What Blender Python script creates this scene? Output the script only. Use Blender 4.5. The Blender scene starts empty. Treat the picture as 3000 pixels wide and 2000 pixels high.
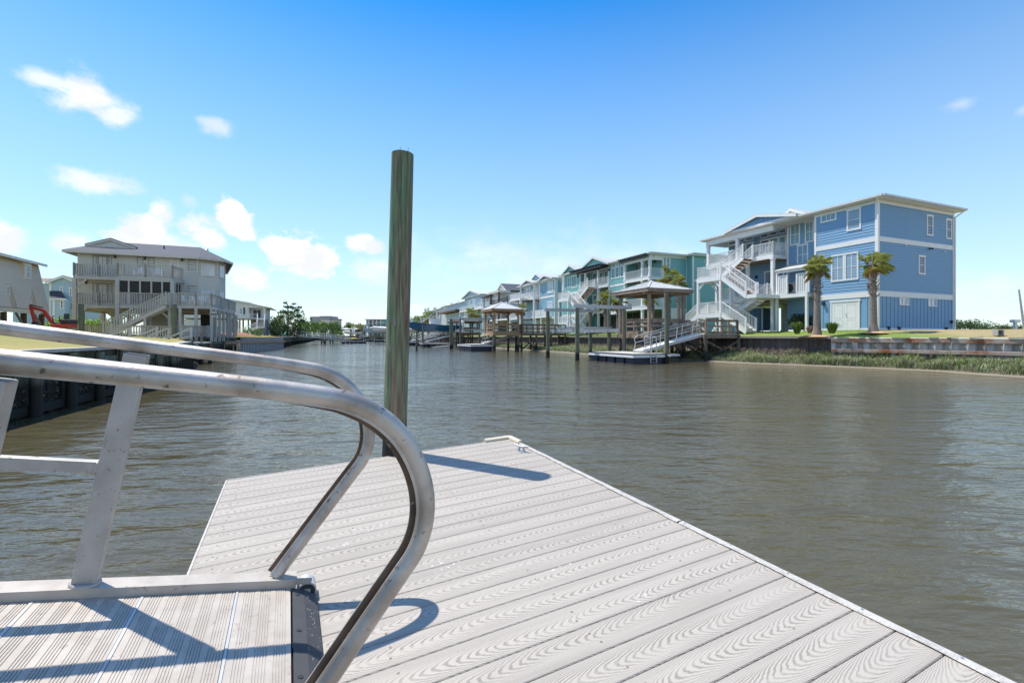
import bpy, bmesh, math, random
from mathutils import Vector, Matrix
random.seed(7)
R = math.radians
SC = bpy.context.scene
COL = SC.collection
F, HX, HY, EYE = 1345.0, 1500.0, 985.0, 1.8       # the lens and the eye height the place was surveyed with

# ------------------------------------------------------------------ survey helpers
def at(px, py, D):                                 # world point seen at a survey pixel at depth D
    return Vector(((px-HX)/F*D, D, EYE+(HY-py)/F*D))
def on_z(px, py, z):                               # world point of a survey pixel on the level z
    D = (EYE-z)*F/(py-HY)
    return Vector(((px-HX)/F*D, D, z))

# ------------------------------------------------------------------ materials
MATS = {}
def nd(nt, t, **k):
    n = nt.nodes.new(t)
    for a, b in k.items():
        setattr(n, a, b)
    return n
def lk(nt, a, b): nt.links.new(a, b)
def newmat(name):
    m = bpy.data.materials.new(name); m.use_nodes = True
    nt = m.node_tree; b = nt.nodes['Principled BSDF']
    MATS[name] = m
    return m, nt, b
def mat(name, c, rough=.6, metal=0, c2=None, scale=3, stretch=(1, 1, 1), bump=0, bscale=None, detail=6, spec=.5, contrast=.25, coat=0):
    """colour varied by noise in object space, plus a fine bump"""
    m, nt, b = newmat(name)
    b.inputs['Roughness'].default_value = rough
    b.inputs['Metallic'].default_value = metal
    b.inputs['Specular IOR Level'].default_value = spec
    if coat: b.inputs['Coat Weight'].default_value = coat
    if c2 is None: c2 = tuple(x*.82 for x in c)
    tc = nd(nt, 'ShaderNodeTexCoord'); mp = nd(nt, 'ShaderNodeMapping')
    mp.inputs['Scale'].default_value = stretch
    lk(nt, tc.outputs['Object'], mp.inputs['Vector'])
    n = nd(nt, 'ShaderNodeTexNoise'); n.inputs['Scale'].default_value = scale; n.inputs['Detail'].default_value = detail
    n.inputs['Roughness'].default_value = .62
    lk(nt, mp.outputs[0], n.inputs['Vector'])
    r = nd(nt, 'ShaderNodeMapRange'); r.inputs['From Min'].default_value = .5-contrast; r.inputs['From Max'].default_value = .5+contrast
    lk(nt, n.outputs['Fac'], r.inputs['Value'])
    mx = nd(nt, 'ShaderNodeMix', data_type='RGBA')
    mx.inputs['A'].default_value = (*c, 1); mx.inputs['B'].default_value = (*c2, 1)
    lk(nt, r.outputs[0], mx.inputs['Factor']); lk(nt, mx.outputs['Result'], b.inputs['Base Color'])
    if bump:
        n2 = nd(nt, 'ShaderNodeTexNoise'); n2.inputs['Scale'].default_value = bscale or scale*4; n2.inputs['Detail'].default_value = 4
        lk(nt, mp.outputs[0], n2.inputs['Vector'])
        bp = nd(nt, 'ShaderNodeBump'); bp.inputs['Strength'].default_value = bump; bp.inputs['Distance'].default_value = .02
        lk(nt, n2.outputs['Fac'], bp.inputs['Height']); lk(nt, bp.outputs[0], b.inputs['Normal'])
    return m

mat('white_paint', (.80, .80, .79), .45, c2=(.72, .72, .70), scale=1.5)
mat('cream_paint', (.62, .58, .50), .5, c2=(.55, .51, .44), scale=1.5)
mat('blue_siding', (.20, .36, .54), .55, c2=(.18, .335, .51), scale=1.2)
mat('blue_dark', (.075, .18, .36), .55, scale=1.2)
mat('teal_siding', (.20, .44, .43), .55, c2=(.18, .41, .40), scale=1.2)
mat('sky_siding', (.28, .46, .56), .55, c2=(.25, .43, .53), scale=1.2)
mat('pale_siding', (.46, .59, .66), .55, c2=(.42, .55, .62), scale=1.2)
mat('light_blue_siding', (.40, .53, .60), .55, c2=(.36, .49, .56), scale=1.2)
mat('white_siding', (.66, .68, .68), .55, scale=1.2)
mat('grey_siding', (.68, .66, .60), .7, c2=(.56, .545, .49), scale=1.6, stretch=(1, 1, 2.5), contrast=.3)
mat('beige_siding', (.70, .61, .48), .7, c2=(.64, .55, .44), scale=1)
mat('slate_blue', (.18, .22, .28), .6)
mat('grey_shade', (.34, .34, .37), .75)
mat('shingles', (.085, .097, .125), .85, c2=(.05, .058, .075), scale=9, stretch=(1, 1, 3), bump=.6, bscale=25, contrast=.16)
mat('brown_shingles', (.26, .20, .16), .85, c2=(.18, .14, .11), scale=8, contrast=.16)
mat('dark_shingles', (.08, .08, .085), .85, c2=(.04, .04, .045), scale=8)
mat('metal_roof', (.60, .60, .575), .45, metal=.08, c2=(.54, .54, .52), scale=1)
mat('gutter', (.70, .70, .69), .4)
mat('grey_deck_wood', (.58, .56, .51), .8, c2=(.42, .405, .365), scale=4, stretch=(1, 1, 1), contrast=.3, bump=.2)
mat('weathered_wood', (.34, .26, .20), .85, c2=(.18, .135, .105), scale=3, stretch=(1, 1, 1), bump=.5, contrast=.22)
mat('weathered_grey', (.30, .28, .24), .85, c2=(.16, .15, .125), scale=4, bump=.5, contrast=.25)
mat('new_wood', (.42, .27, .15), .75, c2=(.30, .18, .10), scale=3, contrast=.25)
mat('brown_wood', (.22, .13, .075), .8, c2=(.13, .08, .05), scale=4, contrast=.25)
mat('rusty_wood', (.42, .35, .29), .85, c2=(.30, .10, .035), scale=1.1, contrast=.09, bump=.4, bscale=20)
mat('soffit_wood', (.36, .22, .12), .6, c2=(.26, .15, .08), scale=6, stretch=(1, 8, 1))
mat('dark_metal', (.03, .03, .035), .45)
mat('black_plastic', (.018, .019, .022), .5, c2=(.03, .03, .034), scale=5)
mat('navy_plastic', (.02, .025, .05), .45)
mat('aluminium', (.56, .57, .58), .35, metal=.8, c2=(.45, .46, .47), scale=6, bump=.05)
mat('aluminium_dull', (.60, .60, .60), .5, metal=.45, c2=(.48, .48, .48), scale=5)
mat('galvanised', (.46, .48, .50), .45, metal=.6)
mat('mud', (.17, .145, .10), .55, c2=(.10, .085, .06), scale=2, bump=.5, bscale=14)
mat('sand', (.25, .215, .155), .9)
mat('straw', (.55, .36, .20), .9, c2=(.40, .25, .13), scale=8)
mat('curtain', (.55, .57, .57), .9, c2=(.35, .38, .40), scale=6, stretch=(6, 6, .2))
mat('red_paint', (.52, .045, .022), .4, c2=(.33, .03, .02), scale=4)
mat('hull_blue', (.018, .09, .17), .25, c2=(.022, .11, .20))
mat('hull_pale', (.42, .53, .56), .3)
mat('gelcoat', (.80, .80, .79), .25)
mat('teal_plastic', (.02, .26, .30), .4)
mat('aqua_plastic', (.10, .42, .44), .5)
mat('sky_plastic', (.14, .38, .60), .5)
mat('yellow_plastic', (.70, .50, .05), .5)
mat('grey_sheet', (.33, .35, .38), .5, c2=(.27, .29, .32), scale=2)
mat('vinyl_sheet', (.50, .52, .53), .55, c2=(.26, .22, .18), scale=1.6, stretch=(1, 1, .35), contrast=.16)
mat('dirt', (.34, .13, .07), .9, c2=(.24, .10, .06), scale=2, bump=.6)
mat('screen_mesh', (.035, .034, .034), .7)
mat('painted_recess_shade', (.03, .028, .026), .9)  # flat near-black standing in for the shade inside openings and under a house
mat('sign_white', (.62, .62, .60), .5)
mat('sign_black', (.02, .02, .02), .5)
mat('concrete', (.38, .37, .34), .85, c2=(.30, .29, .27), scale=2)
mat('cedar_brown', (.13, .075, .05), .8)
mat('ac_grey', (.45, .45, .43), .5)
mat('cushion_dark', (.06, .07, .09), .8)

def glass(name, c, rough=.06, c2=None):
    m = mat(name, c, rough, c2=c2, scale=1.3, spec=.8, contrast=.12)
    return m
glass('window_glass', (.10, .13, .14), c2=(.22, .27, .28))
glass('dark_glass', (.025, .03, .035), c2=(.07, .075, .08))
glass('blind_glass', (.30, .33, .34), .12, c2=(.40, .43, .44))
glass('curtain_glass', (.48, .50, .51), .12, c2=(.66, .68, .69))
mat('grey_frame', (.34, .325, .29), .7)
glass('teal_glass', (.14, .27, .29), c2=(.22, .36, .37))

def foliage(name, c, c2, trans=.25):
    m, nt, b = newmat(name)
    g = nd(nt, 'ShaderNodeNewGeometry'); n = nd(nt, 'ShaderNodeTexNoise'); n.inputs['Scale'].default_value = 1.6
    tc = nd(nt, 'ShaderNodeTexCoord'); lk(nt, tc.outputs['Object'], n.inputs['Vector'])
    ad = nd(nt, 'ShaderNodeMath', operation='MULTIPLY_ADD'); ad.inputs[1].default_value = .55
    lk(nt, g.outputs['Random Per Island'], ad.inputs[0]); 
    s = nd(nt, 'ShaderNodeMath', operation='MULTIPLY'); s.inputs[1].default_value = .5; lk(nt, n.outputs['Fac'], s.inputs[0]); lk(nt, s.outputs[0], ad.inputs[2])
    mx = nd(nt, 'ShaderNodeMix', data_type='RGBA'); mx.inputs['A'].default_value = (*c, 1); mx.inputs['B'].default_value = (*c2, 1)
    lk(nt, ad.outputs[0], mx.inputs['Factor']); lk(nt, mx.outputs['Result'], b.inputs['Base Color'])
    b.inputs['Roughness'].default_value = .55
    tr = nd(nt, 'ShaderNodeBsdfTranslucent'); lk(nt, mx.outputs['Result'], tr.inputs['Color'])
    ms = nd(nt, 'ShaderNodeMixShader'); ms.inputs[0].default_value = trans
    lk(nt, b.outputs[0], ms.inputs[1]); lk(nt, tr.outputs[0], ms.inputs[2])
    lk(nt, ms.outputs[0], nt.nodes['Material Output'].inputs['Surface'])
    return m
foliage('palm_leaf', (.22, .29, .05), (.58, .56, .18), .45)
foliage('palm_dry', (.30, .18, .06), (.42, .26, .10))
foliage('pine_leaf', (.022, .045, .014), (.075, .10, .030), .15)
foliage('bush_leaf', (.06, .13, .02), (.16, .26, .03))
foliage('bright_leaf', (.16, .30, .02), (.30, .46, .03))
foliage('dark_leaf', (.015, .035, .01), (.05, .08, .02), .1)
foliage('marsh_leaf', (.13, .24, .05), (.44, .46, .24))
foliage('marsh_dry', (.17, .13, .10), (.30, .23, .18), .1)
foliage('wood_leaf', (.03, .065, .015), (.07, .12, .03), .15)
mat('bark', (.34, .28, .23), .9, c2=(.18, .14, .115), scale=8, bump=.8)

def grass_mat(name, c, c2, c3):
    m, nt, b = newmat(name)
    tc = nd(nt, 'ShaderNodeTexCoord')
    n = nd(nt, 'ShaderNodeTexNoise'); n.inputs['Scale'].default_value = .35; n.inputs['Detail'].default_value = 5
    n2 = nd(nt, 'ShaderNodeTexNoise'); n2.inputs['Scale'].default_value = 9; n2.inputs['Detail'].default_value = 6
    for q in (n, n2): lk(nt, tc.outputs['Object'], q.inputs['Vector'])
    r1 = nd(nt, 'ShaderNodeMapRange'); r1.inputs['From Min'].default_value = .4; r1.inputs['From Max'].default_value = .62
    lk(nt, n.outputs['Fac'], r1.inputs['Value'])
    m1 = nd(nt, 'ShaderNodeMix', data_type='RGBA'); m1.inputs['A'].default_value = (*c, 1); m1.inputs['B'].default_value = (*c2, 1)
    lk(nt, r1.outputs[0], m1.inputs['Factor'])
    r2 = nd(nt, 'ShaderNodeMapRange'); r2.inputs['From Min'].default_value = .45; r2.inputs['From Max'].default_value = .75
    lk(nt, n2.outputs['Fac'], r2.inputs['Value'])
    m2 = nd(nt, 'ShaderNodeMix', data_type='RGBA'); m2.inputs['B'].default_value = (*c3, 1)
    lk(nt, m1.outputs['Result'], m2.inputs['A']); lk(nt, r2.outputs[0], m2.inputs['Factor'])
    lk(nt, m2.outputs['Result'], b.inputs['Base Color']); b.inputs['Roughness'].default_value = .9
    bp = nd(nt, 'ShaderNodeBump'); bp.inputs['Strength'].default_value = .7; bp.inputs['Distance'].default_value = .05
    n3 = nd(nt, 'ShaderNodeTexNoise'); n3.inputs['Scale'].default_value = 30; lk(nt, tc.outputs['Object'], n3.inputs['Vector'])
    lk(nt, n3.outputs['Fac'], bp.inputs['Height']); lk(nt, bp.outputs[0], b.inputs['Normal'])
grass_mat('lawn_green', (.13, .22, .025), (.19, .25, .035), (.26, .27, .08))
grass_mat('lawn_tan', (.36, .28, .14), (.30, .25, .11), (.42, .33, .19))
grass_mat('lawn_left', (.24, .24, .05), (.36, .29, .09), (.34, .30, .10))
grass_mat('ground_far', (.12, .17, .05), (.18, .20, .07), (.20, .19, .09))

_m = MATS['lawn_tan']; _n = _m.node_tree; _b = _n.nodes['Principled BSDF']; _src = _b.inputs['Base Color'].links[0].from_socket
_g = nd(_n, 'ShaderNodeNewGeometry'); _x = nd(_n, 'ShaderNodeSeparateXYZ'); lk(_n, _g.outputs['Position'], _x.inputs[0])
_z = nd(_n, 'ShaderNodeTexNoise'); _z.inputs['Scale'].default_value = 1.2; _z.inputs['Detail'].default_value = 6; lk(_n, _g.outputs['Position'], _z.inputs['Vector'])
_a = nd(_n, 'ShaderNodeMath', operation='MULTIPLY_ADD'); lk(_n, _z.outputs['Fac'], _a.inputs[0]); _a.inputs[1].default_value = 3.5; lk(_n, _x.outputs['X'], _a.inputs[2])
_r = nd(_n, 'ShaderNodeMapRange'); _r.inputs['From Min'].default_value = 24.6; _r.inputs['From Max'].default_value = 26.6; lk(_n, _a.outputs[0], _r.inputs['Value'])
_k = nd(_n, 'ShaderNodeMix', data_type='RGBA'); _k.inputs['A'].default_value = (.16, .235, .03, 1); lk(_n, _src, _k.inputs['B']); lk(_n, _r.outputs[0], _k.inputs['Factor']); lk(_n, _k.outputs['Result'], _b.inputs['Base Color'])

# pressure-treated piles: green and brown, with a dark band of growth near the water
def pile_mat(name, wet=True, hi=.55, g=(.11, .17, .10), br=(.15, .115, .08), sc=1.0):
    m, nt, b = newmat(name)
    tc = nd(nt, 'ShaderNodeTexCoord'); mp = nd(nt, 'ShaderNodeMapping'); mp.inputs['Scale'].default_value = (5.5*sc, 5.5*sc, .45*sc)
    lk(nt, tc.outputs['Object'], mp.inputs['Vector'])
    n = nd(nt, 'ShaderNodeTexNoise'); n.inputs['Scale'].default_value = 1.0; n.inputs['Detail'].default_value = 7; n.inputs['Roughness'].default_value = .7
    lk(nt, mp.outputs[0], n.inputs['Vector'])
    r = nd(nt, 'ShaderNodeMapRange'); r.inputs['From Min'].default_value = .38; r.inputs['From Max'].default_value = .56
    lk(nt, n.outputs['Fac'], r.inputs['Value'])
    mx = nd(nt, 'ShaderNodeMix', data_type='RGBA'); mx.inputs['A'].default_value = (*g, 1); mx.inputs['B'].default_value = (*br, 1)
    lk(nt, r.outputs[0], mx.inputs['Factor'])
    mp2 = nd(nt, 'ShaderNodeMapping'); mp2.inputs['Scale'].default_value = (30*sc, 30*sc, 1.5*sc); lk(nt, tc.outputs['Object'], mp2.inputs['Vector'])
    n2 = nd(nt, 'ShaderNodeTexNoise'); n2.inputs['Scale'].default_value = 2; n2.inputs['Detail'].default_value = 5; lk(nt, mp2.outputs[0], n2.inputs['Vector'])
    r2 = nd(nt, 'ShaderNodeMapRange'); r2.inputs['From Min'].default_value = .35; r2.inputs['From Max'].default_value = .65; r2.inputs['To Min'].default_value = .55; r2.inputs['To Max'].default_value = 1.35
    lk(nt, n2.outputs['Fac'], r2.inputs['Value'])
    mm = nd(nt, 'ShaderNodeMix', data_type='RGBA', blend_type='MULTIPLY'); mm.inputs['Factor'].default_value = 1
    cb = nd(nt, 'ShaderNodeCombineXYZ'); [lk(nt, r2.outputs[0], cb.inputs[i]) for i in range(3)]
    lk(nt, mx.outputs['Result'], mm.inputs['A']); lk(nt, cb.outputs[0], mm.inputs['B'])
    out = mm.outputs['Result']
    if wet:
        g0 = nd(nt, 'ShaderNodeNewGeometry'); sx = nd(nt, 'ShaderNodeSeparateXYZ'); lk(nt, g0.outputs['Position'], sx.inputs[0])
        a = nd(nt, 'ShaderNodeMath', operation='MULTIPLY_ADD'); a.inputs[1].default_value = .35
        lk(nt, n.outputs['Fac'], a.inputs[0]); lk(nt, sx.outputs['Z'], a.inputs[2])
        rr = nd(nt, 'ShaderNodeMapRange'); rr.inputs['From Min'].default_value = hi+.10; rr.inputs['From Max'].default_value = hi+.30
        lk(nt, a.outputs[0], rr.inputs['Value'])
        m3 = nd(nt, 'ShaderNodeMix', data_type='RGBA'); m3.inputs['A'].default_value = (.018, .018, .014, 1)
        lk(nt, rr.outputs[0], m3.inputs['Factor']); lk(nt, out, m3.inputs['B']); out = m3.outputs['Result']
    lk(nt, out, b.inputs['Base Color']); b.inputs['Roughness'].default_value = .8
    bp = nd(nt, 'ShaderNodeBump'); bp.inputs['Strength'].default_value = .5; bp.inputs['Distance'].default_value = .01
    lk(nt, n2.outputs['Fac'], bp.inputs['Height']); lk(nt, bp.outputs[0], b.inputs['Normal'])
pile_mat('pile', hi=.55, g=(.13, .19, .12), br=(.17, .135, .10))
pile_mat('pile_near', hi=.92, g=(.14, .215, .115), br=(.21, .155, .10))
pile_mat('bulkhead_green', hi=.75, g=(.13, .20, .15), br=(.16, .14, .10), sc=.6)
pile_mat('bulkhead_brown', hi=.45, g=(.13, .115, .10), br=(.10, .07, .06), sc=.6)
pile_mat('pier_wood', hi=.7, g=(.20, .15, .115), br=(.11, .08, .06), sc=.6)

# ------------------------------------------------------------------ mesh builder
class MB:
    def __init__(s): s.v = []; s.f = []; s.m = []; s.uv = None
    def add(s, vs, fs, m=0):
        o = len(s.v); s.v += [tuple(v) for v in vs]
        for f in fs: s.f.append(tuple(o+i for i in f)); s.m.append(m)
        return s
    def box(s, x0, x1, y0, y1, z0, z1, m=0):
        if x0 > x1: x0, x1 = x1, x0
        if y0 > y1: y0, y1 = y1, y0
        if z0 > z1: z0, z1 = z1, z0
        return s.add([(x0, y0, z0), (x1, y0, z0), (x1, y1, z0), (x0, y1, z0), (x0, y0, z1), (x1, y0, z1), (x1, y1, z1), (x0, y1, z1)],
              [(0, 3, 2, 1), (4, 5, 6, 7), (0, 1, 5, 4), (1, 2, 6, 5), (2, 3, 7, 6), (3, 0, 4, 7)], m)
    def beam(s, a, b, w, h, m=0, up=(0, 0, 1)):       # bar of width w, height h from a to b
        a = Vector(a); b = Vector(b); d = (b-a).normalized(); u = Vector(up)
        if abs(d.dot(u)) > .98: u = Vector((0, 1, 0))
        x = d.cross(u).normalized()*w/2; z = x.cross(d).normalized()*h/2
        vs = [a-x-z, a+x-z, a+x+z, a-x+z, b-x-z, b+x-z, b+x+z, b-x+z]
        return s.add(vs, [(0, 1, 2, 3), (7, 6, 5, 4), (0, 4, 5, 1), (1, 5, 6, 2), (2, 6, 7, 3), (3, 7, 4, 0)], m)
    def cyl(s, a, b, r, r2=None, n=12, m=0, cap=True):
        a = Vector(a); b = Vector(b); r2 = r if r2 is None else r2; d = (b-a).normalized()
        u = Vector((0, 0, 1)) if abs(d.z) < .95 else Vector((1, 0, 0))
        x = d.cross(u).normalized(); y = d.cross(x)
        vs = [a+(x*math.cos(t)+y*math.sin(t))*r for t in (2*math.pi*i/n for i in range(n))] + [b+(x*math.cos(t)+y*math.sin(t))*r2 for t in (2*math.pi*i/n for i in range(n))]
        fs = [(i, (i+1) % n, n+(i+1) % n, n+i) for i in range(n)]
        if cap: fs += [tuple(range(n-1, -1, -1)), tuple(range(n, 2*n))]
        return s.add(vs, fs, m)
    def tube(s, pts, r, n=8, m=0):
        for a, b in zip(pts, pts[1:]): s.cyl(a, b, r, n=n, m=m)
        return s
    def prism(s, poly, z0, z1, m=0):                  # polygon in xy, extruded
        n = len(poly)
        return s.add([(x, y, z0) for x, y in poly]+[(x, y, z1) for x, y in poly],
              [tuple(range(n-1, -1, -1)), tuple(range(n, 2*n))]+[(i, (i+1) % n, n+(i+1) % n, n+i) for i in range(n)], m)
    def ext(s, pts, d, m=0):                          # planar polygon (3D points) extruded by vector d
        n = len(pts); d = Vector(d); p = [Vector(q) for q in pts]
        return s.add(p+[q+d for q in p], [tuple(range(n-1, -1, -1)), tuple(range(n, 2*n))]+[(i, (i+1) % n, n+(i+1) % n, n+i) for i in range(n)], m)
    def sph(s, c, r, n=8, k=5, sz=(1, 1, 1), m=0):
        vs = [(c[0], c[1], c[2]+r*sz[2])]
        for j in range(1, k):
            ph = math.pi*j/k
            for i in range(n):
                t = 2*math.pi*i/n
                vs.append((c[0]+r*sz[0]*math.sin(ph)*math.cos(t), c[1]+r*sz[1]*math.sin(ph)*math.sin(t), c[2]+r*sz[2]*math.cos(ph)))
        vs.append((c[0], c[1], c[2]-r*sz[2])); fs = [(0, 1+i, 1+(i+1) % n) for i in range(n)]
        for j in range(k-2):
            for i in range(n):
                a = 1+j*n; fs.append((a+i, a+n+i, a+n+(i+1) % n, a+(i+1) % n))
        a = 1+(k-2)*n; fs += [(a+i, len(vs)-1, a+(i+1) % n) for i in range(n)]
        return s.add(vs, fs, m)
    def build(s, name, mats, parent=None, smooth=False, bevel=0, label=None):
        me = bpy.data.meshes.new(name); me.from_pydata(s.v, [], s.f)
        if isinstance(mats, str): mats = [mats]
        for q in mats: me.materials.append(MATS[q])
        me.polygons.foreach_set('material_index', s.m)
        if smooth: me.polygons.foreach_set('use_smooth', [True]*len(s.f))
        if s.uv:
            ul = me.uv_layers.new(name='UVMap'); flat = []
            for l in me.loops: flat += s.uv[l.vertex_index]
            ul.data.foreach_set('uv', flat)
        me.update()
        o = bpy.data.objects.new(name, me); COL.objects.link(o)
        if parent: o.parent = parent
        if label: o['label'] = label
        if bevel:
            md = o.modifiers.new('bevel', 'BEVEL'); md.width = bevel; md.segments = 2; md.limit_method = 'ANGLE'
        if smooth:
            try: me.set_sharp_from_angle(angle=R(40))
            except Exception: pass
        return o
def tag(o, label=None, cat=None, group=None, kind=None):
    if label: o['label'] = label
    if cat: o['category'] = cat
    if group: o['group'] = group
    if kind: o['kind'] = kind
    return o
def thing(name, label, cat, loc=(0, 0, 0), rz=0, group=None):
    o = bpy.data.objects.new(name, None); COL.objects.link(o); o.empty_display_size = .3
    o.location = loc; o.rotation_euler = (0, 0, rz)
    return tag(o, label, cat, group)
def kids(o): return [c for c in bpy.data.objects if c.parent == o]
def dup(o, loc=None, rz=None, label=None, parent=None, scale=None):
    c = o.copy(); COL.objects.link(c)
    if parent: c.parent = parent
    for ch in kids(o): dup(ch, parent=c)
    if loc is not None: c.location = loc
    if rz is not None: c.rotation_euler = (0, 0, rz)
    if scale is not None: c.scale = (scale,)*3
    if label: c['label'] = label
    return c

# ------------------------------------------------------------------ camera, light, sky
cam = bpy.data.cameras.new('camera'); co = bpy.data.objects.new('camera', cam); COL.objects.link(co)
co.location = (0, 0, EYE); co.rotation_euler = (R(90), 0, 0)
cam.sensor_width = 36; cam.lens = 36*F/3000; cam.shift_y = (HY-1000)/3000; cam.clip_start = .05; cam.clip_end = 6000
SC.camera = co
SUND = Vector((-.392, .242, .887)).normalized()
sl = bpy.data.lights.new('sun', 'SUN'); so = bpy.data.objects.new('sun', sl); COL.objects.link(so)
so.rotation_euler = SUND.to_track_quat('Z', 'Y').to_euler(); so.location = (0, 0, 60)
sl.energy = 3.3; sl.angle = R(.5); sl.color = (1, .93, .82)
SC.view_settings.view_transform = 'Standard'; SC.view_settings.look = 'None'; SC.view_settings.exposure = .85; SC.view_settings.gamma = 1

w = bpy.data.worlds.new('World'); SC.world = w; w.use_nodes = True
nt = w.node_tree; bg = nt.nodes['Background']
sky = nd(nt, 'ShaderNodeTexSky', sky_type='NISHITA'); sky.sun_disc = False
sky.sun_elevation = math.asin(SUND.z); sky.sun_rotation = math.atan2(SUND.x, SUND.y)
sky.air_density = 1.0; sky.dust_density = .0; sky.ozone_density = 3.0
hs = nd(nt, 'ShaderNodeHueSaturation'); hs.inputs['Saturation'].default_value = 1.38; hs.inputs['Value'].default_value = 1.0
lk(nt, sky.outputs[0], hs.inputs['Color'])
gm = nd(nt, 'ShaderNodeGamma'); gm.inputs[1].default_value = 1.0
lk(nt, hs.outputs[0], gm.inputs[0])
tc = nd(nt, 'ShaderNodeTexCoord'); sx = nd(nt, 'ShaderNodeSeparateXYZ'); lk(nt, tc.outputs['Generated'], sx.inputs[0])
az = nd(nt, 'ShaderNodeMath', operation='ARCTAN2'); lk(nt, sx.outputs['X'], az.inputs[0]); lk(nt, sx.outputs['Y'], az.inputs[1])
el = nd(nt, 'ShaderNodeMath', operation='ARCSINE'); lk(nt, sx.outputs['Z'], el.inputs[0])
cn = nd(nt, 'ShaderNodeTexNoise'); cn.inputs['Scale'].default_value = 13; cn.inputs['Detail'].default_value = 12; cn.inputs['Roughness'].default_value = .60
cmap = nd(nt, 'ShaderNodeMapping'); cmap.inputs['Scale'].default_value = (1, 1, 1.5)
lk(nt, tc.outputs['Generated'], cmap.inputs['Vector']); lk(nt, cmap.outputs[0], cn.inputs['Vector'])
CLOUDS = [  # survey position, half sizes, density, softness
 (150, 236, 105, 34, .75, .9), (265, 275, 130, 66, .95, .9), (335, 335, 68, 46, .85, 1), (632, 368, 56, 30, .7, 1), (285, 540, 160, 36, .8, 1), (210, 520, 60, 22, .6, 1),
 (552, 584, 26, 24, .35, 1.2), (8, 692, 80, 50, 1, .7), (205, 716, 62, 44, .85, .9),
 (470, 615, 42, 46, .95, .8), (420, 682, 84, 66, 1, .5), (690, 645, 56, 64, 1, .45), (600, 682, 80, 50, 1, .6), (500, 715, 110, 40, .85, .8),
 (885, 748, 104, 72, 1.1, .4), (822, 750, 60, 52, 1.1, .4), (940, 752, 62, 60, 1.1, .4), (1060, 715, 66, 30, .95, .7), (712, 800, 72, 44, .95, .7), (1090, 795, 80, 44, .7, 1.1),
 (1500, 775, 460, 85, .62, 2.2), (1780, 815, 220, 50, .42, 2), (2818, 306, 58, 24, .4, 1.4), (2900, 835, 220, 48, .5, 1.6), (1010, 930, 60, 30, .8, 1.2), (1240, 905, 70, 30, .6, 1.4), (3000, 320, 30, 16, .3, 1.4)]
prev = None
for (cx, cy, rx, ry, dens, soft) in CLOUDS:
    d = Vector(((cx-HX)/F, 1, (HY-cy)/F)); L = d.length
    a0 = math.atan2(d.x, 1); e0 = math.asin(d.z/L)
    sa = rx/F*math.cos(a0)**2; se = ry/F*math.cos(a0)*math.cos(e0)**2
    def lin(src, c, s_):
        q = nd(nt, 'ShaderNodeMath', operation='SUBTRACT'); lk(nt, src.outputs[0], q.inputs[0]); q.inputs[1].default_value = c
        q2 = nd(nt, 'ShaderNodeMath', operation='DIVIDE'); lk(nt, q.outputs[0], q2.inputs[0]); q2.inputs[1].default_value = s_
        q3 = nd(nt, 'ShaderNodeMath', operation='MULTIPLY'); lk(nt, q2.outputs[0], q3.inputs[0]); lk(nt, q2.outputs[0], q3.inputs[1]); return q3
    A = lin(az, a0, sa); B = lin(el, e0, se)
    sm = nd(nt, 'ShaderNodeMath', operation='ADD'); lk(nt, A.outputs[0], sm.inputs[0]); lk(nt, B.outputs[0], sm.inputs[1])
    rt = nd(nt, 'ShaderNodeMath', operation='SQRT'); lk(nt, sm.outputs[0], rt.inputs[0])
    # radius perturbed by the noise: v = 1 - r + k(noise-.5)
    ns = nd(nt, 'ShaderNodeMath', operation='MULTIPLY_ADD'); lk(nt, cn.outputs['Fac'], ns.inputs[0]); ns.inputs[1].default_value = 3.4; ns.inputs[2].default_value = -.66
    sb = nd(nt, 'ShaderNodeMath', operation='SUBTRACT'); lk(nt, ns.outputs[0], sb.inputs[0]); lk(nt, rt.outputs[0], sb.inputs[1])
    rg = nd(nt, 'ShaderNodeMapRange', interpolation_type='SMOOTHSTEP'); rg.inputs['From Min'].default_value = -.18*soft; rg.inputs['From Max'].default_value = .95*soft; rg.inputs['To Max'].default_value = dens
    lk(nt, sb.outputs[0], rg.inputs['Value'])
    if prev is None: prev = rg
    else:
        mxx = nd(nt, 'ShaderNodeMath', operation='MAXIMUM'); lk(nt, prev.outputs[0], mxx.inputs[0]); lk(nt, rg.outputs[0], mxx.inputs[1]); prev = mxx
# unseen broken cloud, added overhead and behind the view to whiten the blue fill
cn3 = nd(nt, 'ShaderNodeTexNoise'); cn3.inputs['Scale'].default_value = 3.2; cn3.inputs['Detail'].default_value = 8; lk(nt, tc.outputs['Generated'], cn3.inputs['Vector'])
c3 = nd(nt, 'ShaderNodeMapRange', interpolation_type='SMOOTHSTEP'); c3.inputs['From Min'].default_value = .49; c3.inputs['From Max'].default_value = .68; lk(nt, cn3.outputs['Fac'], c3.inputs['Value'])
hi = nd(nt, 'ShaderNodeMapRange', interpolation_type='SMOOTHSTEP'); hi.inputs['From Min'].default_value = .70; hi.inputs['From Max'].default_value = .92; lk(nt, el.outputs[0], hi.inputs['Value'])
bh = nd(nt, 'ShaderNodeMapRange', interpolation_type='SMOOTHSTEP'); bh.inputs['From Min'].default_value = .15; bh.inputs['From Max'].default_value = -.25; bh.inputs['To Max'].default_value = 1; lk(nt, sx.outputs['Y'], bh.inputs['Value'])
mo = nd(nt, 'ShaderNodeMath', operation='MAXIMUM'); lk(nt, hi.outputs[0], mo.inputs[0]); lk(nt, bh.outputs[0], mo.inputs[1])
mu = nd(nt, 'ShaderNodeMath', operation='MULTIPLY'); lk(nt, mo.outputs[0], mu.inputs[0]); lk(nt, c3.outputs[0], mu.inputs[1])
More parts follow.
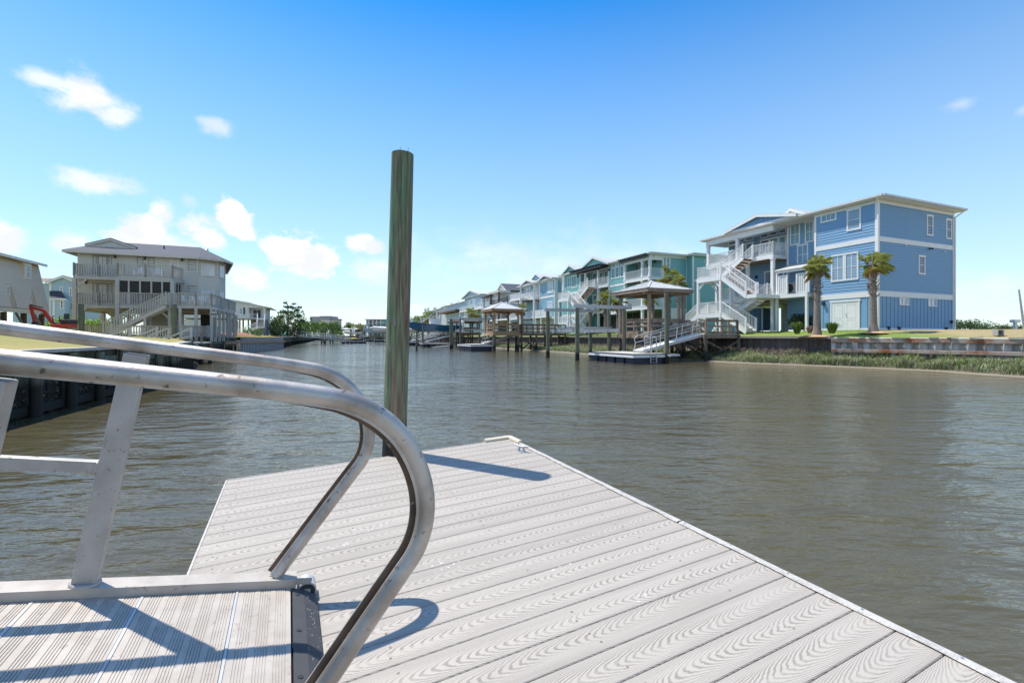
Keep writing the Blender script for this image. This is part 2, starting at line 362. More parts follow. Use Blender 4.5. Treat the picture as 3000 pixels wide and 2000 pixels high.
mu2 = nd(nt, 'ShaderNodeMath', operation='MAXIMUM'); lk(nt, prev.outputs[0], mu2.inputs[0]); lk(nt, mu.outputs[0], mu2.inputs[1]); prev = mu2
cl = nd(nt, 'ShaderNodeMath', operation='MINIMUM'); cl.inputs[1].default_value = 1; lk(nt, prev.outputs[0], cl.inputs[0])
# pale veil of air low over the horizon
vl = nd(nt, 'ShaderNodeMapRange'); vl.inputs['From Min'].default_value = -.02; vl.inputs['From Max'].default_value = .64
vl.inputs['To Min'].default_value = .80; vl.inputs['To Max'].default_value = 0; lk(nt, el.outputs[0], vl.inputs['Value'])
m0 = nd(nt, 'ShaderNodeMix', data_type='RGBA'); m0.inputs['B'].default_value = (3.3, 4.2, 4.6, 1)
lk(nt, gm.outputs[0], m0.inputs['A']); lk(nt, vl.outputs[0], m0.inputs['Factor'])
cn2 = nd(nt, 'ShaderNodeTexNoise'); cn2.inputs['Scale'].default_value = 17; cn2.inputs['Detail'].default_value = 6; lk(nt, cmap.outputs[0], cn2.inputs['Vector'])
cr_ = nd(nt, 'ShaderNodeMapRange', interpolation_type='SMOOTHSTEP'); cr_.inputs['From Min'].default_value = .40; cr_.inputs['From Max'].default_value = .64; lk(nt, cn2.outputs['Fac'], cr_.inputs['Value'])
ccol = nd(nt, 'ShaderNodeMix', data_type='RGBA'); ccol.inputs['A'].default_value = (4.15, 4.3, 4.65, 1); ccol.inputs['B'].default_value = (5.0, 5.0, 5.05, 1); lk(nt, cr_.outputs[0], ccol.inputs['Factor'])
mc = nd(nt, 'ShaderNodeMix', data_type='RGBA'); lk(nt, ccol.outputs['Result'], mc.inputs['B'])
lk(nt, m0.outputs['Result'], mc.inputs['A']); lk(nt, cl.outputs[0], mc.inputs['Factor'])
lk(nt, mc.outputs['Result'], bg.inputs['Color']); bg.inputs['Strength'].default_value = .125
SC.cycles.max_bounces = 6

# ------------------------------------------------------------------ water
m, nt2, b = newmat('canal_water')
b.inputs['Base Color'].default_value = (.088, .078, .044, 1); b.inputs['Roughness'].default_value = .06; b.inputs['IOR'].default_value = 1.333
tc2 = nd(nt2, 'ShaderNodeTexCoord')
def wv(scale, sxy, rot, detail, dist=0):
    mp = nd(nt2, 'ShaderNodeMapping'); mp.inputs['Scale'].default_value = (sxy[0], sxy[1], 1); mp.inputs['Rotation'].default_value = (0, 0, R(rot))
    lk(nt2, tc2.outputs['Object'], mp.inputs['Vector'])
    n = nd(nt2, 'ShaderNodeTexNoise'); n.inputs['Scale'].default_value = scale; n.inputs['Detail'].default_value = detail; n.inputs['Distortion'].default_value = dist; n.inputs['Roughness'].default_value = .5
    lk(nt2, mp.outputs[0], n.inputs['Vector']); return n
patch = nd(nt2, 'ShaderNodeMapRange'); patch.inputs['From Min'].default_value = .35; patch.inputs['From Max'].default_value = .65; patch.inputs['To Min'].default_value = .55; patch.inputs['To Max'].default_value = 1.35
lk(nt2, wv(.06, (1, 2.2), 12, 3, 1.0).outputs['Fac'], patch.inputs['Value'])
prevn = None
for sc_, st_, ro_, de_, di_, dist_ in ((.55, (.7, 1.5), 14, 2, .8, .10), (1.5, (.8, 1.9), 5, 2, .6, .055), (4.6, (.7, 1.9), -8, 3, .5, .022), (13, (.7, 1.7), 6, 3, .4, .0065)):
    bb = nd(nt2, 'ShaderNodeBump'); bb.inputs['Strength'].default_value = 1; bb.inputs['Distance'].default_value = dist_
    mu_ = nd(nt2, 'ShaderNodeMath', operation='MULTIPLY'); lk(nt2, wv(sc_, st_, ro_, de_, di_).outputs['Fac'], mu_.inputs[0])
    if dist_ < .08: lk(nt2, patch.outputs[0], mu_.inputs[1])
    else: mu_.inputs[1].default_value = 1
    lk(nt2, mu_.outputs[0], bb.inputs['Height'])
    if prevn: lk(nt2, prevn, bb.inputs['Normal'])
    prevn = bb.outputs[0]
lk(nt2, prevn, b.inputs['Normal'])
mb = MB(); S = 2500
mb.add([(-S, -300, 0), (S, -300, 0), (S, S, 0), (-S, S, 0)], [(0, 1, 2, 3)])
tag(mb.build('water', 'canal_water'), kind='structure')

# ------------------------------------------------------------------ land
def land(name, path, offs, mats, side=1, label=None, fix=None):
    """path: bank line; offs: (offset inland, z, material index)"""
    mb = MB(); n = len(path); rows = []
    for i, p in enumerate(path):
        a = Vector(path[max(i-1, 0)][:2]); c = Vector(path[min(i+1, n-1)][:2]); d = (c-a).normalized()
        nn = Vector((d.y, -d.x))*side
        if fix: nn = Vector(fix)
        zc = p[2]
        rows.append([(p[0]+nn.x*o, p[1]+nn.y*o, (zc if z is None else z)) for o, z, _ in offs])
    k = len(offs)
    for r in rows: mb.v += r
    for i in range(n-1):
        for j in range(k-1):
            a = i*k+j; fc = (a, a+1, a+k+1, a+k) if side > 0 else (a, a+k, a+k+1, a+1)
            mb.f.append(fc[::-1]); mb.m.append(offs[j][2])
    return tag(mb.build(name, mats), kind='structure')
U = Vector((-.375, .927)).normalized()
def bank(t): return Vector((19.9, 28.5))+U*t       # right bulkhead line
RB = [(*bank(t), 1.74) for t in (0, 10, 25, 40, 60, 90, 120, 160, 219)]
land('lawn_right', RB, [(0.0, None, 0), (1.6, 1.95, 0), (4.2, 2.2, 0), (60, 2.25, 1), (420, 2.25, 1)], ['lawn_green', 'ground_far'], fix=(.927, .375))
land('lawn_vacant', [(34.5, 9, 1.72), (30.1, 14.5, 1.72), (25.1, 22.5, 1.72), (21.2, 27.6, 1.74), (*bank(0), 1.74)], [(0, None, 0), (1.6, 1.95, 0), (4.2, 2.2, 0), (60, 2.25, 0), (420, 2.25, 0)], ['lawn_tan'], fix=(.927, .375))
LB = [(-2, -16, 1.45), (-7.33, 0, 1.45), (-10.9, 10.2, 1.45), (-13.6, 18, 1.45), (-19.5, 27.5, 1.5), (-27.2, 37.5, 1.68), (-28.6, 47, 1.7), (-35.2, 69, 1.7), (-46, 95, 1.7), (-67, 151, 1.7), (-96, 223, 1.7)]
land('lawn_left', LB, [(0, None, 0), (3, 1.78, 0), (9, 2.0, 0), (60, 2.05, 1), (420, 2.1, 1)], ['lawn_left', 'ground_far'], side=-1)
mb = MB(); mb.add([(-520, 229, 1.70), (-96, 223.0, 1.70), (-62, 231.4, 1.70), (380, 330, 1.75), (900, 2400, 1.75), (-2200, 2400, 1.75)], [(0, 1, 2, 3, 4, 5)])
tag(mb.build('ground', 'ground_far'), kind='structure')
# ================================================================== FOREGROUND
d1 = Vector(((845-HX)/F, 1, (HY-966)/F)); d2 = Vector(((4265-HX)/F, 1, (HY-878)/F))
NN = d2.cross(d1).normalized(); U1 = d1.normalized(); U2 = U1.cross(NN).normalized()
ODK = Vector((0, 0, EYE)) + NN*(-1.21)
DM = Matrix(((U2.x, U1.x, NN.x, ODK.x), (U2.y, U1.y, NN.y, ODK.y), (U2.z, U1.z, NN.z, ODK.z), (0, 0, 0, 1)))
DMI = DM.inverted()
def dkp(px, py, z=0):                              # survey pixel -> dock coordinates on level z of the dock
    r = DMI.to_3x3() @ Vector(((px-HX)/F, 1, (HY-py)/F)); o = DMI @ Vector((0, 0, EYE))
    return o + r*((z-o.z)/r.z)

# composite boards with embossed cathedral grain (board coordinates in the UV map)
m, nt3, b = newmat('composite_board')
uv = nd(nt3, 'ShaderNodeUVMap'); s3 = nd(nt3, 'ShaderNodeSeparateXYZ'); lk(nt3, uv.outputs[0], s3.inputs[0])
def mth(op, a, b_, c=None):
    q = nd(nt3, 'ShaderNodeMath', operation=op)
    for i, v in enumerate((a, b_, c)):
        if v is None: continue
        if isinstance(v, (int, float)): q.inputs[i].default_value = v
        else: lk(nt3, v, q.inputs[i])
    return q.outputs[0]
def noise3(sc, st, det=2):
    mp = nd(nt3, 'ShaderNodeMapping'); mp.inputs['Scale'].default_value = st; lk(nt3, uv.outputs[0], mp.inputs['Vector'])
    n = nd(nt3, 'ShaderNodeTexNoise'); n.inputs['Scale'].default_value = sc; n.inputs['Detail'].default_value = det; lk(nt3, mp.outputs[0], n.inputs['Vector']); return n.outputs['Fac']
wob = mth('MULTIPLY', mth('SUBTRACT', noise3(1, (2.2, 0, 0)), .5), .10)     # the heart of the grain wanders across the board
vv = mth('SUBTRACT', mth('FRACT', s3.outputs['Y'], 0), .5)                  # -.5...5 across (1 unit = 1 m, board id in the integer part)
vc = mth('ADD', mth('MULTIPLY', vv, 1.0), wob)
par = mth('MULTIPLY', mth('MULTIPLY', vc, vc), -1500)
ph = mth('ADD', mth('MULTIPLY', s3.outputs['X'], 25), par)
ph = mth('ADD', ph, mth('MULTIPLY', noise3(1, (6, 26, 0), 3), 1.5))
ph = mth('ADD', ph, mth('MULTIPLY', noise3(1, (60, 120, 0), 2), .5))
sn = mth('SINE', mth('MULTIPLY', ph, 6.2832), 0)
rg = nd(nt3, 'ShaderNodeMapRange', interpolation_type='SMOOTHSTEP'); rg.inputs['From Min'].default_value = .0; rg.inputs['From Max'].default_value = .8
lk(nt3, sn, rg.inputs['Value'])
gn = nd(nt3, 'ShaderNodeMapRange'); gn.inputs['From Min'].default_value = .25; gn.inputs['From Max'].default_value = .6; lk(nt3, noise3(1, (1.5, 25, 0), 3), gn.inputs['Value'])
fac = mth('MULTIPLY', rg.outputs[0], gn.outputs[0])
mx = nd(nt3, 'ShaderNodeMix', data_type='RGBA'); mx.inputs['A'].default_value = (.425, .388, .340, 1); mx.inputs['B'].default_value = (.265, .236, .205, 1)
lk(nt3, fac, mx.inputs['Factor'])
gi = nd(nt3, 'ShaderNodeNewGeometry')
hv = nd(nt3, 'ShaderNodeHueSaturation'); lk(nt3, mx.outputs['Result'], hv.inputs['Color'])
lk(nt3, mth('MULTIPLY_ADD', gi.outputs['Random Per Island'], .10, .95), hv.inputs['Value'])
dirt = nd(nt3, 'ShaderNodeMapRange'); dirt.inputs['From Min'].default_value = .60; dirt.inputs['From Max'].default_value = .8; dirt.inputs['To Max'].default_value = .35
tc3 = nd(nt3, 'ShaderNodeTexCoord'); nz = nd(nt3, 'ShaderNodeTexNoise'); nz.inputs['Scale'].default_value = 2.2; nz.inputs['Detail'].default_value = 7; lk(nt3, tc3.outputs['Object'], nz.inputs['Vector']); lk(nt3, nz.outputs['Fac'], dirt.inputs['Value'])
md3 = nd(nt3, 'ShaderNodeMix', data_type='RGBA'); lk(nt3, hv.outputs[0], md3.inputs['A']); md3.inputs['B'].default_value = (.33, .30, .27, 1); lk(nt3, dirt.outputs[0], md3.inputs['Factor'])
lk(nt3, md3.outputs['Result'], b.inputs['Base Color']); b.inputs['Roughness'].default_value = .62; b.inputs['Specular IOR Level'].default_value = .3
bp = nd(nt3, 'ShaderNodeBump'); bp.inputs['Strength'].default_value = .5; bp.inputs['Distance'].default_value = .0015; bp.invert = True
lk(nt3, rg.outputs[0], bp.inputs['Height']); lk(nt3, bp.outputs[0], b.inputs['Normal'])
mat('trim_strip', (.58, .56, .53), .5, c2=(.40, .37, .33), scale=30, contrast=.2, bump=.3)
mat('fender', (.62, .55, .43), .5, c2=(.56, .49, .37), scale=3)
mat('rubber_plate', (.062, .064, .068), .7, c2=(.045, .046, .05), scale=20)
def weathered_alu(name, a, bb, cc, rough=.42, metal=.75):
    m, n_, b = newmat(name)
    t = nd(n_, 'ShaderNodeTexCoord')
    def nz(s, d, st=(1, 1, 1)):
        mp = nd(n_, 'ShaderNodeMapping'); mp.inputs['Scale'].default_value = st; lk(n_, t.outputs['Object'], mp.inputs['Vector'])
        q = nd(n_, 'ShaderNodeTexNoise'); q.inputs['Scale'].default_value = s; q.inputs['Detail'].default_value = d; lk(n_, mp.outputs[0], q.inputs['Vector']); return q.outputs['Fac']
    r1 = nd(n_, 'ShaderNodeMapRange'); r1.inputs['From Min'].default_value = .38; r1.inputs['From Max'].default_value = .62; lk(n_, nz(9, 6), r1.inputs['Value'])
    mx = nd(n_, 'ShaderNodeMix', data_type='RGBA'); mx.inputs['A'].default_value = (*a, 1); mx.inputs['B'].default_value = (*bb, 1); lk(n_, r1.outputs[0], mx.inputs['Factor'])
    r2 = nd(n_, 'ShaderNodeMapRange'); r2.inputs['From Min'].default_value = .63; r2.inputs['From Max'].default_value = .72; lk(n_, nz(40, 4), r2.inputs['Value'])
    m2 = nd(n_, 'ShaderNodeMix', data_type='RGBA'); m2.inputs['B'].default_value = (*cc, 1); lk(n_, mx.outputs['Result'], m2.inputs['A']); lk(n_, r2.outputs[0], m2.inputs['Factor'])
    lk(n_, m2.outputs['Result'], b.inputs['Base Color'])
    r3 = nd(n_, 'ShaderNodeMapRange'); r3.inputs['To Min'].default_value = rough-.1; r3.inputs['To Max'].default_value = rough+.16; lk(n_, nz(30, 5), r3.inputs['Value']); lk(n_, r3.outputs[0], b.inputs['Roughness'])
    b.inputs['Metallic'].default_value = metal
    bp = nd(n_, 'ShaderNodeBump'); bp.inputs['Strength'].default_value = .25; bp.inputs['Distance'].default_value = .0015; lk(n_, nz(160, 4), bp.inputs['Height']); lk(n_, bp.outputs[0], b.inputs['Normal'])
weathered_alu('rail_alu', (.54, .505, .465), (.36, .32, .28), (.16, .125, .10), .44, .62)
weathered_alu('post_alu', (.47, .455, .43), (.38, .365, .34), (.16, .14, .12), .55, .5)
weathered_alu('deck_alu', (.50, .455, .40), (.42, .375, .325), (.34, .30, .26), .55, .15)
weathered_alu('channel_dirt', (.22, .15, .10), (.12, .085, .06), (.30, .26, .22), .8, .1)

dock = thing('floating_dock', 'near floating dock of pale grey composite boards with a white edge strip', 'dock')
dock.matrix_world = DM
X0, X1, YF, YN = -.49, 2.055, 4.36, -2.2
pt = dkp(2510, 1780.6).y; PITCH = .145
k0 = int((YF-pt)/PITCH); bm_ = MB(); bm_.uv = []
rr = random.Random(3); y = pt + k0*PITCH; first = True; yy1 = YF; bid = 0
ys = [YF]
while y > YN: ys.append(y); y -= PITCH
if ys[0]-ys[1] < .05: ys.pop(1)
for ya, yb in zip(ys, ys[1:]):
    y1, y0 = ya-.0016, yb+.0016; n0 = len(bm_.v); c = .0035
    pr = [(y0, -.025), (y0, -c), (y0+c, 0), (y1-c, 0), (y1, -c), (y1, -.025)]
    vs = [(x, q, z) for x in (X0, X1) for q, z in pr]
    bm_.add(vs, [(i, i+6, (i+1)+6, i+1) for i in range(5)]+[(5, 11, 6, 0), (0, 1, 2, 3, 4, 5), (11, 10, 9, 8, 7, 6)], 0)
    off = rr.uniform(0, 30); bid += 1; sh = rr.uniform(-.02, .02); mid = (y0+y1)/2
    for x, q, z in vs: bm_.uv.append((x+off, bid+.5+(q-mid)+sh))
    for sx in (-.40, .30, 1.02, 1.72):
        for dy in (.028, -.03):
            if rr.random() < .35: continue
            xx = sx+rr.uniform(-.012, .012); n1 = len(bm_.v)
            bm_.cyl((xx, mid+dy, -.004), (xx, mid+dy, .0012), .0052, n=8, m=1); bm_.uv += [(0, 0)]*(len(bm_.v)-n1)
o = bm_.build('deck_boards', ['composite_board', 'weathered_wood'], dock)
mb = MB(); mb.box(X0+.02, X1-.02, YN, YF-.02, -.17, -.027); mb.build('frame', 'weathered_wood', dock)
for i in range(3):
    mb = MB(); y0 = YF-.15-i*2.1; mb.box(X0+.06, X1-.06, y0-1.7, y0, -.72, -.172); mb.build('float', 'black_plastic', dock, bevel=.03)
# waving strip screwed along the right edge, in two lengths
for (ya, yb) in ((4.12, 2.015), (2.005, YN)):
    mb = MB(); N = 60; rw = random.Random(int(ya*10)); rows = []
    for i in range(N+1):
        y = ya+(yb-ya)*i/N; l = .0045*math.sin(y*9.3)+.003*math.sin(y*23+1)+.002*rw.uniform(-1, 1)
        xi = X1-.012+l*.6; rows.append([(xi, y, .004+abs(l)*.5), (xi+.004, y, .010+abs(l)*.5), (X1+.022, y, .011), (X1+.030, y, .004), (X1+.030, y, -.05), (X1+.006, y, -.05), (X1+.004, y, .000)])
    for r_ in rows: mb.v += r_
    for i in range(N):
        for j in range(6):
            a = i*7+j; mb.f.append((a, a+1, a+8, a+7)); mb.m.append(0)
    y = ya-.03
    while y > yb: mb.cyl((X1+.010, y, .009), (X1+.010, y, .0145), .007, .004, n=8, m=1); y -= .31
    mb.build('edge_strip', ['trim_strip', 'galvanised'], dock)
mb = MB(); mb.box(X0-.010, X0+.001, YN, YF, -.16, .004); mb.build('side_strip', 'trim_strip', dock)
mb = MB(); mb.box(X0, X1, YF+.001, YF+.012, -.16, .002); mb.build('end_strip', 'trim_strip', dock)
# corner fender: an L of rounded cream vinyl
mb = MB(); prof = [(-.012, .004), (-.008, .022), (.006, .032), (.03, .032), (.046, .02), (.05, -.01), (.05, -.09), (.02, -.1), (.02, .004)]
pth = [(X1-.27, YF, 0, 1), (X1-.01, YF, 0, 1), (X1-.004, YF-.004, .72, .72), (X1, YF-.01, 1, 0), (X1, YF-.235, 1, 0)]
for (x, y, nx, ny) in pth: mb.v += [(x+nx*a, y+ny*a, z) for a, z in prof]
k = len(prof)
for i in range(len(pth)-1):
    for j in range(k): a = i*k+j; b2_ = i*k+(j+1) % k; mb.f.append((a, b2_, b2_+k, a+k)); mb.m.append(0)
mb.f.append(tuple(range(k))); mb.m.append(0); mb.f.append(tuple(range(4*k, 5*k))); mb.m.append(0)
mb.build('corner_fender', 'fender', dock, smooth=True)
# mooring cleat on the far corner
cp = dkp(1528, 1322); cl_ = MB(); ca = math.radians(28); ax = Vector((math.cos(ca)*.35+.1, -.9, 0)).normalized()
pa = [cp+ax*t+Vector((0, 0, z)) for t, z in ((-.095, .062), (-.06, .055), (-.03, .048), (.03, .048), (.06, .055), (.095, .062))]
for a, b_, ra, rb in zip(pa, pa[1:], (.004, .008, .010, .010, .008), (.008, .010, .010, .008, .004)): cl_.cyl(a, b_, ra, rb, n=10)
for t in (-.022, .022): cl_.cyl(cp+ax*t*1.5, cp+ax*t+Vector((0, 0, .046)), .012, .008, n=10)
cl_.box(cp.x-.03, cp.x+.03, cp.y-.045, cp.y+.045, 0, .006)
cl_.build('cleat', 'galvanised', dock, smooth=True)

for (cx, cy, nn_, sp_, sd) in ((1120, 1538, 26, .09, 1), (985, 1600, 9, .06, 2), (1245, 1660, 6, .05, 3), (1640, 1660, 8, .05, 4), (1890, 1745, 5, .04, 5), (1330, 1655, 7, .06, 6)):
    mb = MB(); rq = random.Random(sd); c0 = dkp(cx, cy, .001)
    for k in range(nn_):
        u_ = rq.gauss(0, 1)*sp_; v_ = rq.gauss(0, 1)*sp_*.25; r_ = rq.uniform(.002, .008); N_ = 7
        mb.add([(c0.x+u_+v_*.4, c0.y+v_+u_*.1, .0012)]+[(c0.x+u_+v_*.4+r_*rq.uniform(.6, 1.4)*math.cos(6.283*i/N_), c0.y+v_+u_*.1+r_*rq.uniform(.5, 1)*math.sin(6.283*i/N_), .0008) for i in range(N_)], [(0, 1+i, 1+(i+1) % N_) for i in range(N_)])
    o = mb.build('bird_droppings', 'gelcoat', dock); o['kind'] = 'stuff'

# ---- mooring pile behind the dock
def pile(name, label, base, top_z, r0=.15, r1=None, lean=(0, 0), material='pile', group=None, z0=-1.2, n=20, cat='piling', wob=.006, seed=1):
    r1 = r0*.9 if r1 is None else r1; rp = random.Random(seed); K = 14; mb = MB(); H = top_z-z0
    for k in range(K+1):
        t = k/K; z = z0+H*t
        cx = lean[0]*(z-base[2]) + math.sin(t*5+seed)*wob; cy = lean[1]*(z-base[2]) + math.cos(t*4+seed)*wob
        r = r0+(r1-r0)*t
        for i in range(n):
            a = 2*math.pi*i/n; q = r*(1+.025*math.sin(3*a+seed+t*3)+.015*math.sin(7*a+t*6)); mb.v.append((cx+q*math.cos(a), cy+q*math.sin(a), z-base[2]))
    for k in range(K):
        for i in range(n): a = k*n+i; b_ = k*n+(i+1) % n; mb.f.append((a, b_, b_+n, a+n)); mb.m.append(0)
    mb.f.append(tuple(range(K*n, K*n+n))); mb.m.append(0)
    if label:
        o = mb.build(name, material, None, smooth=True); o.location = base; tag(o, label, cat, group)
    else: o = mb.build(name, material, None, smooth=True)
    return o
pb = at(1155, 1337, 4.42); ptop = at(1178, 452, 4.42)
lean = ((ptop.x-pb.x)/(ptop.z-pb.z), 0)
pb0 = Vector((pb.x-lean[0]*pb.z, 4.42, 0))
rt = thing('mooring_pile', 'tall green and brown timber pile standing at the far edge of the near dock', 'piling', pb0)
o = pile('pile_shaft', None, (0, 0, 0), ptop.z, .118, .104, lean, 'pile_near', z0=-1.5, n=48, wob=.003, seed=4); o.parent = rt
mb = MB(); tx = lean[0]*ptop.z
for dx, dy, h in ((-.035, .03, .035), (-.012, -.03, .06), (.03, .02, .032), (.062, -.02, .058), (.075, .03, .02)):
    mb = MB(); mb.cyl((tx+dx, dy, ptop.z-.01), (tx+dx+.002, dy, ptop.z+h), .0022, .0018, n=6); mb.build('spike', 'dark_metal', rt)
for zz, dx, s in ((.93+.75, -.045, .018), (1.94, -.005, .022), (1.28, -.055, .014)):
    mb = MB(); mb.sph((lean[0]*zz+dx, -.108+abs(dx)*.28, zz), s, 10, 6, (.75, .35, 2.1))
    mb.build('knot', 'weathered_grey', rt, smooth=True)

# ---- aluminium gangway
TH = R(12.45); PE = dkp(862, 1684, .11)
gang = thing('gangway', 'aluminium gangway with looped handrails sloping down onto the near floating dock', 'gangway')
GM = DM @ Matrix.Translation(PE) @ Matrix.Rotation(TH, 4, 'Y')
gang.matrix_world = GM; GMI = GM.inverted(); WG = 1.0
def gpt(a, h, y=0): return Vector((a*math.cos(TH)-h*math.sin(TH), y, a*math.sin(TH)+h*math.cos(TH)))
def gpx(px, py, z):
    r = GMI.to_3x3() @ Vector(((px-HX)/F, 1, (HY-py)/F)); o = GMI @ Vector((0, 0, EYE)); return o+r*((z-o.z)/r.z)
LG = 6.6
raw = [(-.91, 1.134), (-.517, 1.054), (-.179, .986), (-.03, .955), (.109, .922), (.16, .903), (.207, .877), (.25, .840), (.285, .797), (.312, .748), (.332, .695), (.344, .638), (.345, .578), (.333, .52), (.309, .470), (.272, .425), (.235, .382)]
foot = (-.072, .018)
def catmull(P, per=5):
    out = []
    for i in range(len(P)-1):
        p0, p1, p2, p3 = P[max(i-1, 0)], P[i], P[i+1], P[min(i+2, len(P)-1)]
        for k in range(per):
            t = k/per; out.append(.5*((2*p1)+(p2-p0)*t+(2*p0-5*p1+4*p2-p3)*t*t+(3*p1-3*p2+p3-p0)*t**3))
    out.append(P[-1]); return out
P3 = [gpt(a, h) for a, h in raw]; sl0 = (P3[1]-P3[0]).normalized(); sl0 = Vector((1, 0, sl0.z*.3)).normalized()
start = [P3[0]-sl0*(LG-1.2), P3[0]-sl0*2.0, P3[0]-sl0*.8]
line = start + catmull(P3[:], 5) + [gpt(.15, .282), gpt(foot[0], foot[1])]
def rail(yoff):
    mb = MB(); r = .0262; prof = []
    for i in range(25):
        a = R(-146)+R(292)*i/24; prof.append((r*math.cos(a), r*math.sin(a)))
    prof += [(-.0300, -.0150), (-.0300, -.0110), (-.021, -.0110), (-.021, .0100), (-.0420, .0100), (-.0420, .0145)][::-1]
    K = len(prof); n = len(line)
    for i, p in enumerate(line):
        tgt = (line[min(i+1, n-1)]-line[max(i-1, 0)]).normalized(); B = Vector((0, 1, 0)); N = B.cross(tgt).normalized()*-1
        N = Vector((-tgt.z, 0, tgt.x))                       # outward normal (up on the straight run)
        ls = max(0, min(1, (p.x-P3[3].x)/.25)) if i < n-2 else 1
        for k_, (a, b_) in enumerate(prof): mb.v.append(tuple(p+N*(a if k_ < 25 else -.021+(a+.021)*(.25+.75*ls))+B*b_+Vector((0, yoff, 0))))
    for i in range(n-1):
        for j in range(K):
            a = i*K+j; b_ = i*K+(j+1) % K; mb.f.append((a, b_, b_+K, a+K)); mb.m.append(1 if 26 <= j <= 28 else 0)
    mb.f.append(tuple(range(K))); mb.m.append(0); mb.f.append(tuple(range((n-1)*K, n*K))); mb.m.append(0)
    return mb.build('handrail', ['rail_alu', 'channel_dirt'], gang, smooth=True)
rail(0); rail(-WG)
dirX = Vector((1, 0, 0))
for yo in (0, -WG):
    mb = MB(); mb.box(-LG, .012, yo-.042, yo+.042, -.15, 0); mb.box(-LG, .0, yo-.042-(.0 if yo else .001), yo+.043, -.151, -.149)
    mb.build('side_beam', 'deck_alu', gang, bevel=.003)
top_at = lambda X: P3[0].z + (X-P3[0].x)*((P3[2].z-P3[0].z)/(P3[2].x-P3[0].x)) if X > P3[0].x else P3[0].z+(X-P3[0].x)*sl0.z/sl0.x
px_ = gpt(-.69, .146).x-.055
for yo in (0, -WG):
    for k in range(5):
        X = px_-k*1.22+.03
        mb = MB(); mb.box(X-.038, X+.038, yo-.025, yo+.025, .0, top_at(X)-.034); mb.cyl((X, yo, 0), (X, yo, .012), .052, .045, n=12)
        mb.build('rail_post', 'post_alu', gang, bevel=.004)
mz = (gpt(-.641, .613).z+gpt(-.929, .652).z)/2-.008
for yo in (0, -WG):
    for k in range(5):
        Xa = px_-k*1.22+.03-.038; mb = MB(); mb.box(Xa-1.144, Xa, yo-.019, yo+.019, mz-.022, mz+.022)
        mb.cyl((Xa-.006, yo, mz), (Xa+.004, yo, mz), .031, .028, n=10)
        mb.build('middle_rail', 'post_alu', gang, bevel=.003)
# grooved deck planks between bright joint strips
seams = [gpx(697, 1720, -.035).x, gpx(421, 1740, -.035).x, gpx(96, 1760, -.035).x]
xe = gpx(855, 1712, -.035).x
joints = [xe]+seams
while joints[-1] > -LG+.3: joints.append(joints[-1]-.305)
for ja, jb in zip(joints, joints[1:]):
    mb = MB(); pr = [(jb+.007, -.065), (jb+.007, -.035)]; x = jb+.010; i = 0
    while x < ja-.010:
        if i % 6 == 0: x += .016
        else:
            pr += [(x+.0028, -.035), (x+.0034, -.0376), (x+.0060, -.0376), (x+.0066, -.035)]; x += .0088
        i += 1
    pr += [(ja-.006, -.035), (ja-.006, -.065)]
    n = len(pr); mb.v = [(a, -WG+.044, z) for a, z in pr]+[(a, -.044, z) for a, z in pr]
    mb.f = [(i, i+1, n+i+1, n+i) for i in range(n-1)]+[(n-1, 0, n, 2*n-1)]; mb.m = [0]*n
    mb.build('deck_plank', 'deck_alu', gang)
    if jb > -2.2:
        mb = MB(); mb.box(jb-.004, jb+.0055, -WG+.046, -.046, -.05, -.0325); mb.build('joint_strip', 'aluminium_dull', gang)
# dark transition flap sloping to the dock, with bolts
fl0 = Vector((xe+.001, 0, -.034)); Gd = GM.to_3x3().inverted() @ DM.to_3x3()
def d2g(x, y, z): return GMI @ (DM @ Vector((x, y, z)))
ca_ = d2g(dkp(925, 1708, .02).x, PE.y, .012); pr = [(xe+.002, -.034), (xe+.05, -.040), (ca_.x-.004, ca_.z+.008), (ca_.x, ca_.z), (ca_.x-.01, ca_.z-.008), (xe+.03, -.062), (xe+.002, -.052)]
mb = MB(); mb.ext([(a, -WG+.03, z) for a, z in pr], (0, WG-.075, 0))
for yy in (-.36, -.62, -.10, -.88): mb.cyl((xe+.022, yy, -.036), (xe+.022, yy, -.0345), .009, n=12, m=1)
rs = random.Random(5)
for i in range(70): q = (rs.uniform(xe+.052, ca_.x-.008), rs.uniform(-WG+.05, -.06)); t = (q[0]-xe-.05)/(ca_.x-.004-xe-.05); zz = -.040+(ca_.z+.008+.040)*t; mb.box(q[0], q[0]+rs.uniform(.0008, .003), q[1], q[1]+rs.uniform(.0008, .003), zz-.001, zz+.0006, m=2)
mb.build('end_flap', ['rubber_plate', 'black_plastic', 'gelcoat'], gang)
for yo in (0, -WG):
    rc = d2g(dkp(896, 1690, .04).x, PE.y+.0, .040)
    mb = MB(); mb.cyl((rc.x, yo-.035, rc.z), (rc.x, yo+.045, rc.z), .040, n=28); mb.build('roller', 'aluminium_dull', gang, smooth=True)
    mb = MB(); mb.box(.008, rc.x+.012, yo-.050, yo-.043, rc.z-.012, rc.z+.018); mb.box(.008, rc.x+.01, yo-.046, yo-.036, -.02, .004); mb.cyl((rc.x, yo-.041, rc.z), (rc.x, yo-.0355, rc.z), .034, n=24, m=1); mb.build('roller_bracket', ['post_alu', 'black_plastic'], gang)
# shore end: a short timber landing for the gangway on the left bank
le = GM @ Vector((-LG, -WG/2, -.05))
ld = thing('timber_landing', 'timber landing on the left bank carrying the top of the gangway', 'landing', (le.x-.9, le.y-.3, 0), 0)
mb = MB(); mb.box(-1.1, 1.0, -1.2, 1.2, le.z-.12, le.z-.03); mb.build('platform', 'grey_deck_wood', ld)
for sx_ in (-.9, .85):
    for sy_ in (-1, 1): mb = MB(); mb.box(sx_-.08, sx_+.08, sy_-.08, sy_+.08, -.8, le.z-.122); mb.build('post', 'pier_wood', ld)
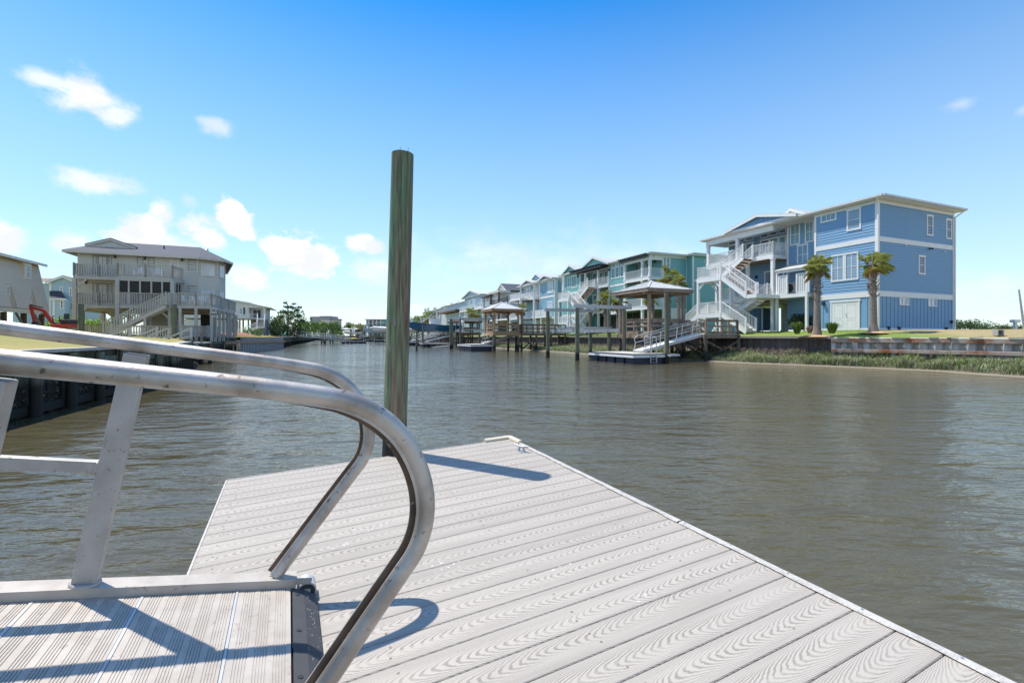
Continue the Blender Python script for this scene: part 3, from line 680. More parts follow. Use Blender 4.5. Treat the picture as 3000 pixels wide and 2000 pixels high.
# ================================================================== HOUSE KIT
class House:
    """a building with its own straight frame: x along its front, y out of or into it, z = world height"""
    def __init__(s, name, label, cat, org, deg, zg, group=None):
        s.e = thing(name, label, cat, (org[0], org[1], zg), R(deg), group); s.zg = zg
        s.M = Matrix.Translation((org[0], org[1], 0)) @ Matrix.Rotation(R(deg), 4, 'Z'); s.MI = s.M.inverted()
        s.o = s.MI @ Vector((0, 0, EYE))
    def ray(s, px, py): return s.MI.to_3x3() @ Vector(((px-HX)/F, 1, (HY-py)/F))
    def f(s, px, py, y=0):
        r = s.ray(px, py); t = (y-s.o.y)/r.y; p = s.o+r*t; return p.x, p.z
    def s_(s, px, py, x=0):
        r = s.ray(px, py); t = (x-s.o.x)/r.x; p = s.o+r*t; return p.y, p.z
    def put(s, mb, name, mats, parent=None, smooth=False, bevel=0, label=None):
        mb.v = [(a, b, c-s.zg) for a, b, c in mb.v]
        return mb.build(name, mats, parent or s.e, smooth, bevel, label)
    def rect(s, x0, x1, yt, yb, c=0, plane='y'):
        q = s.f if plane == 'y' else s.s_
        a0 = q(x0, 0, c)[0]; a1 = q(x1, 0, c)[0]; xm = (x0+x1)/2
        z1 = q(xm, yt, c)[1]; z0 = q(xm, yb, c)[1]
        return min(a0, a1), max(a0, a1), z0, z1
def pbox(mb, plane, a0, a1, c0, c1, z0, z1, m=0):
    if plane == 'y': mb.box(a0, a1, c0, c1, z0, z1, m)
    else: mb.box(c0, c1, a0, a1, z0, z1, m)
def lap(mb, plane, c, sg, a0, a1, z0, z1, course=.19, out=.022, m=0):
    z = z0
    while z < z1-.01:
        zt = min(z+course, z1); o = c+sg*out; i = c+sg*.002
        P = [(a0, o, z), (a1, o, z), (a1, i, zt), (a0, i, zt), (a0, c-sg*.01, z), (a1, c-sg*.01, z)]
        if plane == 'x': P = [(b, a, zz) for a, b, zz in P]
        mb.add(P, [(0, 1, 2, 3), (4, 5, 1, 0)], m); z = zt
def batten(mb, plane, c, sg, a0, a1, z0, z1, sp=.4, m=0, w=.045):
    pbox(mb, plane, a0, a1, c-sg*.02, c+sg*.004, z0, z1, m); a = a0+sp*.5
    while a < a1: pbox(mb, plane, a-w/2, a+w/2, c, c+sg*.028, z0, z1, m); a += sp
def window(H, plane, c, sg, rc, glassm='window_glass', nx=1, ny=2, trim=.10, fr='white_paint', name='window', parent=None, head=.03, gx=.02):
    a0, a1, z0, z1 = rc; mb = MB(); p = .045
    t = min(trim, (a1-a0)*.28)
    pbox(mb, plane, a0, a0+t, c, c+sg*p, z0+t, z1-t); pbox(mb, plane, a1-t, a1, c, c+sg*p, z0+t, z1-t)
    pbox(mb, plane, a0-head, a1+head, c, c+sg*(p+.012), z1-t*1.1, z1+head*.6); pbox(mb, plane, a0-head*.5, a1+head*.5, c, c+sg*(p+.012), z0, z0+t)
    ia0, ia1, iz0, iz1 = a0+t, a1-t, z0+t, z1-t*1.1
    for i in range(1, nx):
        a = ia0+(ia1-ia0)*i/nx; pbox(mb, plane, a-gx, a+gx, c+sg*.008, c+sg*.028, iz0, iz1)
    for j in range(1, ny):
        z = iz0+(iz1-iz0)*j/ny; pbox(mb, plane, ia0, ia1, c+sg*.008, c+sg*.027, z-gx, z+gx)
    w = H.put(mb, name, fr, parent)
    q = MB(); pbox(q, plane, ia0-.005, ia1+.005, c-sg*.02, c+sg*.012, iz0-.005, iz1+.005); H.put(q, 'pane', glassm, w)
    return w
def railing(mb, A, B, h=.95, sp=.13, bal=.035, top=(.09, .045), posts=True, post=.10, m=0, low=.09):
    A = Vector(A); B = Vector(B); L = (B-A).length; n = max(1, int((Vector((B.x-A.x, B.y-A.y, 0)).length)/sp)); U_ = Vector((0, 0, 1))
    mb.beam(A+U_*h, B+U_*h, top[0], top[1], m); mb.beam(A+U_*low, B+U_*low, .05, .05, m)
    for i in range(1, n):
        p = A.lerp(B, i/n); mb.box(p.x-bal/2, p.x+bal/2, p.y-bal/2, p.y+bal/2, p.z+low, p.z+h-.02, m)
    if posts:
        for p in (A, B): mb.box(p.x-post/2, p.x+post/2, p.y-post/2, p.y+post/2, p.z-.02, p.z+h+.09, m)
def flight(H, A, B, width, axis='x', parent=None, mt='white_paint', tread='white_paint', rails=True, soff=None, name='stair', sp=.14):
    """straight stair from A (top) down to B; width spans +y from A (axis x)"""
    A = Vector(A); B = Vector(B); n = max(3, int(abs(A.z-B.z)/.19)); W = Vector((0, width, 0)) if axis == 'x' else Vector((width, 0, 0))
    mb = MB()
    for w in (Vector((0, 0, 0)), W): mb.beam(A+w-Vector((0, 0, .16)), B+w-Vector((0, 0, .16)), .05, .30, 0)
    d = (B-A)/n
    for i in range(n):
        p = A+d*(i+.5); z = A.z+d.z*(i+1)
        if axis == 'x': mb.box(p.x-abs(d.x)*.55, p.x+abs(d.x)*.55, p.y+.03, p.y+width-.03, z-.04, z, 1); mb.box(p.x-.01, p.x+.01, p.y+.03, p.y+width-.03, z-.17, z-.041, 1)
        else: mb.box(p.x+.03, p.x+width-.03, p.y-abs(d.y)*.55, p.y+abs(d.y)*.55, z-.04, z, 1)
    st = H.put(mb, name, [mt, soff or tread], parent)
    if rails:
        for w in (Vector((0, 0, 0)), W):
            mb = MB(); railing(mb, A+w, B+w, sp=sp); H.put(mb, 'stair_railing', mt, st)
    return st
def post(H, x, y, z0, z1, w=.2, m='white_paint', cap=True, name='post'):
    mb = MB(); mb.box(x-w/2, x+w/2, y-w/2, y+w/2, z0, z1)
    if cap: mb.box(x-w*.68, x+w*.68, y-w*.68, y+w*.68, z1-.14, z1-.06); mb.box(x-w*.68, x+w*.68, y-w*.68, y+w*.68, z0, z0+.16)
    return H.put(mb, name, m)
def gable(H, x0, x1, y, depth, ze, zr, wall, roofm='metal_roof', trim='white_paint', sg=1, bat=True, over=.25, parent=None):
    """front-facing gable: triangular wall on plane y, roof running back by depth"""
    xm = (x0+x1)/2; sl = (zr-ze)/(xm-x0)
    mb = MB(); mb.ext([(x0, y, ze), (x1, y, ze), (xm, y, zr)], (0, -sg*.1, 0)); 
    if bat:
        a = x0+.35
        while a < x1-.3: zt = ze+(min(a-x0, x1-a))*sl-.05; mb.box(a-.02, a+.02, y, y+sg*.025, ze+.02, zt); a += .4
    g = H.put(mb, 'gable', wall, parent)
    mb = MB(); t = .09; yo = y+sg*over
    for s0, s1 in ((x0-over, xm), (x1+over, xm)):
        zs = ze-over*sl
        mb.ext([(s0, yo, zs+.03), (s1, yo, zr+.03), (s1, yo, zr+.03+t), (s0, yo, zs+.03+t)], (0, -sg*(depth+over), 0))
    H.put(mb, 'gable_roof', roofm, parent)
    mb = MB()
    for s0, s1 in ((x0-over, xm), (x1+over, xm)):
        zs = ze-over*sl; mb.ext([(s0, yo+sg*.02, zs-.14), (s1, yo+sg*.02, zr-.14), (s1, yo+sg*.02, zr+.05), (s0, yo+sg*.02, zs+.05)], (0, -sg*.05, 0))
    mb.box(x0-over, x1+over, y-sg*.02, y+sg*.10, ze-.16, ze+.02)
    H.put(mb, 'gable_trim', trim, parent)
    return g
def hip(H, x0, x1, y0, y1, ze, rise, roofm='metal_roof', trim='white_paint', seams=True, t=.2, parent=None, gut=True):
    """low hip roof with eave board"""
    w = min(x1-x0, y1-y0)/2; P = [(x0, y0, ze), (x1, y0, ze), (x1, y1, ze), (x0, y1, ze)]
    if x1-x0 > y1-y0: r = [(x0+w, (y0+y1)/2, ze+rise), (x1-w, (y0+y1)/2, ze+rise)]; fs = [(0, 1, 5, 4), (1, 2, 5), (2, 3, 4, 5), (3, 0, 4)]
    else: r = [((x0+x1)/2, y0+w, ze+rise), ((x0+x1)/2, y1-w, ze+rise)]; fs = [(0, 1, 4), (1, 2, 5, 4), (2, 3, 5), (3, 0, 4, 5)]
    mb = MB(); mb.add(P+r, fs+[(3, 2, 1, 0)])
    if seams:
        sp = .42; a = x0+sp
        while a < x1:
            k = min(1, (a-x0)/w, (x1-a)/w); 
            for yy, sg in ((y0, 1), (y1, -1)): mb.beam((a, yy, ze+.015), (a, yy+sg*w*k, ze+rise*k+.015), .025, .04)
            a += sp
        a = y0+sp
        while a < y1:
            k = min(1, (a-y0)/w, (y1-a)/w)
            for xx, sg in ((x0, 1), (x1, -1)): mb.beam((xx, a, ze+.015), (xx+sg*w*k, a, ze+rise*k+.015), .025, .04)
            a += sp
    rf = H.put(mb, 'roof', roofm, parent)
    mb = MB(); mb.box(x0+.03, x1-.03, y0+.03, y1-.03, ze-t, ze-.005); H.put(mb, 'eave', trim, parent)
    if gut:
        mb = MB()
        for (a, b_) in (((x0, y1+.06), (x1, y1+.06)), ((x0-.06, y0), (x0-.06, y1)), ((x0, y0-.06), (x1, y0-.06))):
            mb.beam((*a, ze-.07), (*b_, ze-.07), .11, .12)
        H.put(mb, 'gutter', 'gutter', parent)
    return rf
def downspout(H, pts, m='white_paint'):
    mb = MB()
    for a, b_ in zip(pts, pts[1:]): mb.beam(a, b_, .08, .08)
    return H.put(mb, 'downspout', m)
def lamp(H, x, y, z, sg=1, ax='y'):
    mb = MB()
    if ax == 'y': mb.box(x-.07, x+.07, y, y+sg*.04, z-.12, z+.12); mb.cyl((x, y+sg*.12, z-.13), (x, y+sg*.12, z+.10), .065, .08, n=8); mb.box(x-.02, x+.02, y, y+sg*.13, z+.10, z+.13)
    else: mb.box(x, x+sg*.04, y-.07, y+.07, z-.12, z+.12); mb.cyl((x+sg*.12, y, z-.13), (x+sg*.12, y, z+.10), .065, .08, n=8)
    return H.put(mb, 'wall_lamp', 'dark_metal')
def chair(name, label, loc, rz, m, group=None, s=1):
    """slatted garden chair with a raked back"""
    t = thing(name, label, 'chair', loc, rz, group); t.scale = (s,)*3
    mb = MB()
    for i in range(5): mb.box(-.26+i*.108, -.26+i*.108+.085, -.25, .27, .33, .355)
    mb.build('seat', m, t)
    mb = MB()
    for i in range(5):
        x = -.22+i*.11; hh = .95-abs(i-2)*.05; mb.beam((x, .24, .33), (x, .24+.28, hh), .085, .02, up=(0, 1, 0))
    mb.build('backrest', m, t)
    for sx_ in (-1, 1):
        mb = MB(); mb.box(sx_*.33-.06, sx_*.33+.06, -.32, .36, .56, .58); mb.build('armrest', m, t)
        mb = MB(); mb.box(sx_*.30-.02, sx_*.30+.02, -.28, -.2, 0, .56); mb.build('leg', m, t)
        mb = MB(); mb.beam((sx_*.28, -.22, .33), (sx_*.28, .42, .02), .03, .08); mb.build('leg', m, t)
    return t

# row frame: x runs away along the canal, y towards the canal
RO = Vector((23.9, 30)); RD = math.degrees(math.atan2(U.y, U.x))
def row(t, off=0): q = RO+U*t+Vector((-U.y, U.x))*off; return q     # off > 0 towards the water

# ================================================================== BLUE HOUSE
def c5(x, y=0): return 2000+.3699*x, 520+.3699*y
H = House('house', 'large cornflower blue three storey house with white decks and stairs, nearest on the right bank', 'house', row(0), RD, 2.2)
def R5(x0, x1, yt, yb, c=0, plane='y'):
    a, b_ = c5(x0, yt), c5(x1, yb); return H.rect(a[0], b_[0], a[1], b_[1], c, plane)
ZG, ZE = 2.22, 10.95; BW = 8.7
xs1 = H.f(*c5(1048), 0)[0]; xs2 = 7.5
zb1a, zb1b = 8.02, 8.34; zb2a, zb2b = 4.42, 4.78
mb = MB()
mb.box(.02, xs1-.02, -BW+.02, -.02, ZG, ZE-.1)
lap(mb, 'y', 0, 1, .0, xs1, zb1b, ZE-.2); lap(mb, 'y', 0, 1, 0, xs1, zb2b, zb1a)
lap(mb, 'x', 0, -1, -BW, 0, zb1b, ZE-.2); lap(mb, 'x', 0, -1, -BW, 0, zb2b, zb1a)
batten(mb, 'y', 0, 1, 0, xs1, ZG, zb2a, .42); batten(mb, 'x', 0, -1, -BW, 0, ZG, zb2a, .42)
H.put(mb, 'wall', 'blue_siding')
mb = MB(); mb.box(xs1-.01, 14.2, -BW+.02, -1.52-.9, zb2b, ZE-.1); mb.box(xs1-.01, xs2, -BW+.03, -1.52, ZG+.1, ZE-.1); lap(mb, 'y', -1.5, 1, xs1, xs2, 5.6, ZE-.2)
lap(mb, 'y', -2.4, 1, xs2, 12.6, 5.1, 7.9); lap(mb, 'y', -2.4, 1, xs2, 14.2, 8.45, ZE-.2)
H.put(mb, 'porch_wall', 'blue_siding')
mb = MB()                                          # white trim: corners, belts
for z0, z1 in ((zb1a, zb1b), (zb2a, zb2b), (ZG, ZG+.12)):
    mb.box(.12, xs1-.1, -.01, .042, z0, z1); mb.box(-.042, .01, -BW+.13, -.13, z0, z1)
for z0, z1 in ((ZG, ZE-.2),):
    mb.box(-.05, .14, -.13, .05, z0, z1); mb.box(-.05, .13, -BW-.05, -BW+.13, z0, z1); mb.box(xs1-.12, xs1+.03, -.14, .045, z0, z1)
mb.box(.14, xs1-.12, -.005, .038, ZE-.42, ZE-.2); mb.box(-.038, .005, -BW+.13, -.13, ZE-.42, ZE-.2)
mb.box(xs2-.16, xs2, -1.62, -1.455, 5.1, ZE-.2)
H.put(mb, 'trim', 'white_paint')
hip(H, -.5, 15.0, -BW-.5, .36, ZE, 1.0, t=.18)
mb = MB(); mb.box(.02, xs2, -1.5, .32, ZE-.23, ZE-.185); H.put(mb, 'soffit', 'cream_paint')
mb = MB(); mb.box(xs2, 14.5, -.12, .12, ZE-.62, ZE-.20); mb.box(14.25, 14.5, -2.4, -.12, ZE-.62, ZE-.2); mb.box(xs2, 14.25, -2.4, -.12, ZE-.22, ZE-.19); H.put(mb, 'porch_beam', 'white_paint')
# windows
window(H, 'y', 0, 1, R5(1095, 1220, 262, 350), 'teal_glass', 3, 1)
window(H, 'y', 0, 1, R5(1302, 1415, 245, 418), 'blind_glass', 1, 2)
rc = R5(1178, 1395, 600, 818); am = (rc[0]+rc[1])/2
window(H, 'y', 0, 1, (rc[0], am-.005, rc[2], rc[3]), 'blind_glass', 2, 2, head=0); window(H, 'y', 0, 1, (am+.005, rc[1], rc[2], rc[3]), 'blind_glass', 2, 2, head=0)
for q in ((852, 932, 365, 535), (970, 1042, 345, 512), (908, 997, 528, 690)): window(H, 'y', -1.5, 1, R5(*q, c=-1.5), 'teal_glass', 2, 2)
for q in ((1930, 1980, 298, 462), (2083, 2127, 330, 490), (1865, 1917, 618, 768)): window(H, 'x', 0, -1, R5(*q, plane='x'), 'dark_glass', 1, 2)
for q in ((1712, 1790, 935, 1012), (1940, 2010, 945, 1022)): window(H, 'x', 0, -1, R5(*q, plane='x'), 'curtain_glass', 1, 1, trim=.07, head=0)
# garage style double door
rc = R5(1172, 1405, 985, 1212); z0 = ZG+.03; mb = MB(); rz = rc[3]
mb.box(rc[0], rc[0]+.10, 0, .05, z0, rz); mb.box(rc[1]-.10, rc[1], 0, .05, z0, rz); mb.box(rc[0]-.05, rc[1]+.05, 0, .06, rz, rz+.14)
fr = H.put(mb, 'double_door', 'white_paint')
for k in (0, 1):
    a0 = rc[0]+.11+k*((rc[1]-rc[0]-.22)/2); a1 = a0+(rc[1]-rc[0]-.22)/2-.008; mb = MB(); mb.box(a0, a1, .0, .030, z0, rz-.01)
    w_ = a1-a0
    for (p0, p1) in ((.08, .38), (.44, .92)):
        zz0 = z0+(rz-z0)*p0; zz1 = z0+(rz-z0)*p1
        for g_ in ((a0+w_*.16, a0+w_*.86, zz0, zz0+.03), (a0+w_*.16, a0+w_*.86, zz1-.03, zz1), (a0+w_*.16, a0+w_*.16+.03, zz0+.03, zz1-.03), (a0+w_*.86-.03, a0+w_*.86, zz0+.03, zz1-.03)): mb.box(g_[0], g_[1], .029, .040, g_[2], g_[3])
    H.put(mb, 'door_leaf', 'white_paint', fr)
am = (rc[0]+rc[1])/2
mb = MB(); mb.sph((am-.1, .07, z0+1.0), .035, 8, 6); mb.sph((am-.1, .06, z0+1.14), .025, 8, 6); H.put(mb, 'handle', 'galvanised', fr)
mb = MB(); mb.beam((xe_ := H.f(*c5(1120), 0)[0], .1, 4.05), (xe_, .1, 4.3), .16, .16); H.put(mb, 'wall_lamp', 'dark_metal')
for q, zz in ((1950, 565),): a, z = H.s_(*c5(q, zz)); mb = MB(); mb.box(-.14, -.04, a-.06, a+.06, z-.05, z+.05); mb.cyl((-.14, a, z), (-.28, a+.1, z-.05), .045, .06, n=8); H.put(mb, 'floodlight', 'dark_metal')
for q, zz in ((1755, 540), (2065, 587)): a, z = H.s_(*c5(q, zz)); mb = MB(); mb.box(-.13, -.04, a-.05, a+.05, z-.04, z+.04); H.put(mb, 'vent_hood', 'white_paint')
for q, zz in ((1624, 1190), (1706, 1192), (2078, 1195), (2122, 1143)):
    a, z = H.s_(*c5(q, zz)); mb = MB(); mb.box(-.12, -.03, a-.09, a+.09, z-.1, z+.1); mb.box(-.14, -.118, a-.06, a+.06, z-.07, z+.05); H.put(mb, 'wall_box', 'dark_metal')
downspout(H, [(-.12, .30, ZE-.15), (-.07, .1, ZE-.55), (-.07, .1, ZG+.1)])
downspout(H, [(-.45, -BW-.4, ZE-.15), (-.09, -BW-.02, ZE-.6), (-.09, -BW-.02, ZG+.1)])
# upper deck, its soffit, level-one deck
Z2, Z1 = 8.45, 5.1
for z, x1_ in ((Z2, 14.5), (Z1, 12.9)):
    mb = MB(); mb.box(xs2, x1_, -2.4, .12, z-.06, z); mb.box(xs2-.02, x1_, .06, .13, z-.36, z-.062); mb.box(xs2-.05, xs2, -1.5, .1, z-.36, z-.062)
    d_ = H.put(mb, 'deck', 'white_paint')
    mb = MB(); mb.box(xs2+.02, x1_-.02, -2.35, .04, z-.28, z-.2); H.put(mb, 'deck_soffit', 'soffit_wood', d_)
mb = MB(); railing(mb, (xs2+.05, .02, Z2), (9.5, .02, Z2)); H.put(mb, 'railing', 'white_paint')
mb = MB(); railing(mb, (xs2+.05, .02, Z2), (xs2+.05, -1.45, Z2)); H.put(mb, 'railing', 'white_paint')
mb = MB(); railing(mb, (10.7, .02, Z2), (14.4, .02, Z2)); H.put(mb, 'railing', 'white_paint')
mb = MB(); railing(mb, (14.4, .02, Z2), (14.4, -2.3, Z2)); H.put(mb, 'railing', 'white_paint')
mb = MB(); railing(mb, (xs2+.15, .02, Z1), (9.95, .02, Z1)); H.put(mb, 'railing', 'white_paint')
mb = MB(); railing(mb, (10.1, .02, Z1), (12.8, .02, Z1)); H.put(mb, 'railing', 'white_paint')
for x, z0, z1 in ((14.35, Z2, ZE-.6), (11.05, Z2, ZE-.6), (10.0, Z1, Z2-.3), (7.62, Z1, Z2-.3), (12.8, Z1, Z2-.3), (10.0, ZG, Z1-.3), (7.62, ZG, Z1-.3), (12.8, ZG, Z1-.3)):
    post(H, x, -.02, z0, z1, .24)
for x in (10, 12.8, 7.7): post(H, x, -4.5, ZG, Z1-.3, .3); post(H, x, -8, ZG, Z1-.3, .3)
mb = MB(); mb.beam((10, -4.5, 4.0), (10, -5.3, 4.8), .1, .1); mb.beam((12.8, -4.5, 4.0), (12.0, -4.5, 4.8), .1, .1); mb.beam((7.7, -4.5, 4.0), (8.5, -4.5, 4.8), .1, .1); H.put(mb, 'brace', 'white_paint')
mb = MB(); mb.box(xs2-.2, 14.2, -BW, -2.4, 4.6, 4.78); H.put(mb, 'underfloor', 'cream_paint')
# doors and transoms behind the upper porch
def porch_unit(q, tr, gm='dark_glass', c=-2.4):
    window(H, 'y', c, 1, R5(*q, c=c), gm, 1, 1, trim=.11, name='door')
    window(H, 'y', c, 1, R5(*tr, c=c), 'dark_glass', 1, 1, trim=.06, head=0)
for q, tr in (((365, 425, 535, 640), (365, 425, 503, 532)), ((447, 505, 528, 630), (447, 497, 482, 510)), ((500, 565, 515, 620), (500, 560, 470, 500)),
              ((615, 690, 490, 600), (615, 680, 440, 478)), ((690, 760, 475, 590), (690, 752, 425, 460)), ((762, 822, 460, 580), (765, 820, 408, 442))):
    porch_unit(q, tr, 'teal_glass' if q[0] in (690, 447, 762) else 'dark_glass')
window(H, 'y', -2.4, 1, R5(650, 805, 735, 910, c=-2.4), 'dark_glass', 2, 1, name='door'); window(H, 'y', -2.4, 1, R5(455, 488, 765, 870, c=-2.4), 'curtain_glass', 1, 1, name='door')
lamp(H, H.f(*c5(588), -2.4)[0], -2.38, 7.1)
gx0, gz = H.f(*c5(595, 305), .3)
gable(H, gx0-3.3, gx0+3.1, .35, 4, ZE+.08, gz, 'blue_siding')
gx1, gz1 = H.f(*c5(815, 268), -4.2); gable(H, gx1-3.4, gx1+2.2, -4.2, 3, ZE+.4, gz1, 'white_paint', bat=False)
# lean-to with louvred screens and condenser
xa, xb = H.f(*c5(985), .0)[0], xs2-.05
mb = MB(); mb.box(xa-.1, xb, -1.5, .12, Z1-.30, Z1-.02); H.put(mb, 'side_platform', 'white_paint')
for (p, q) in ((905, 1000), (765, 828)):
    x0, x1 = sorted((H.f(*c5(p), .06)[0], H.f(*c5(q), .06)[0])); mb = MB(); a = x0+.05
    mb.box(x0, x1, .03, .09, Z1, Z1+.07); mb.box(x0, x1, .03, .09, Z1+1.42, Z1+1.5)
    for e_ in (x0, x1): mb.box(e_-.05, e_+.05, .0, .12, Z1, Z1+1.5)
    while a < x1: mb.box(a, a+.1, .04, .075, Z1+.07, Z1+1.42); a += .15
    H.put(mb, 'screen', 'white_paint')
mb = MB(); x0, z0 = H.f(*c5(745, 768), .1); x1, z1 = H.f(*c5(960, 745), .1)
mb.add([(x1, .25, 7.02), (x0+.1, .25, 7.02), (x0+.1, -1.5, 7.62), (x1, -1.5, 7.62), (x1, .25, 6.95), (x0+.1, .25, 6.95), (x0+.1, -1.5, 7.5), (x1, -1.5, 7.5)], [(0, 1, 2, 3), (7, 6, 5, 4), (0, 4, 5, 1), (1, 5, 6, 2), (3, 2, 6, 7), (0, 3, 7, 4)])
H.put(mb, 'leanto_roof', 'metal_roof'); mb = MB(); mb.box(x1+.02, x0+.08, .0, .12, 6.78, 6.94); H.put(mb, 'leanto_beam', 'white_paint')
for x in (x0+.02, xa): post(H, x, .03, ZG, Z1-.3, .17, cap=False); 
post(H, x0+.02, .03, Z1, 6.8, .14, cap=False); post(H, xa, .03, Z1, 6.8, .14, cap=False)
xc = H.f(*c5(862), -.6)[0]; mb = MB(); mb.box(xc-.45, xc+.45, -.9, -.5, Z1+.05, Z1+.95, 0); mb.cyl((xc+.1, -.5, Z1+.5), (xc+.1, -.48, Z1+.5), .33, n=20, m=1); H.put(mb, 'condenser', ['ac_grey', 'dark_metal'])
# storage box under the house
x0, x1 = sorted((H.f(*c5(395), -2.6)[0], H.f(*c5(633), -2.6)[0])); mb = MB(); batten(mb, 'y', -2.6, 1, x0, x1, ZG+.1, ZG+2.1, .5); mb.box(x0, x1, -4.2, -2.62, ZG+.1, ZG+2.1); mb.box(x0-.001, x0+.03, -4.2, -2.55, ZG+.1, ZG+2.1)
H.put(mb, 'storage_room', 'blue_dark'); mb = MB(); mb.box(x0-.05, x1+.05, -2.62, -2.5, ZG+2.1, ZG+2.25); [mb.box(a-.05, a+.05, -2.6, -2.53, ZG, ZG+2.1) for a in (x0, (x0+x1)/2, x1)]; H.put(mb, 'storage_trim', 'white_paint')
# stair tower
ZL, ZP = 6.92, 3.78
for z in (ZL, ZP):
    mb = MB(); mb.box(10.44, 13.06, .25, 2.6, z-.05, z); mb.box(10.4, 13.1, 2.58, 2.64, z-.38, z+.0); mb.box(10.38, 10.43, .25, 2.58, z-.38, z+.0); mb.box(13.07, 13.12, .25, 2.58, z-.38, z); mb.box(10.44, 13.06, .3, 2.5, z-.2, z-.14)
    H.put(mb, 'landing', 'white_paint')
flight(H, (9.3, .25, Z2), (11.9, .25, ZL), 1.1, soff='soffit_wood')
flight(H, (10.44, 1.5, ZL), (7.9, 1.5, Z1), 1.08, soff='soffit_wood')
mb = MB(); mb.box(6.95, 7.9, .14, 2.6, Z1-.3, Z1); H.put(mb, 'landing', 'white_paint')
flight(H, (7.9, .3, Z1), (10.4, .3, ZP), 1.0)
flight(H, (10.4, 1.5, ZP), (7.9, 1.5, ZG+.05), 1.08)
flight(H, (13.1, 1.3, ZP), (15.0, 1.3, ZG+.3), 1.2)
for z in (ZL, ZP):
    for A_, B_ in (((13.02, .3), (13.02, 2.55)), ((13.02, 2.55), (10.5, 2.55))):
        mb = MB(); railing(mb, (*A_, z), (*B_, z)); H.put(mb, 'railing', 'white_paint')
for x, y in ((10.5, 2.52), (13.0, 2.52), (10.5, 1.35), (13.0, .35)): post(H, x, y, ZG-.1, ZL-.38, .2, cap=False)
mb = MB()
for x, y, dx, dy in ((10.5, 2.52, .6, 0), (13.0, 2.52, -.6, 0), (10.5, 2.52, 0, -.6), (13.0, 2.52, 0, -.6), (10.5, 1.35, 0, .5), (13, .35, 0, .6)): mb.beam((x, y, ZL-1.05), (x+dx, y+dy, ZL-.42), .09, .09); mb.beam((x, y, ZP-.95), (x+dx*1.5, y+dy, ZG), .09, .09)
H.put(mb, 'brace', 'white_paint')
BLUE = H
def onhouse(H, x, y, z): return H.M @ Vector((x, y, z))
chair('patio_chair', 'white chair on the upper deck of the cornflower blue house', onhouse(H, 9.0, -.7, Z2), R(RD-180), 'white_paint', 'white chairs on the blue house deck')
chair('patio_chair', 'white chair beside the railing corner of the cornflower blue house upper deck', onhouse(H, 7.9, -.8, Z2), R(RD-150), 'white_paint', 'white chairs on the blue house deck')
# ================================================================== THE ROW BEHIND
def cropf(x0, y0, s): return lambda x, y=0: (x0+s*x, y0+s*y)
def solve_t(px, off=0):                            # where along the row a survey column meets the face line
    k = (px-HX)/F; o = RO+Vector((-U.y, U.x))*off
    return (o.x-k*o.y)/(k*U.y-U.x)
def rowhouse(label, px_corner, name='house'):
    t = solve_t(px_corner); return House(name, label, 'house', row(t), RD, 2.2), t
def tools(H, cr):
    def RR(x0, x1, yt, yb, c=0, plane='y'): a, b_ = cr(x0, yt), cr(x1, yb); return H.rect(a[0], b_[0], a[1], b_[1], c, plane)
    def X(cx, c=0): return H.f(cr(cx)[0], 0, c)[0]
    def Y(cx, c=0): return H.s_(cr(cx)[0], 0, c)[0]
    def Zf(cx, cy, c=0): return H.f(*cr(cx, cy), c)[1]
    return RR, X, Y, Zf
def deck(H, x0, x1, y0, y1, z, m='white_paint', soff='soffit_wood', th=.32, fascia=True):
    mb = MB(); mb.box(x0, x1, y0, y1, z-.05, z)
    if fascia: mb.box(x0-.03, x1+.03, y1, y1+.05, z-th, z+.004); mb.box(x0-.04, x0, y0, y1, z-th, z-.002); mb.box(x1, x1+.04, y0, y1, z-th, z-.002)
    d = H.put(mb, 'deck', m)
    mb = MB(); mb.box(x0+.01, x1-.01, y0+.01, y1-.01, z-th*.8, z-th*.6); H.put(mb, 'deck_soffit', soff, d); return d
def rails(H, pts, m='white_paint', sp=.16, h=.95, **k):
    for a, b_ in zip(pts, pts[1:]): mb = MB(); railing(mb, a, b_, sp=sp, h=h, **k); H.put(mb, 'railing', m)
def pergola(H, x0, x1, y0, y1, z, m='dark_metal'):
    mb = MB()
    for y in (y0+.15, y1-.35): mb.box(x0, x1, y-.05, y+.05, z, z+.22)
    a = x0+.1
    while a < x1: mb.box(a-.03, a+.03, y0, y1, z+.225, z+.38); a += .42
    return H.put(mb, 'pergola', m)

# ---- teal double house
T = cropf(1640, 720, .18707)
H, tT = rowhouse('teal house with dark pergolas and an oval side window, behind the timber gazebo', 1906)
RR, X, Y, Zf = tools(H, T)
LT = X(40); Z2, Z1, ZE, ZG = 8.45, 5.15, 11.1, 2.2
xm0, xm1 = X(1020), X(770); xl0 = X(320); W = 10.5
ys = Y(1985); 
mb = MB(); mb.box(.02, LT, -W, -1.75, Z1-.3, ZE-.1); lap(mb, 'x', 0, -1, ys, -1.7, Z1-.2, ZE-.25); lap(mb, 'y', -1.7, 1, 0, xm0, Z1, ZE-.2)
lap(mb, 'y', 0, 1, xm0, xm1, 4.7, ZE-.2); mb.box(xm0+.01, xm1-.01, -1.8, -.02, 4.7, ZE-.1); lap(mb, 'y', -1.7, 1, xm1, xl0, Z1, ZE-.2); lap(mb, 'y', 0, 1, xl0, LT, 2.3, ZE-.2); mb.box(xl0+.01, LT, -1.8, -.02, 2.3, ZE-.1); lap(mb, 'x', xl0, -1, -1.7, 0, Z1, ZE-.2); lap(mb, 'x', xm0, -1, -1.7, 0, Z1, ZE-.2)
H.put(mb, 'wall', 'teal_siding')
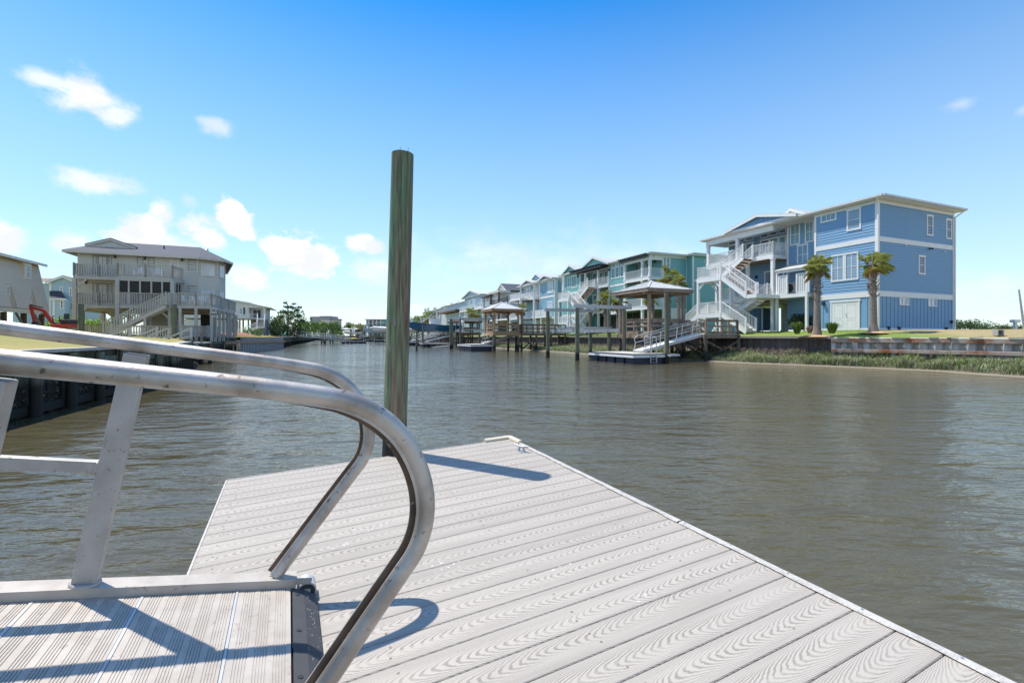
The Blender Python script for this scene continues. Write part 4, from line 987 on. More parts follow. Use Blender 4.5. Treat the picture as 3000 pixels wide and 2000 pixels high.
mb = MB(); mb.box(-.98, 2, -W-3, ys, 2.3, ZE-.1); lap(mb, 'x', -1.0, -1, -W-3, ys, 2.4, ZE-.25); lap(mb, 'y', ys, 1, -1.0, 0, 2.4, ZE-.25); H.put(mb, 'side_wing', 'teal_siding')
mb = MB()
for z0, z1 in ((Z2-.45, Z2-.2), (4.55, 5.0)): mb.box(-.035, .01, ys, -1.7, z0, z1); mb.box(-1.035, -.99, -W-3, ys, z0, z1); mb.box(xm0, xm1, 0, .04, z0, z1); mb.box(xl0, LT, 0, .04, z0, z1)
for (x, y) in ((-.0, -1.72), (-1.0, ys), (0, ys), (-1.0, -W-2.9)): mb.box(x-.05, x+.1, y-.1, y+.05, 2.3, ZE-.2)
for x in (xm0, xm1, xl0, LT): mb.box(x-.08, x+.08, -.06, .05, 2.3, ZE-.2)
mb.box(-.04, 0, ys, -1.7, ZE-.4, ZE-.2); mb.box(-.03, .01, ys, -1.7, 4.55-2.2, 4.55)
H.put(mb, 'trim', 'white_paint')
hip(H, -.5, LT+.5, -W-.5, .45, ZE, 1.3, seams=False); 
mb = MB(); mb.box(-1.5, 3, -W-3.4, ys+.4, ZE-.02, ZE+.10); mb.box(-1.4, 3, -W-3.3, ys+.3, ZE-.2, ZE-.02); H.put(mb, 'wing_roof', 'metal_roof')
mb = MB(); mb.box(.0, xm0, -.14, .14, ZE-.75, ZE-.2); mb.box(0, .2, -1.7, -.14, ZE-.75, ZE-.2); mb.box(xm1, xl0, -.14, .14, ZE-.5, ZE-.2); H.put(mb, 'porch_beam', 'white_paint')
for x in (.12, X(1295), xm0-.05): post(H, x, 0, Z2, ZE-.7, .26); post(H, x, 0, Z1, Z2-.3, .26); post(H, x, 0, ZG, Z1-.3, .26)
for x in (X(605), X(405)): post(H, x, 0, Z2, ZE-.5, .26); post(H, x, 0, Z1, Z2-.3, .26); post(H, x, 0, ZG, Z1-.3, .26)
post(H, X(172), 1.2, Z2, ZE-.5, .2)
for z in (Z2, Z1):
    deck(H, 0.05, xm0, -1.7, .1, z); deck(H, xm1, xl0+.3, -1.7, .1, z)
    rails(H, [(.15, .05, z), (X(1295), .05, z), (xm0-.2, .05, z)]); rails(H, [(.1, -1.6, z), (.1, 0, z)]); rails(H, [(xm1+.1, .05, z), (X(605), .05, z), (X(405), .05, z), (xl0, .05, z)])
pergola(H, .0, X(975), -.6, .75, ZE-.45); pergola(H, xm1-.1, X(150, 1.3), .0, 1.6, ZE-.5)
for q in ((810, 862, 345, 520), (875, 930, 325, 510), (948, 1003, 310, 495)): window(H, 'y', 0, 1, RR(*q), 'dark_glass', 1, 2)
for q in ((810, 862, 288, 330), (875, 930, 272, 315), (948, 1003, 255, 298)): window(H, 'y', 0, 1, RR(*q), 'window_glass', 1, 1, trim=.07, head=0)
c = -1.7
for q in ((1170, 1245, 285, 480), (1320, 1350, 280, 480), (1355, 1395, 265, 480), (430, 490, 440, 600), (515, 580, 425, 600), (625, 680, 410, 590), (700, 750, 385, 580), (440, 515, 765, 935), (530, 580, 765, 940), (1050, 1080, 290, 470)): window(H, 'y', c, 1, RR(*q, c=c), 'dark_glass', 1, 1, name='door')
for q in ((1170, 1245, 230, 265), (1320, 1350, 222, 255), (1365, 1392, 212, 245), (450, 490, 395, 425), (520, 580, 380, 410), (625, 680, 358, 388), (700, 750, 340, 370)): window(H, 'y', c, 1, RR(*q, c=c), 'dark_glass', 1, 1, trim=.05, head=0)
window(H, 'y', 0, 1, RR(125, 162, 490, 660), 'dark_glass', 1, 1, name='door'); window(H, 'y', 0, 1, RR(185, 270, 465, 660), 'dark_glass', 3, 1, name='door'); window(H, 'y', 0, 1, RR(220, 270, 790, 960), 'dark_glass', 1, 2)
for q in ((1795, 1860, 1050, 1120),): window(H, 'x', 0, -1, RR(*q, plane='x'), 'teal_glass', 1, 1)
for q in ((2265, 2300, 230, 270),): window(H, 'x', -1, -1, RR(*q, c=-1, plane='x'), 'dark_glass', 1, 1, trim=.05)
# oval window
cy_, cz_ = H.s_(*T(1692, 266)); ry, rz_ = abs(Y(1655)-Y(1730))/2, .93; mb = MB(); N = 28
for k, (a, b_, d_) in enumerate(((ry, rz_, .05),)):
    o = [(-.0, cy_+a*math.cos(6.2832*i/N), cz_+b_*math.sin(6.2832*i/N)) for i in range(N)]; ii = [(-.0, cy_+(a-.14)*math.cos(6.2832*i/N), cz_+(b_-.14)*math.sin(6.2832*i/N)) for i in range(N)]
    f1 = [(x-.06, y, z) for x, y, z in o]; f2 = [(x-.06, y, z) for x, y, z in ii]
    mb.add(o+f1+ii+f2, [(i, (i+1) % N, N+(i+1) % N, N+i) for i in range(N)]+[(N+i, N+(i+1) % N, 3*N+(i+1) % N, 3*N+i) for i in range(N)]+[(3*N+i, 3*N+(i+1) % N, 2*N+(i+1) % N, 2*N+i) for i in range(N)])
mb.box(-.03, 0, cy_-.02, cy_+.02, cz_-rz_+.14, cz_+rz_-.14); mb.box(-.031, 0, cy_-ry+.14, cy_+ry-.14, cz_-.02, cz_+.02)
w_ = H.put(mb, 'window', 'white_paint'); mb = MB(); mb.ext([(-.015, cy_+(ry-.13)*math.cos(6.2832*i/N), cz_+(rz_-.13)*math.sin(6.2832*i/N)) for i in range(N)], (.02, 0, 0)); H.put(mb, 'pane', 'window_glass', w_)
gable(H, X(770, .3), X(335, .3), .35, 5, ZE+.0, Zf(500, 195, .35), 'teal_siding', bat=False)
gable(H, X(300, .3), X(50, .3), .35, 3, ZE+.0, Zf(165, 308, .35), 'teal_siding', bat=False)
for cx, cy in ((1497, 250),): lamp(H, X(cx, -1.7), -1.68, Zf(cx, cy, -1.7))
for cx, cy in ((780, 375), (290, 480)): lamp(H, X(cx), .02, Zf(cx, cy))
for q in ((1040, 1130, 1045, 1130), (1150, 1240, 1040, 1130), (490, 580, 1090, 1280)):
    mb = MB(); rc = RR(*q, c=-1.8); mb.box(rc[0], rc[1], -1.85, -1.76, rc[2], rc[3]); H.put(mb, 'garage_panel', 'painted_recess_shade' if q[0] > 600 else 'teal_siding')
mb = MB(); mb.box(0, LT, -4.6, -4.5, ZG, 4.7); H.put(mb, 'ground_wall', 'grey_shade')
# its stair tower at the far end
xa, xb, z = X(130, 3.2), X(-30, 3.2), 6.9
mb = MB(); mb.box(xa, xb, .3, 3.2, z-.3, z); H.put(mb, 'landing', 'white_paint'); mb = MB(); mb.box(xa, xb, .3, 3.2, 3.6-.3, 3.6); H.put(mb, 'landing', 'white_paint')
flight(H, (xa-2.2, .4, Z2), (xa+.4, .4, z), 1.1, soff='soffit_wood'); flight(H, (xa, 2.0, z), (xa-2.6, 2.0, Z1), 1.1, soff='soffit_wood')
flight(H, (xa-2.4, .6, Z1), (xa, .6, 3.6), 1.0); flight(H, (xa, 2.0, 3.6), (xa-2.4, 2.0, ZG), 1.1)
for zz in (z, 3.6): rails(H, [(xb, .4, zz), (xb, 3.1, zz), (xa+.1, 3.1, zz)])
for x in (xa+.1, xb-.1):
    for y in (.4, 3.1): post(H, x, y, ZG, z-.3, .2, cap=False)
chair('patio_chair', 'teal chair on the upper deck of the teal house', onhouse(H, X(700, -.8), -.8, Z2), R(RD-190), 'teal_plastic', 'teal chairs on the teal house deck')
chair('patio_chair', 'teal chair at the left end of the teal house upper deck rail', onhouse(H, X(540, -.8), -.8, Z2), R(RD-170), 'teal_plastic', 'teal chairs on the teal house deck')
TEAL = H

# ---- sky blue board and batten house
S_ = cropf(1400, 780, .14032)
H, tS = rowhouse('sky blue board and batten house with a white stair deck and three small gables', 1625)
RR, X, Y, Zf = tools(H, S_); LS = X(885); ZE = 11.05
x1, x2 = X(1297), X(1190); x3 = X(1165)
mb = MB(); mb.box(.02, LS, -11, -.5, 4.8, ZE-.1); batten(mb, 'y', 0, 1, 0, x1, 4.9, ZE-.2, .42); mb.box(.01, x1-.01, -1, -.03, 4.9, ZE-.1); batten(mb, 'x', 0, -1, -11, 0, 2.3, ZE-.2, .42)
batten(mb, 'y', -.4, 1, x1, x2, 4.9, ZE-.2, .42); batten(mb, 'y', -.45, 1, x3, LS, 4.9, ZE-.2, .42); H.put(mb, 'wall', 'sky_siding')
mb = MB(); mb.box(0.2, x2, -3, -.6, ZG, 4.9); mb.box(x2, LS, -6, -5.8, ZG, 4.9); H.put(mb, 'ground_wall', 'cream_paint')
mb = MB(); rc = RR(1100, 1440, 1130, 1250); H.put(mb, 'ground_screen', 'white_paint') if False else None
mb = MB()
for z0, z1 in ((8.05, 8.35), (4.6, 4.95), (ZE-.4, ZE-.2)): mb.box(.1, x1, 0, .045, z0, z1); mb.box(-.045, 0, -11, -.1, z0, z1)
for x in (0.02, x1, x2, x3, LS-.05): mb.box(x-.09, x+.09, -.5, .05, 2.4 if x < 1 else 4.8, ZE-.2)
H.put(mb, 'trim', 'white_paint')
hip(H, -.5, LS+.5, -11.5, .45, ZE, 1.7, seams=False)
for a, b_, ap in ((1400, 1065, (1240, 158)), (1560, 1265, (1405, 195)), (1175, 905, (1010, 295))):
    big = a == 1400; yy = -.6 if big else .4
    gable(H, X(a, yy), X(b_, yy), yy, 4, ZE+(.25 if big else .0), Zf(*ap, yy), 'sky_siding' if big else 'grey_shade', bat=big)
for q in ((1457, 1570, 325, 560), (1457, 1562, 735, 900)): window(H, 'y', 0, 1, RR(*q), 'curtain_glass', 2, 2, trim=.14)
for q in ((1203, 1248, 375, 555), (1250, 1292, 370, 545), (1208, 1250, 610, 780), (1254, 1292, 605, 770)): window(H, 'y', -.4, 1, RR(*q, c=-.4), 'curtain_glass' if q[2] < 500 else 'dark_glass', 1, 1)
window(H, 'x', 0, -1, RR(1720, 1812, 285, 335, plane='x'), 'dark_glass', 1, 1)
for q in ((970, 1010, 455, 640), (1015, 1045, 455, 640), (1048, 1080, 450, 640), (1085, 1125, 445, 630)): window(H, 'y', -.45, 1, RR(*q, c=-.45), 'window_glass', 1, 1, name='door')
window(H, 'y', -.45, 1, RR(965, 1015, 765, 940, c=-.45), 'curtain_glass', 1, 1, name='door')
yd = 1.0; xd0, xd1 = X(1165, yd), X(885, yd)
for z in (Z2-.1, Z1): deck(H, xd0, xd1, -.45, yd, z); rails(H, [(xd0+.05, yd-.05, z), (xd1, yd-.05, z)]); rails(H, [(xd0, -.4, z), (xd0, yd, z)])
for x in (xd0+.1, xd1-.1): post(H, x, yd-.1, ZG, Z1-.3, .26); post(H, x, yd-.1, Z1, Z2-.4, .26)
ye = 2.6; xe0, xe1 = X(885, ye), X(665, ye)
deck(H, xe0, xe1, -2, ye, Z2-.1); rails(H, [(xe0, ye-.05, Z2-.1), (xe1, ye-.05, Z2-.1), (xe1, -1, Z2-.1)])
deck(H, xe0, xe1, -2, ye, Z1-.1); rails(H, [(xe0, ye-.05, Z1-.1), (xe1, ye-.05, Z1-.1)])
for x in (xe0+.1, xe1-.1): post(H, x, ye-.1, ZG, Z2-.4, .3)
xf0, xf1 = X(1435, .9), X(1190, .9); deck(H, xf0, xf1, -.5, .9, Z1); rails(H, [(xf0, .85, Z1), ((xf0+xf1)/2, .85, Z1), (xf1, .85, Z1)], sp=.22, bal=.13)
for x in (xf0+.1, (xf0+xf1)/2, xf1-.1): post(H, x, .8, ZG, Z1-.3, .2, cap=False)
lamp(H, X(1133, -.45), -.43, Zf(1133, 450, -.45)); lamp(H, X(940, -.45), -.43, Zf(940, 490, -.45))
for q, n_ in (((960, 870), 1), ((1050, 0), 2)): chair('patio_chair', ['white chair at the left of the sky blue house balcony', 'white chair at the right of the sky blue house balcony'][n_-1], onhouse(H, xd1-1.0-1.6*(n_-1), .3, Z2-.1), R(RD-180+20*n_), 'white_paint', 'white chairs on the sky blue balcony')

# ---- white house with dark balcony
H, tW = rowhouse('white board and batten house with a dark balcony and grey shingle roof', 1487)
RR, X, Y, Zf = tools(H, S_); LW = X(150); ZE = 10.9
mb = MB(); mb.box(.02, LW, -13, -.03, 2.4, ZE-.1); batten(mb, 'y', 0, 1, 0, LW, 2.4, ZE-.15, .5); batten(mb, 'x', 0, -1, -13, 0, 2.4, ZE-.15, .5); H.put(mb, 'wall', 'white_siding')
hip(H, -.4, LW-1, -13.5, .3, ZE, 1.6, 'shingles', 'dark_metal', seams=False, gut=False)
gable(H, X(640), X(415), .3, 5, ZE, Zf(530, 360, .3), 'white_siding', 'shingles', bat=False)
mb = MB(); mb.box(X(250, .8), LW+.5, -3, 1.1, ZE-.45, ZE-.3); H.put(mb, 'flat_roof', 'dark_shingles')
yd = 2.2; a0, a1 = X(610, yd), X(245, yd)
for z in (Z2-.25, Z1): deck(H, a0, a1, 0, yd, z); rails(H, [(a0, yd-.05, z), ((a0+a1)/2, yd-.05, z), (a1, yd-.05, z)], m='dark_metal', sp=.2); rails(H, [(a0, 0, z), (a0, yd, z)], m='dark_metal', sp=.2)
for x in (X(430, yd), X(262, yd)): post(H, x, yd-.1, Z2-.2, ZE-.5, .32, 'cedar_brown', cap=False); post(H, x, yd-.1, ZG, Z2-.6, .3, 'cedar_brown', cap=False)
mb = MB(); mb.box(X(450, yd), X(235, yd), -.1, yd+.2, ZE-.5, ZE-.1); H.put(mb, 'awning', 'cream_paint')
for q in ((195, 230, 590, 745), (330, 375, 552, 580), (465, 505, 560, 590)): window(H, 'y', 0, 1, RR(*q), 'dark_glass', 1, 1, trim=.06, fr='dark_metal' if q[3] < 600 else 'white_paint')
for q in ((450, 600, 1190, 1262), (690, 830, 1175, 1245)):
    mb = MB(); rc = RR(*q, c=.02); mb.box(rc[0], rc[1], .02, .08, 2.5, rc[3]); H.put(mb, 'garage_opening_shade', 'painted_recess_shade')  # solid dark slab on the wall, its colour standing in for a shaded opening

# ---- pale blue gabled house
G = cropf(1180, 840, .13395)
H, tG = rowhouse('pale blue grey house with one broad gable over a long white balcony', 1415)
RR, X, Y, Zf = tools(H, G); LG_ = X(1355); ZE = Zf(1352, 262)-.05
mb = MB(); mb.box(.02, LG_, -12, -.03, 2.4, ZE-.05); batten(mb, 'y', 0, 1, 0, LG_, 2.4, ZE, .5); batten(mb, 'x', 0, -1, -12, 0, 2.4, ZE, .5); H.put(mb, 'wall', 'pale_siding')
gable(H, .0, LG_, .5, 12, ZE, Zf(1532, 75, .5), 'pale_siding', bat=False, over=.5)
yd = 1.9; a0, a1 = X(1755, yd), X(1247, yd); z = Zf(1600, 470, yd)
deck(H, a0, a1, 0, yd, z); n = 4; rails(H, [(a0+(a1-a0)*i/n, yd-.05, z) for i in range(n+1)], sp=.25)
for i in range(n+1): post(H, a0+(a1-a0)*i/n, yd-.1, ZG, z-.3, .3)
for q in ((1435, 1475, 300, 390), (1515, 1580, 260, 380), (1700, 1735, 235, 440)): window(H, 'y', 0, 1, RR(*q), 'curtain_glass', 1, 1)
for q in ((1460, 1500, 600, 700), (1680, 1720, 560, 660)): window(H, 'y', 0, 1, RR(*q), 'dark_glass', 1, 1)

# ---- pale blue flat-fronted house
H, tP = rowhouse('pale blue flat fronted house with a tall triple window, left of the broad gabled one', 1361)
RR, X, Y, Zf = tools(H, G); L = X(985); ZE = 10.9
mb = MB(); mb.box(.02, L, -11, -.03, 2.4, ZE-.1); lap(mb, 'y', 0, 1, 0, L, 2.4, ZE-.1, .3); lap(mb, 'x', 0, -1, -11, 0, 2.4, ZE-.1, .3); H.put(mb, 'wall', 'pale_siding')
mb = MB(); mb.box(0, L, 0, .05, 7.9, 8.2); mb.box(-.05, .1, -.05, .06, 2.4, ZE); mb.box(L-.1, L+.05, -.05, .06, 2.4, ZE); H.put(mb, 'trim', 'white_paint')
hip(H, -.4, L+.4, -11.4, .4, ZE, 1.0, seams=False)
for q in ((1043, 1058, 350, 490), (1062, 1078, 348, 490), (1082, 1097, 346, 490), (1168, 1182, 330, 405), (1212, 1232, 300, 380)): window(H, 'y', 0, 1, RR(*q), 'dark_glass' if q[0] < 1200 else 'curtain_glass', 1, 1, trim=.12)
mb = MB(); a0, a1 = X(1215, 1.6), X(830, 1.6); mb.box(a0, a1, -.5, 2.4, Zf(1000, 560, 1.6)-.1, Zf(1000, 548, 1.6)+.15); H.put(mb, 'canopy', 'cedar_brown')
for x in (a0+.3, (a0+a1)/2, a1-.3): post(H, x, 2.2, ZG, 6.6, .25, cap=False)

# ---- white three-storey, then the long porch house
H, tQ = rowhouse('narrow white house with pale upper windows between two pale blue neighbours', 1312)
RR, X, Y, Zf = tools(H, G); L = X(840)
mb = MB(); mb.box(.02, L, -11, -.03, 2.4, ZE-.1); batten(mb, 'y', 0, 1, 0, L, 2.4, ZE-.1, .6); batten(mb, 'x', 0, -1, -11, 0, 2.4, ZE-.1, .6); H.put(mb, 'wall', 'white_siding'); hip(H, -.4, L+.4, -11.4, .4, ZE, 1.5, seams=False)
for q in ((895, 925, 400, 480), (930, 960, 395, 475), (925, 950, 600, 680), (860, 880, 420, 540)): window(H, 'y', 0, 1, RR(*q), 'curtain_glass' if q[0] > 890 and q[2] < 500 else 'dark_glass', 1, 1, trim=.15)
H, tR = rowhouse('long pale house with white porch columns and screened bays behind the sport boat', 1290)
RR, X, Y, Zf = tools(H, G); L = X(445); ZE = 10.6
mb = MB(); mb.box(.02, L, -11, -1.5, 2.4, ZE-.1); mb.box(.0, L, -1.49, -.2, 2.4, 6.4); H.put(mb, 'wall', 'white_siding'); mb = MB(); mb.box(.3, L-.3, -1.5, -1.4, 7.6, ZE-.3); H.put(mb, 'screened_bay', 'slate_blue')
hip(H, -.4, L+.4, -11.4, .4, ZE, .9, seams=False)
deck(H, 0, L, -1.5, .1, 7.5); rails(H, [(.1, .05, 7.5), (L/2, .05, 7.5), (L-.1, .05, 7.5)], sp=.3)
for cx in (830, 750, 650, 590, 535, 460): post(H, min(max(X(cx), .2), L-.2), 0, 7.5, ZE-.2, .5, cap=False); 
for cx in (830, 650, 535, 460): post(H, min(max(X(cx), .2), L-.2), 0, 2.3, 7.2, .45, cap=False)
for q in ((668, 738, 445, 575), (540, 582, 455, 580), (470, 520, 470, 575), (850, 880, 430, 540)):
    rc = RR(*q, c=-1.4); window(H, 'y', -1.4, 1, (max(rc[0], .1), rc[1], max(rc[2], 7.6), rc[3]), 'dark_glass', 1, 1, trim=.1, head=0)
# small houses at the end of the row
for lb, c0_, c1_, wm, zt, rm in (('small grey house with a pale roof left of the sport boat', 455, 330, 'slate_blue', 9.3, 'metal_roof'), ('small aqua house with a pale roof at the far end of the row', 305, 60, 'teal_siding', 9.0, 'metal_roof')):
    pc = G(c0_)[0]; H, t_ = rowhouse(lb, pc); RR, X, Y, Zf = tools(H, G); L = X(c1_)
    mb = MB(); mb.box(0, L, -10, 0, 2.4, zt); H.put(mb, 'wall', wm); hip(H, -.6, L+.6, -10.6, .6, zt+.2, 1.6, rm, seams=False)
    mb = MB(); mb.box(L*.3, L*.6, 0, .1, 5, zt); H.put(mb, 'bay', 'white_paint'); window(H, 'y', .1, 1, (L*.35, L*.55, 5.6, 7.6), 'dark_glass', 2, 1)
    window(H, 'y', 0, 1, (L*.7, L*.85, 5.6, 7.6), 'dark_glass', 1, 2); post(H, L*.65, 1, 2.4, zt, .3, cap=False)
# ================================================================== RIGHT BANK: bulkheads, marsh, piers, palms
def bulk(name, label, path, zt, zb=-1, mat_='bulkhead_brown', capm='weathered_grey', sp=.25, cap=(.32, .10), wales=(), pil=0, pilm='pile', out=1, group=None, board=.03, pil_top=0, walem=None):
    """sheet or plank wall: every plank modelled, a cap and wales along it; out = water side"""
    rt = thing(name, label, 'bulkhead', (path[0][0], path[0][1], 0), 0, group); O = Vector((path[0][0], path[0][1], 0))
    wall = MB(); capb = MB(); wl = MB(); 
    for a, b_ in zip(path, path[1:]):
        a = Vector((a[0], a[1], 0))-O; b_ = Vector((b_[0], b_[1], 0))-O; L = (b_-a).length; d = (b_-a)/L; nn = Vector((d.y, -d.x, 0))*out; n = max(1, int(L/sp))
        for i in range(n):
            p = a+d*L*i/n; q = a+d*L*(i+1)/n; o = board if i % 2 else 0
            vs = [p+nn*o, q+nn*o, q-nn*.05, p-nn*.05]; wall.add([(v.x, v.y, zb) for v in vs]+[(v.x, v.y, zt-.02) for v in vs], [(0, 1, 5, 4), (1, 2, 6, 5), (2, 3, 7, 6), (3, 0, 4, 7), (4, 5, 6, 7)])
        capb.beam(a+nn*(cap[0]/2-.1)+Vector((0, 0, zt+cap[1]/2)), b_+nn*(cap[0]/2-.1)+Vector((0, 0, zt+cap[1]/2)), cap[0], cap[1])
        for z, h in wales: wl.beam(a+nn*(board+.07)+Vector((0, 0, z)), b_+nn*(board+.07)+Vector((0, 0, z)), .12, h)
        if pil:
            k = int(L/pil)
            for i in range(k+1):
                c = a+d*(L*i/max(k, 1))+nn*(board+.22); mb = MB(); h = zt-pil_top+random.uniform(-.04, .03)
                mb.cyl((c.x, c.y, zb), (c.x, c.y, h), .12, .11, n=10); mb.build('piling', pilm, rt, smooth=True)
    wall.build('planks', mat_, rt); capb.build('cap', capm, rt)
    if wl.v: wl.build('wale', walem or capm, rt)
    return rt
bulk('bulkhead', 'timber bulkhead with pale cap below the lawns of the right bank houses', [bank(0.0)[:], bank(40)[:], bank(120)[:], bank(219)[:]], 1.66, out=-1, cap=(.34, .14), sp=.3)
# vacant lot: corrugated sheets between two rotting wales
VP_ = [(19.9, 28.6), (21.2, 27.6), (25.1, 22.5), (30.1, 14.5), (34.5, 9.0)]
rt = thing('bulkhead', 'corrugated vinyl sheet bulkhead with two rotting orange stained timber wales', 'bulkhead', (21.2, 27.6, 0)); O = Vector((21.2, 27.6, 0))
wall = MB(); w1 = MB()
for a, b_ in zip(VP_, VP_[1:]):
    a = Vector((*a, 0))-O; b_ = Vector((*b_, 0))-O; L = (b_-a).length; d = (b_-a)/L; nn = Vector((d.y, -d.x, 0)); n = max(1, round(L/.62)); prof = []
    for i in range(n):
        for f_, o in ((0, .14), (.38, .14), (.5, -.08), (.88, -.08)): prof.append(a+d*L*(i+f_)/n+nn*o)
    prof.append(b_+nn*.14)
    for p, q in zip(prof, prof[1:]): wall.add([(p.x, p.y, -1), (q.x, q.y, -1), (q.x, q.y, 1.64), (p.x, p.y, 1.64)], [(0, 1, 2, 3)])
    s = 0; rv = random.Random(int(L*10))
    while s < L:
        e = min(s+rv.uniform(1.6, 2.9), L)
        mb = MB(); mb.beam(a+d*s+nn*.24+Vector((0, 0, 1.56)), a+d*(e-.01)+nn*.24+Vector((0, 0, 1.56+rv.uniform(-.015, .02))), .16, .25); mb.build('upper_wale', 'rusty_wood', rt, bevel=.02)
        mb = MB(); mb.beam(a+d*s+nn*.26+Vector((0, 0, .93+rv.uniform(-.02, .02))), a+d*(e-.01)+nn*.26+Vector((0, 0, .93+rv.uniform(-.02, .02))), .18, .20); mb.build('lower_wale', 'rusty_wood', rt, bevel=.02)
        s = e
    s = .3
    while s < L:
        e = s+rv.uniform(.35, .9); mb = MB(); mb.beam(a+d*s+nn*.20+Vector((0, 0, 1.715)), a+d*min(e, L)+nn*.24+Vector((0, 0, 1.72+rv.uniform(0, .03))), .30, .035); mb.build('cap_board', 'weathered_grey', rt); s = e+rv.uniform(.3, 1.1)
    for i in range(int(L/1.3)):
        c = a+d*(i*1.3+.5)+nn*.30; w1.box(c.x-.09, c.x+.09, c.y-.09, c.y+.09, -1, .82)
wall.build('sheet_wall', 'vinyl_sheet', rt); w1.build('post', 'pier_wood', rt)

# shoreline mud and marsh
shore = [(36, 5), (22.9, 18.9), (22.2, 19.9), (21.6, 23.4), (20.2, 25.7), (17.1, 28.7), (14.4, 31.6), (11.9, 37), (6.9, 47), (4.4, 54.5), (1.2, 62), (-3, 72)]
def wallside(p):
    # nearest point on the bulkhead lines
    best = None; P = Vector(p)
    segs = [((34.5, 9.0), (25.1, 22.5)), ((25.1, 22.5), (21.2, 27.6)), ((21.2, 27.6), tuple(bank(0))), (tuple(bank(0)), tuple(bank(90)))]
    for a, b_ in segs:
        a = Vector(a); b_ = Vector(b_); d = b_-a; t = max(0, min(1, (P-a).dot(d)/d.dot(d))); q = a+d*t; r = (P-q).length
        if best is None or r < best[0]: best = (r, q)
    return best[1]
mb = MB(); sec = []
pts = []
for a, b_ in zip(shore, shore[1:]):
    n = max(2, int((Vector(b_)-Vector(a)).length/.8))
    for i in range(n): pts.append(Vector(a).lerp(Vector(b_), i/n))
pts.append(Vector(shore[-1]))
rv = random.Random(2)
for i, p in enumerate(pts):
    w_ = wallside(p); p = p+Vector((math.sin(i*.9), math.cos(i*.7)))*.12; o = p+(p-w_).normalized()*1.6
    sec.append([(o.x, o.y, -.25), (p.x, p.y, .0+.01), (*p.lerp(w_, .06), .07), (*p.lerp(w_, .3), .2), (*p.lerp(w_, .65), .42), (*w_, .55)])
for r_ in sec: mb.v += r_
for i in range(len(sec)-1):
    for j in range(5): a = i*6+j; mb.f.append((a, a+6, a+7, a+1)); mb.m.append(1 if j == 1 else 0)
tag(mb.build('mud_bank', ['mud', 'sand'], smooth=True), kind='structure')
mb = MB(); rv = random.Random(11)
tot = 60000
cum = []; s_ = 0
for i in range(len(sec)-1):
    p = Vector(sec[i][1][:2]); D = max(14, p.y); L = (Vector(sec[i+1][1][:2])-p).length; s_ += L*(1 if p.x < 26 else .15)*(30/D)**1.1; cum.append(s_)
import bisect
for k in range(tot):
    i = bisect.bisect(cum, rv.random()*s_); i = min(i, len(sec)-2); f_ = rv.random(); t = .07+.9*rv.random()**.85
    a = Vector(sec[i][1][:2]).lerp(Vector(sec[i+1][1][:2]), f_); w_ = Vector(sec[i][5][:2]).lerp(Vector(sec[i+1][5][:2]), f_); p = a.lerp(w_, t); z = .05+.5*t*.85-.03
    D = p.y; clump = .5+.5*math.sin(p.x*2.3+math.sin(p.y*1.9)*2)*math.sin(p.y*1.7)
    if rv.random() > .35+clump*.9: continue
    h = rv.uniform(.22, .56)*(.5+.75*clump)*(1.0 if t < .8 else 1.15); wd = rv.uniform(.008, .018)*(1+max(0, D-24)/40)
    an = rv.uniform(0, 6.28); ln = rv.uniform(.1, .75)*h; dx, dy = math.cos(an), math.sin(an); sx_, sy_ = -dy*wd, dx*wd
    dry = rv.random() < .22+.5*(t > .72)*(p.x < 19.5)+.12*(t < .2); mi = 1 if dry else 0
    m1 = (p.x+dx*ln*.35, p.y+dy*ln*.35, z+h*.62); e_ = (p.x+dx*ln, p.y+dy*ln, z+h*rv.uniform(.75, 1.0))
    mb.add([(p.x-sx_, p.y-sy_, z), (p.x+sx_, p.y+sy_, z), (m1[0]+sx_, m1[1]+sy_, m1[2]), (m1[0]-sx_, m1[1]-sy_, m1[2]), e_], [(0, 1, 2, 3), (3, 2, 4)], mi)
tag(mb.build('marsh_grass', ['marsh_leaf', 'marsh_dry']), 'green and straw coloured marsh grass growing on the mud below the right bulkheads', 'marsh grass', kind='stuff')
# lawn blades along the top edge
mb = MB()
for k in range(9000):
    t = rv.random()**1.4*34; o = rv.uniform(.2, 4.2); q = bank(t)-Vector((-U.y, U.x))*o; z = 1.7+min(o, 4)/4*.48; 
    if o < .25: continue
    an = rv.uniform(0, 6.28); h = rv.uniform(.03, .075); w_ = .012
    mb.add([(q.x-w_*math.cos(an), q.y-w_*math.sin(an), z), (q.x+w_*math.cos(an), q.y+w_*math.sin(an), z), (q.x+.03*math.sin(an), q.y, z+h+.02)], [(0, 1, 2)])
tag(mb.build('lawn_blades', 'bright_leaf'), 'short green grass blades on the lawn in front of the cornflower blue house', 'grass', kind='stuff')

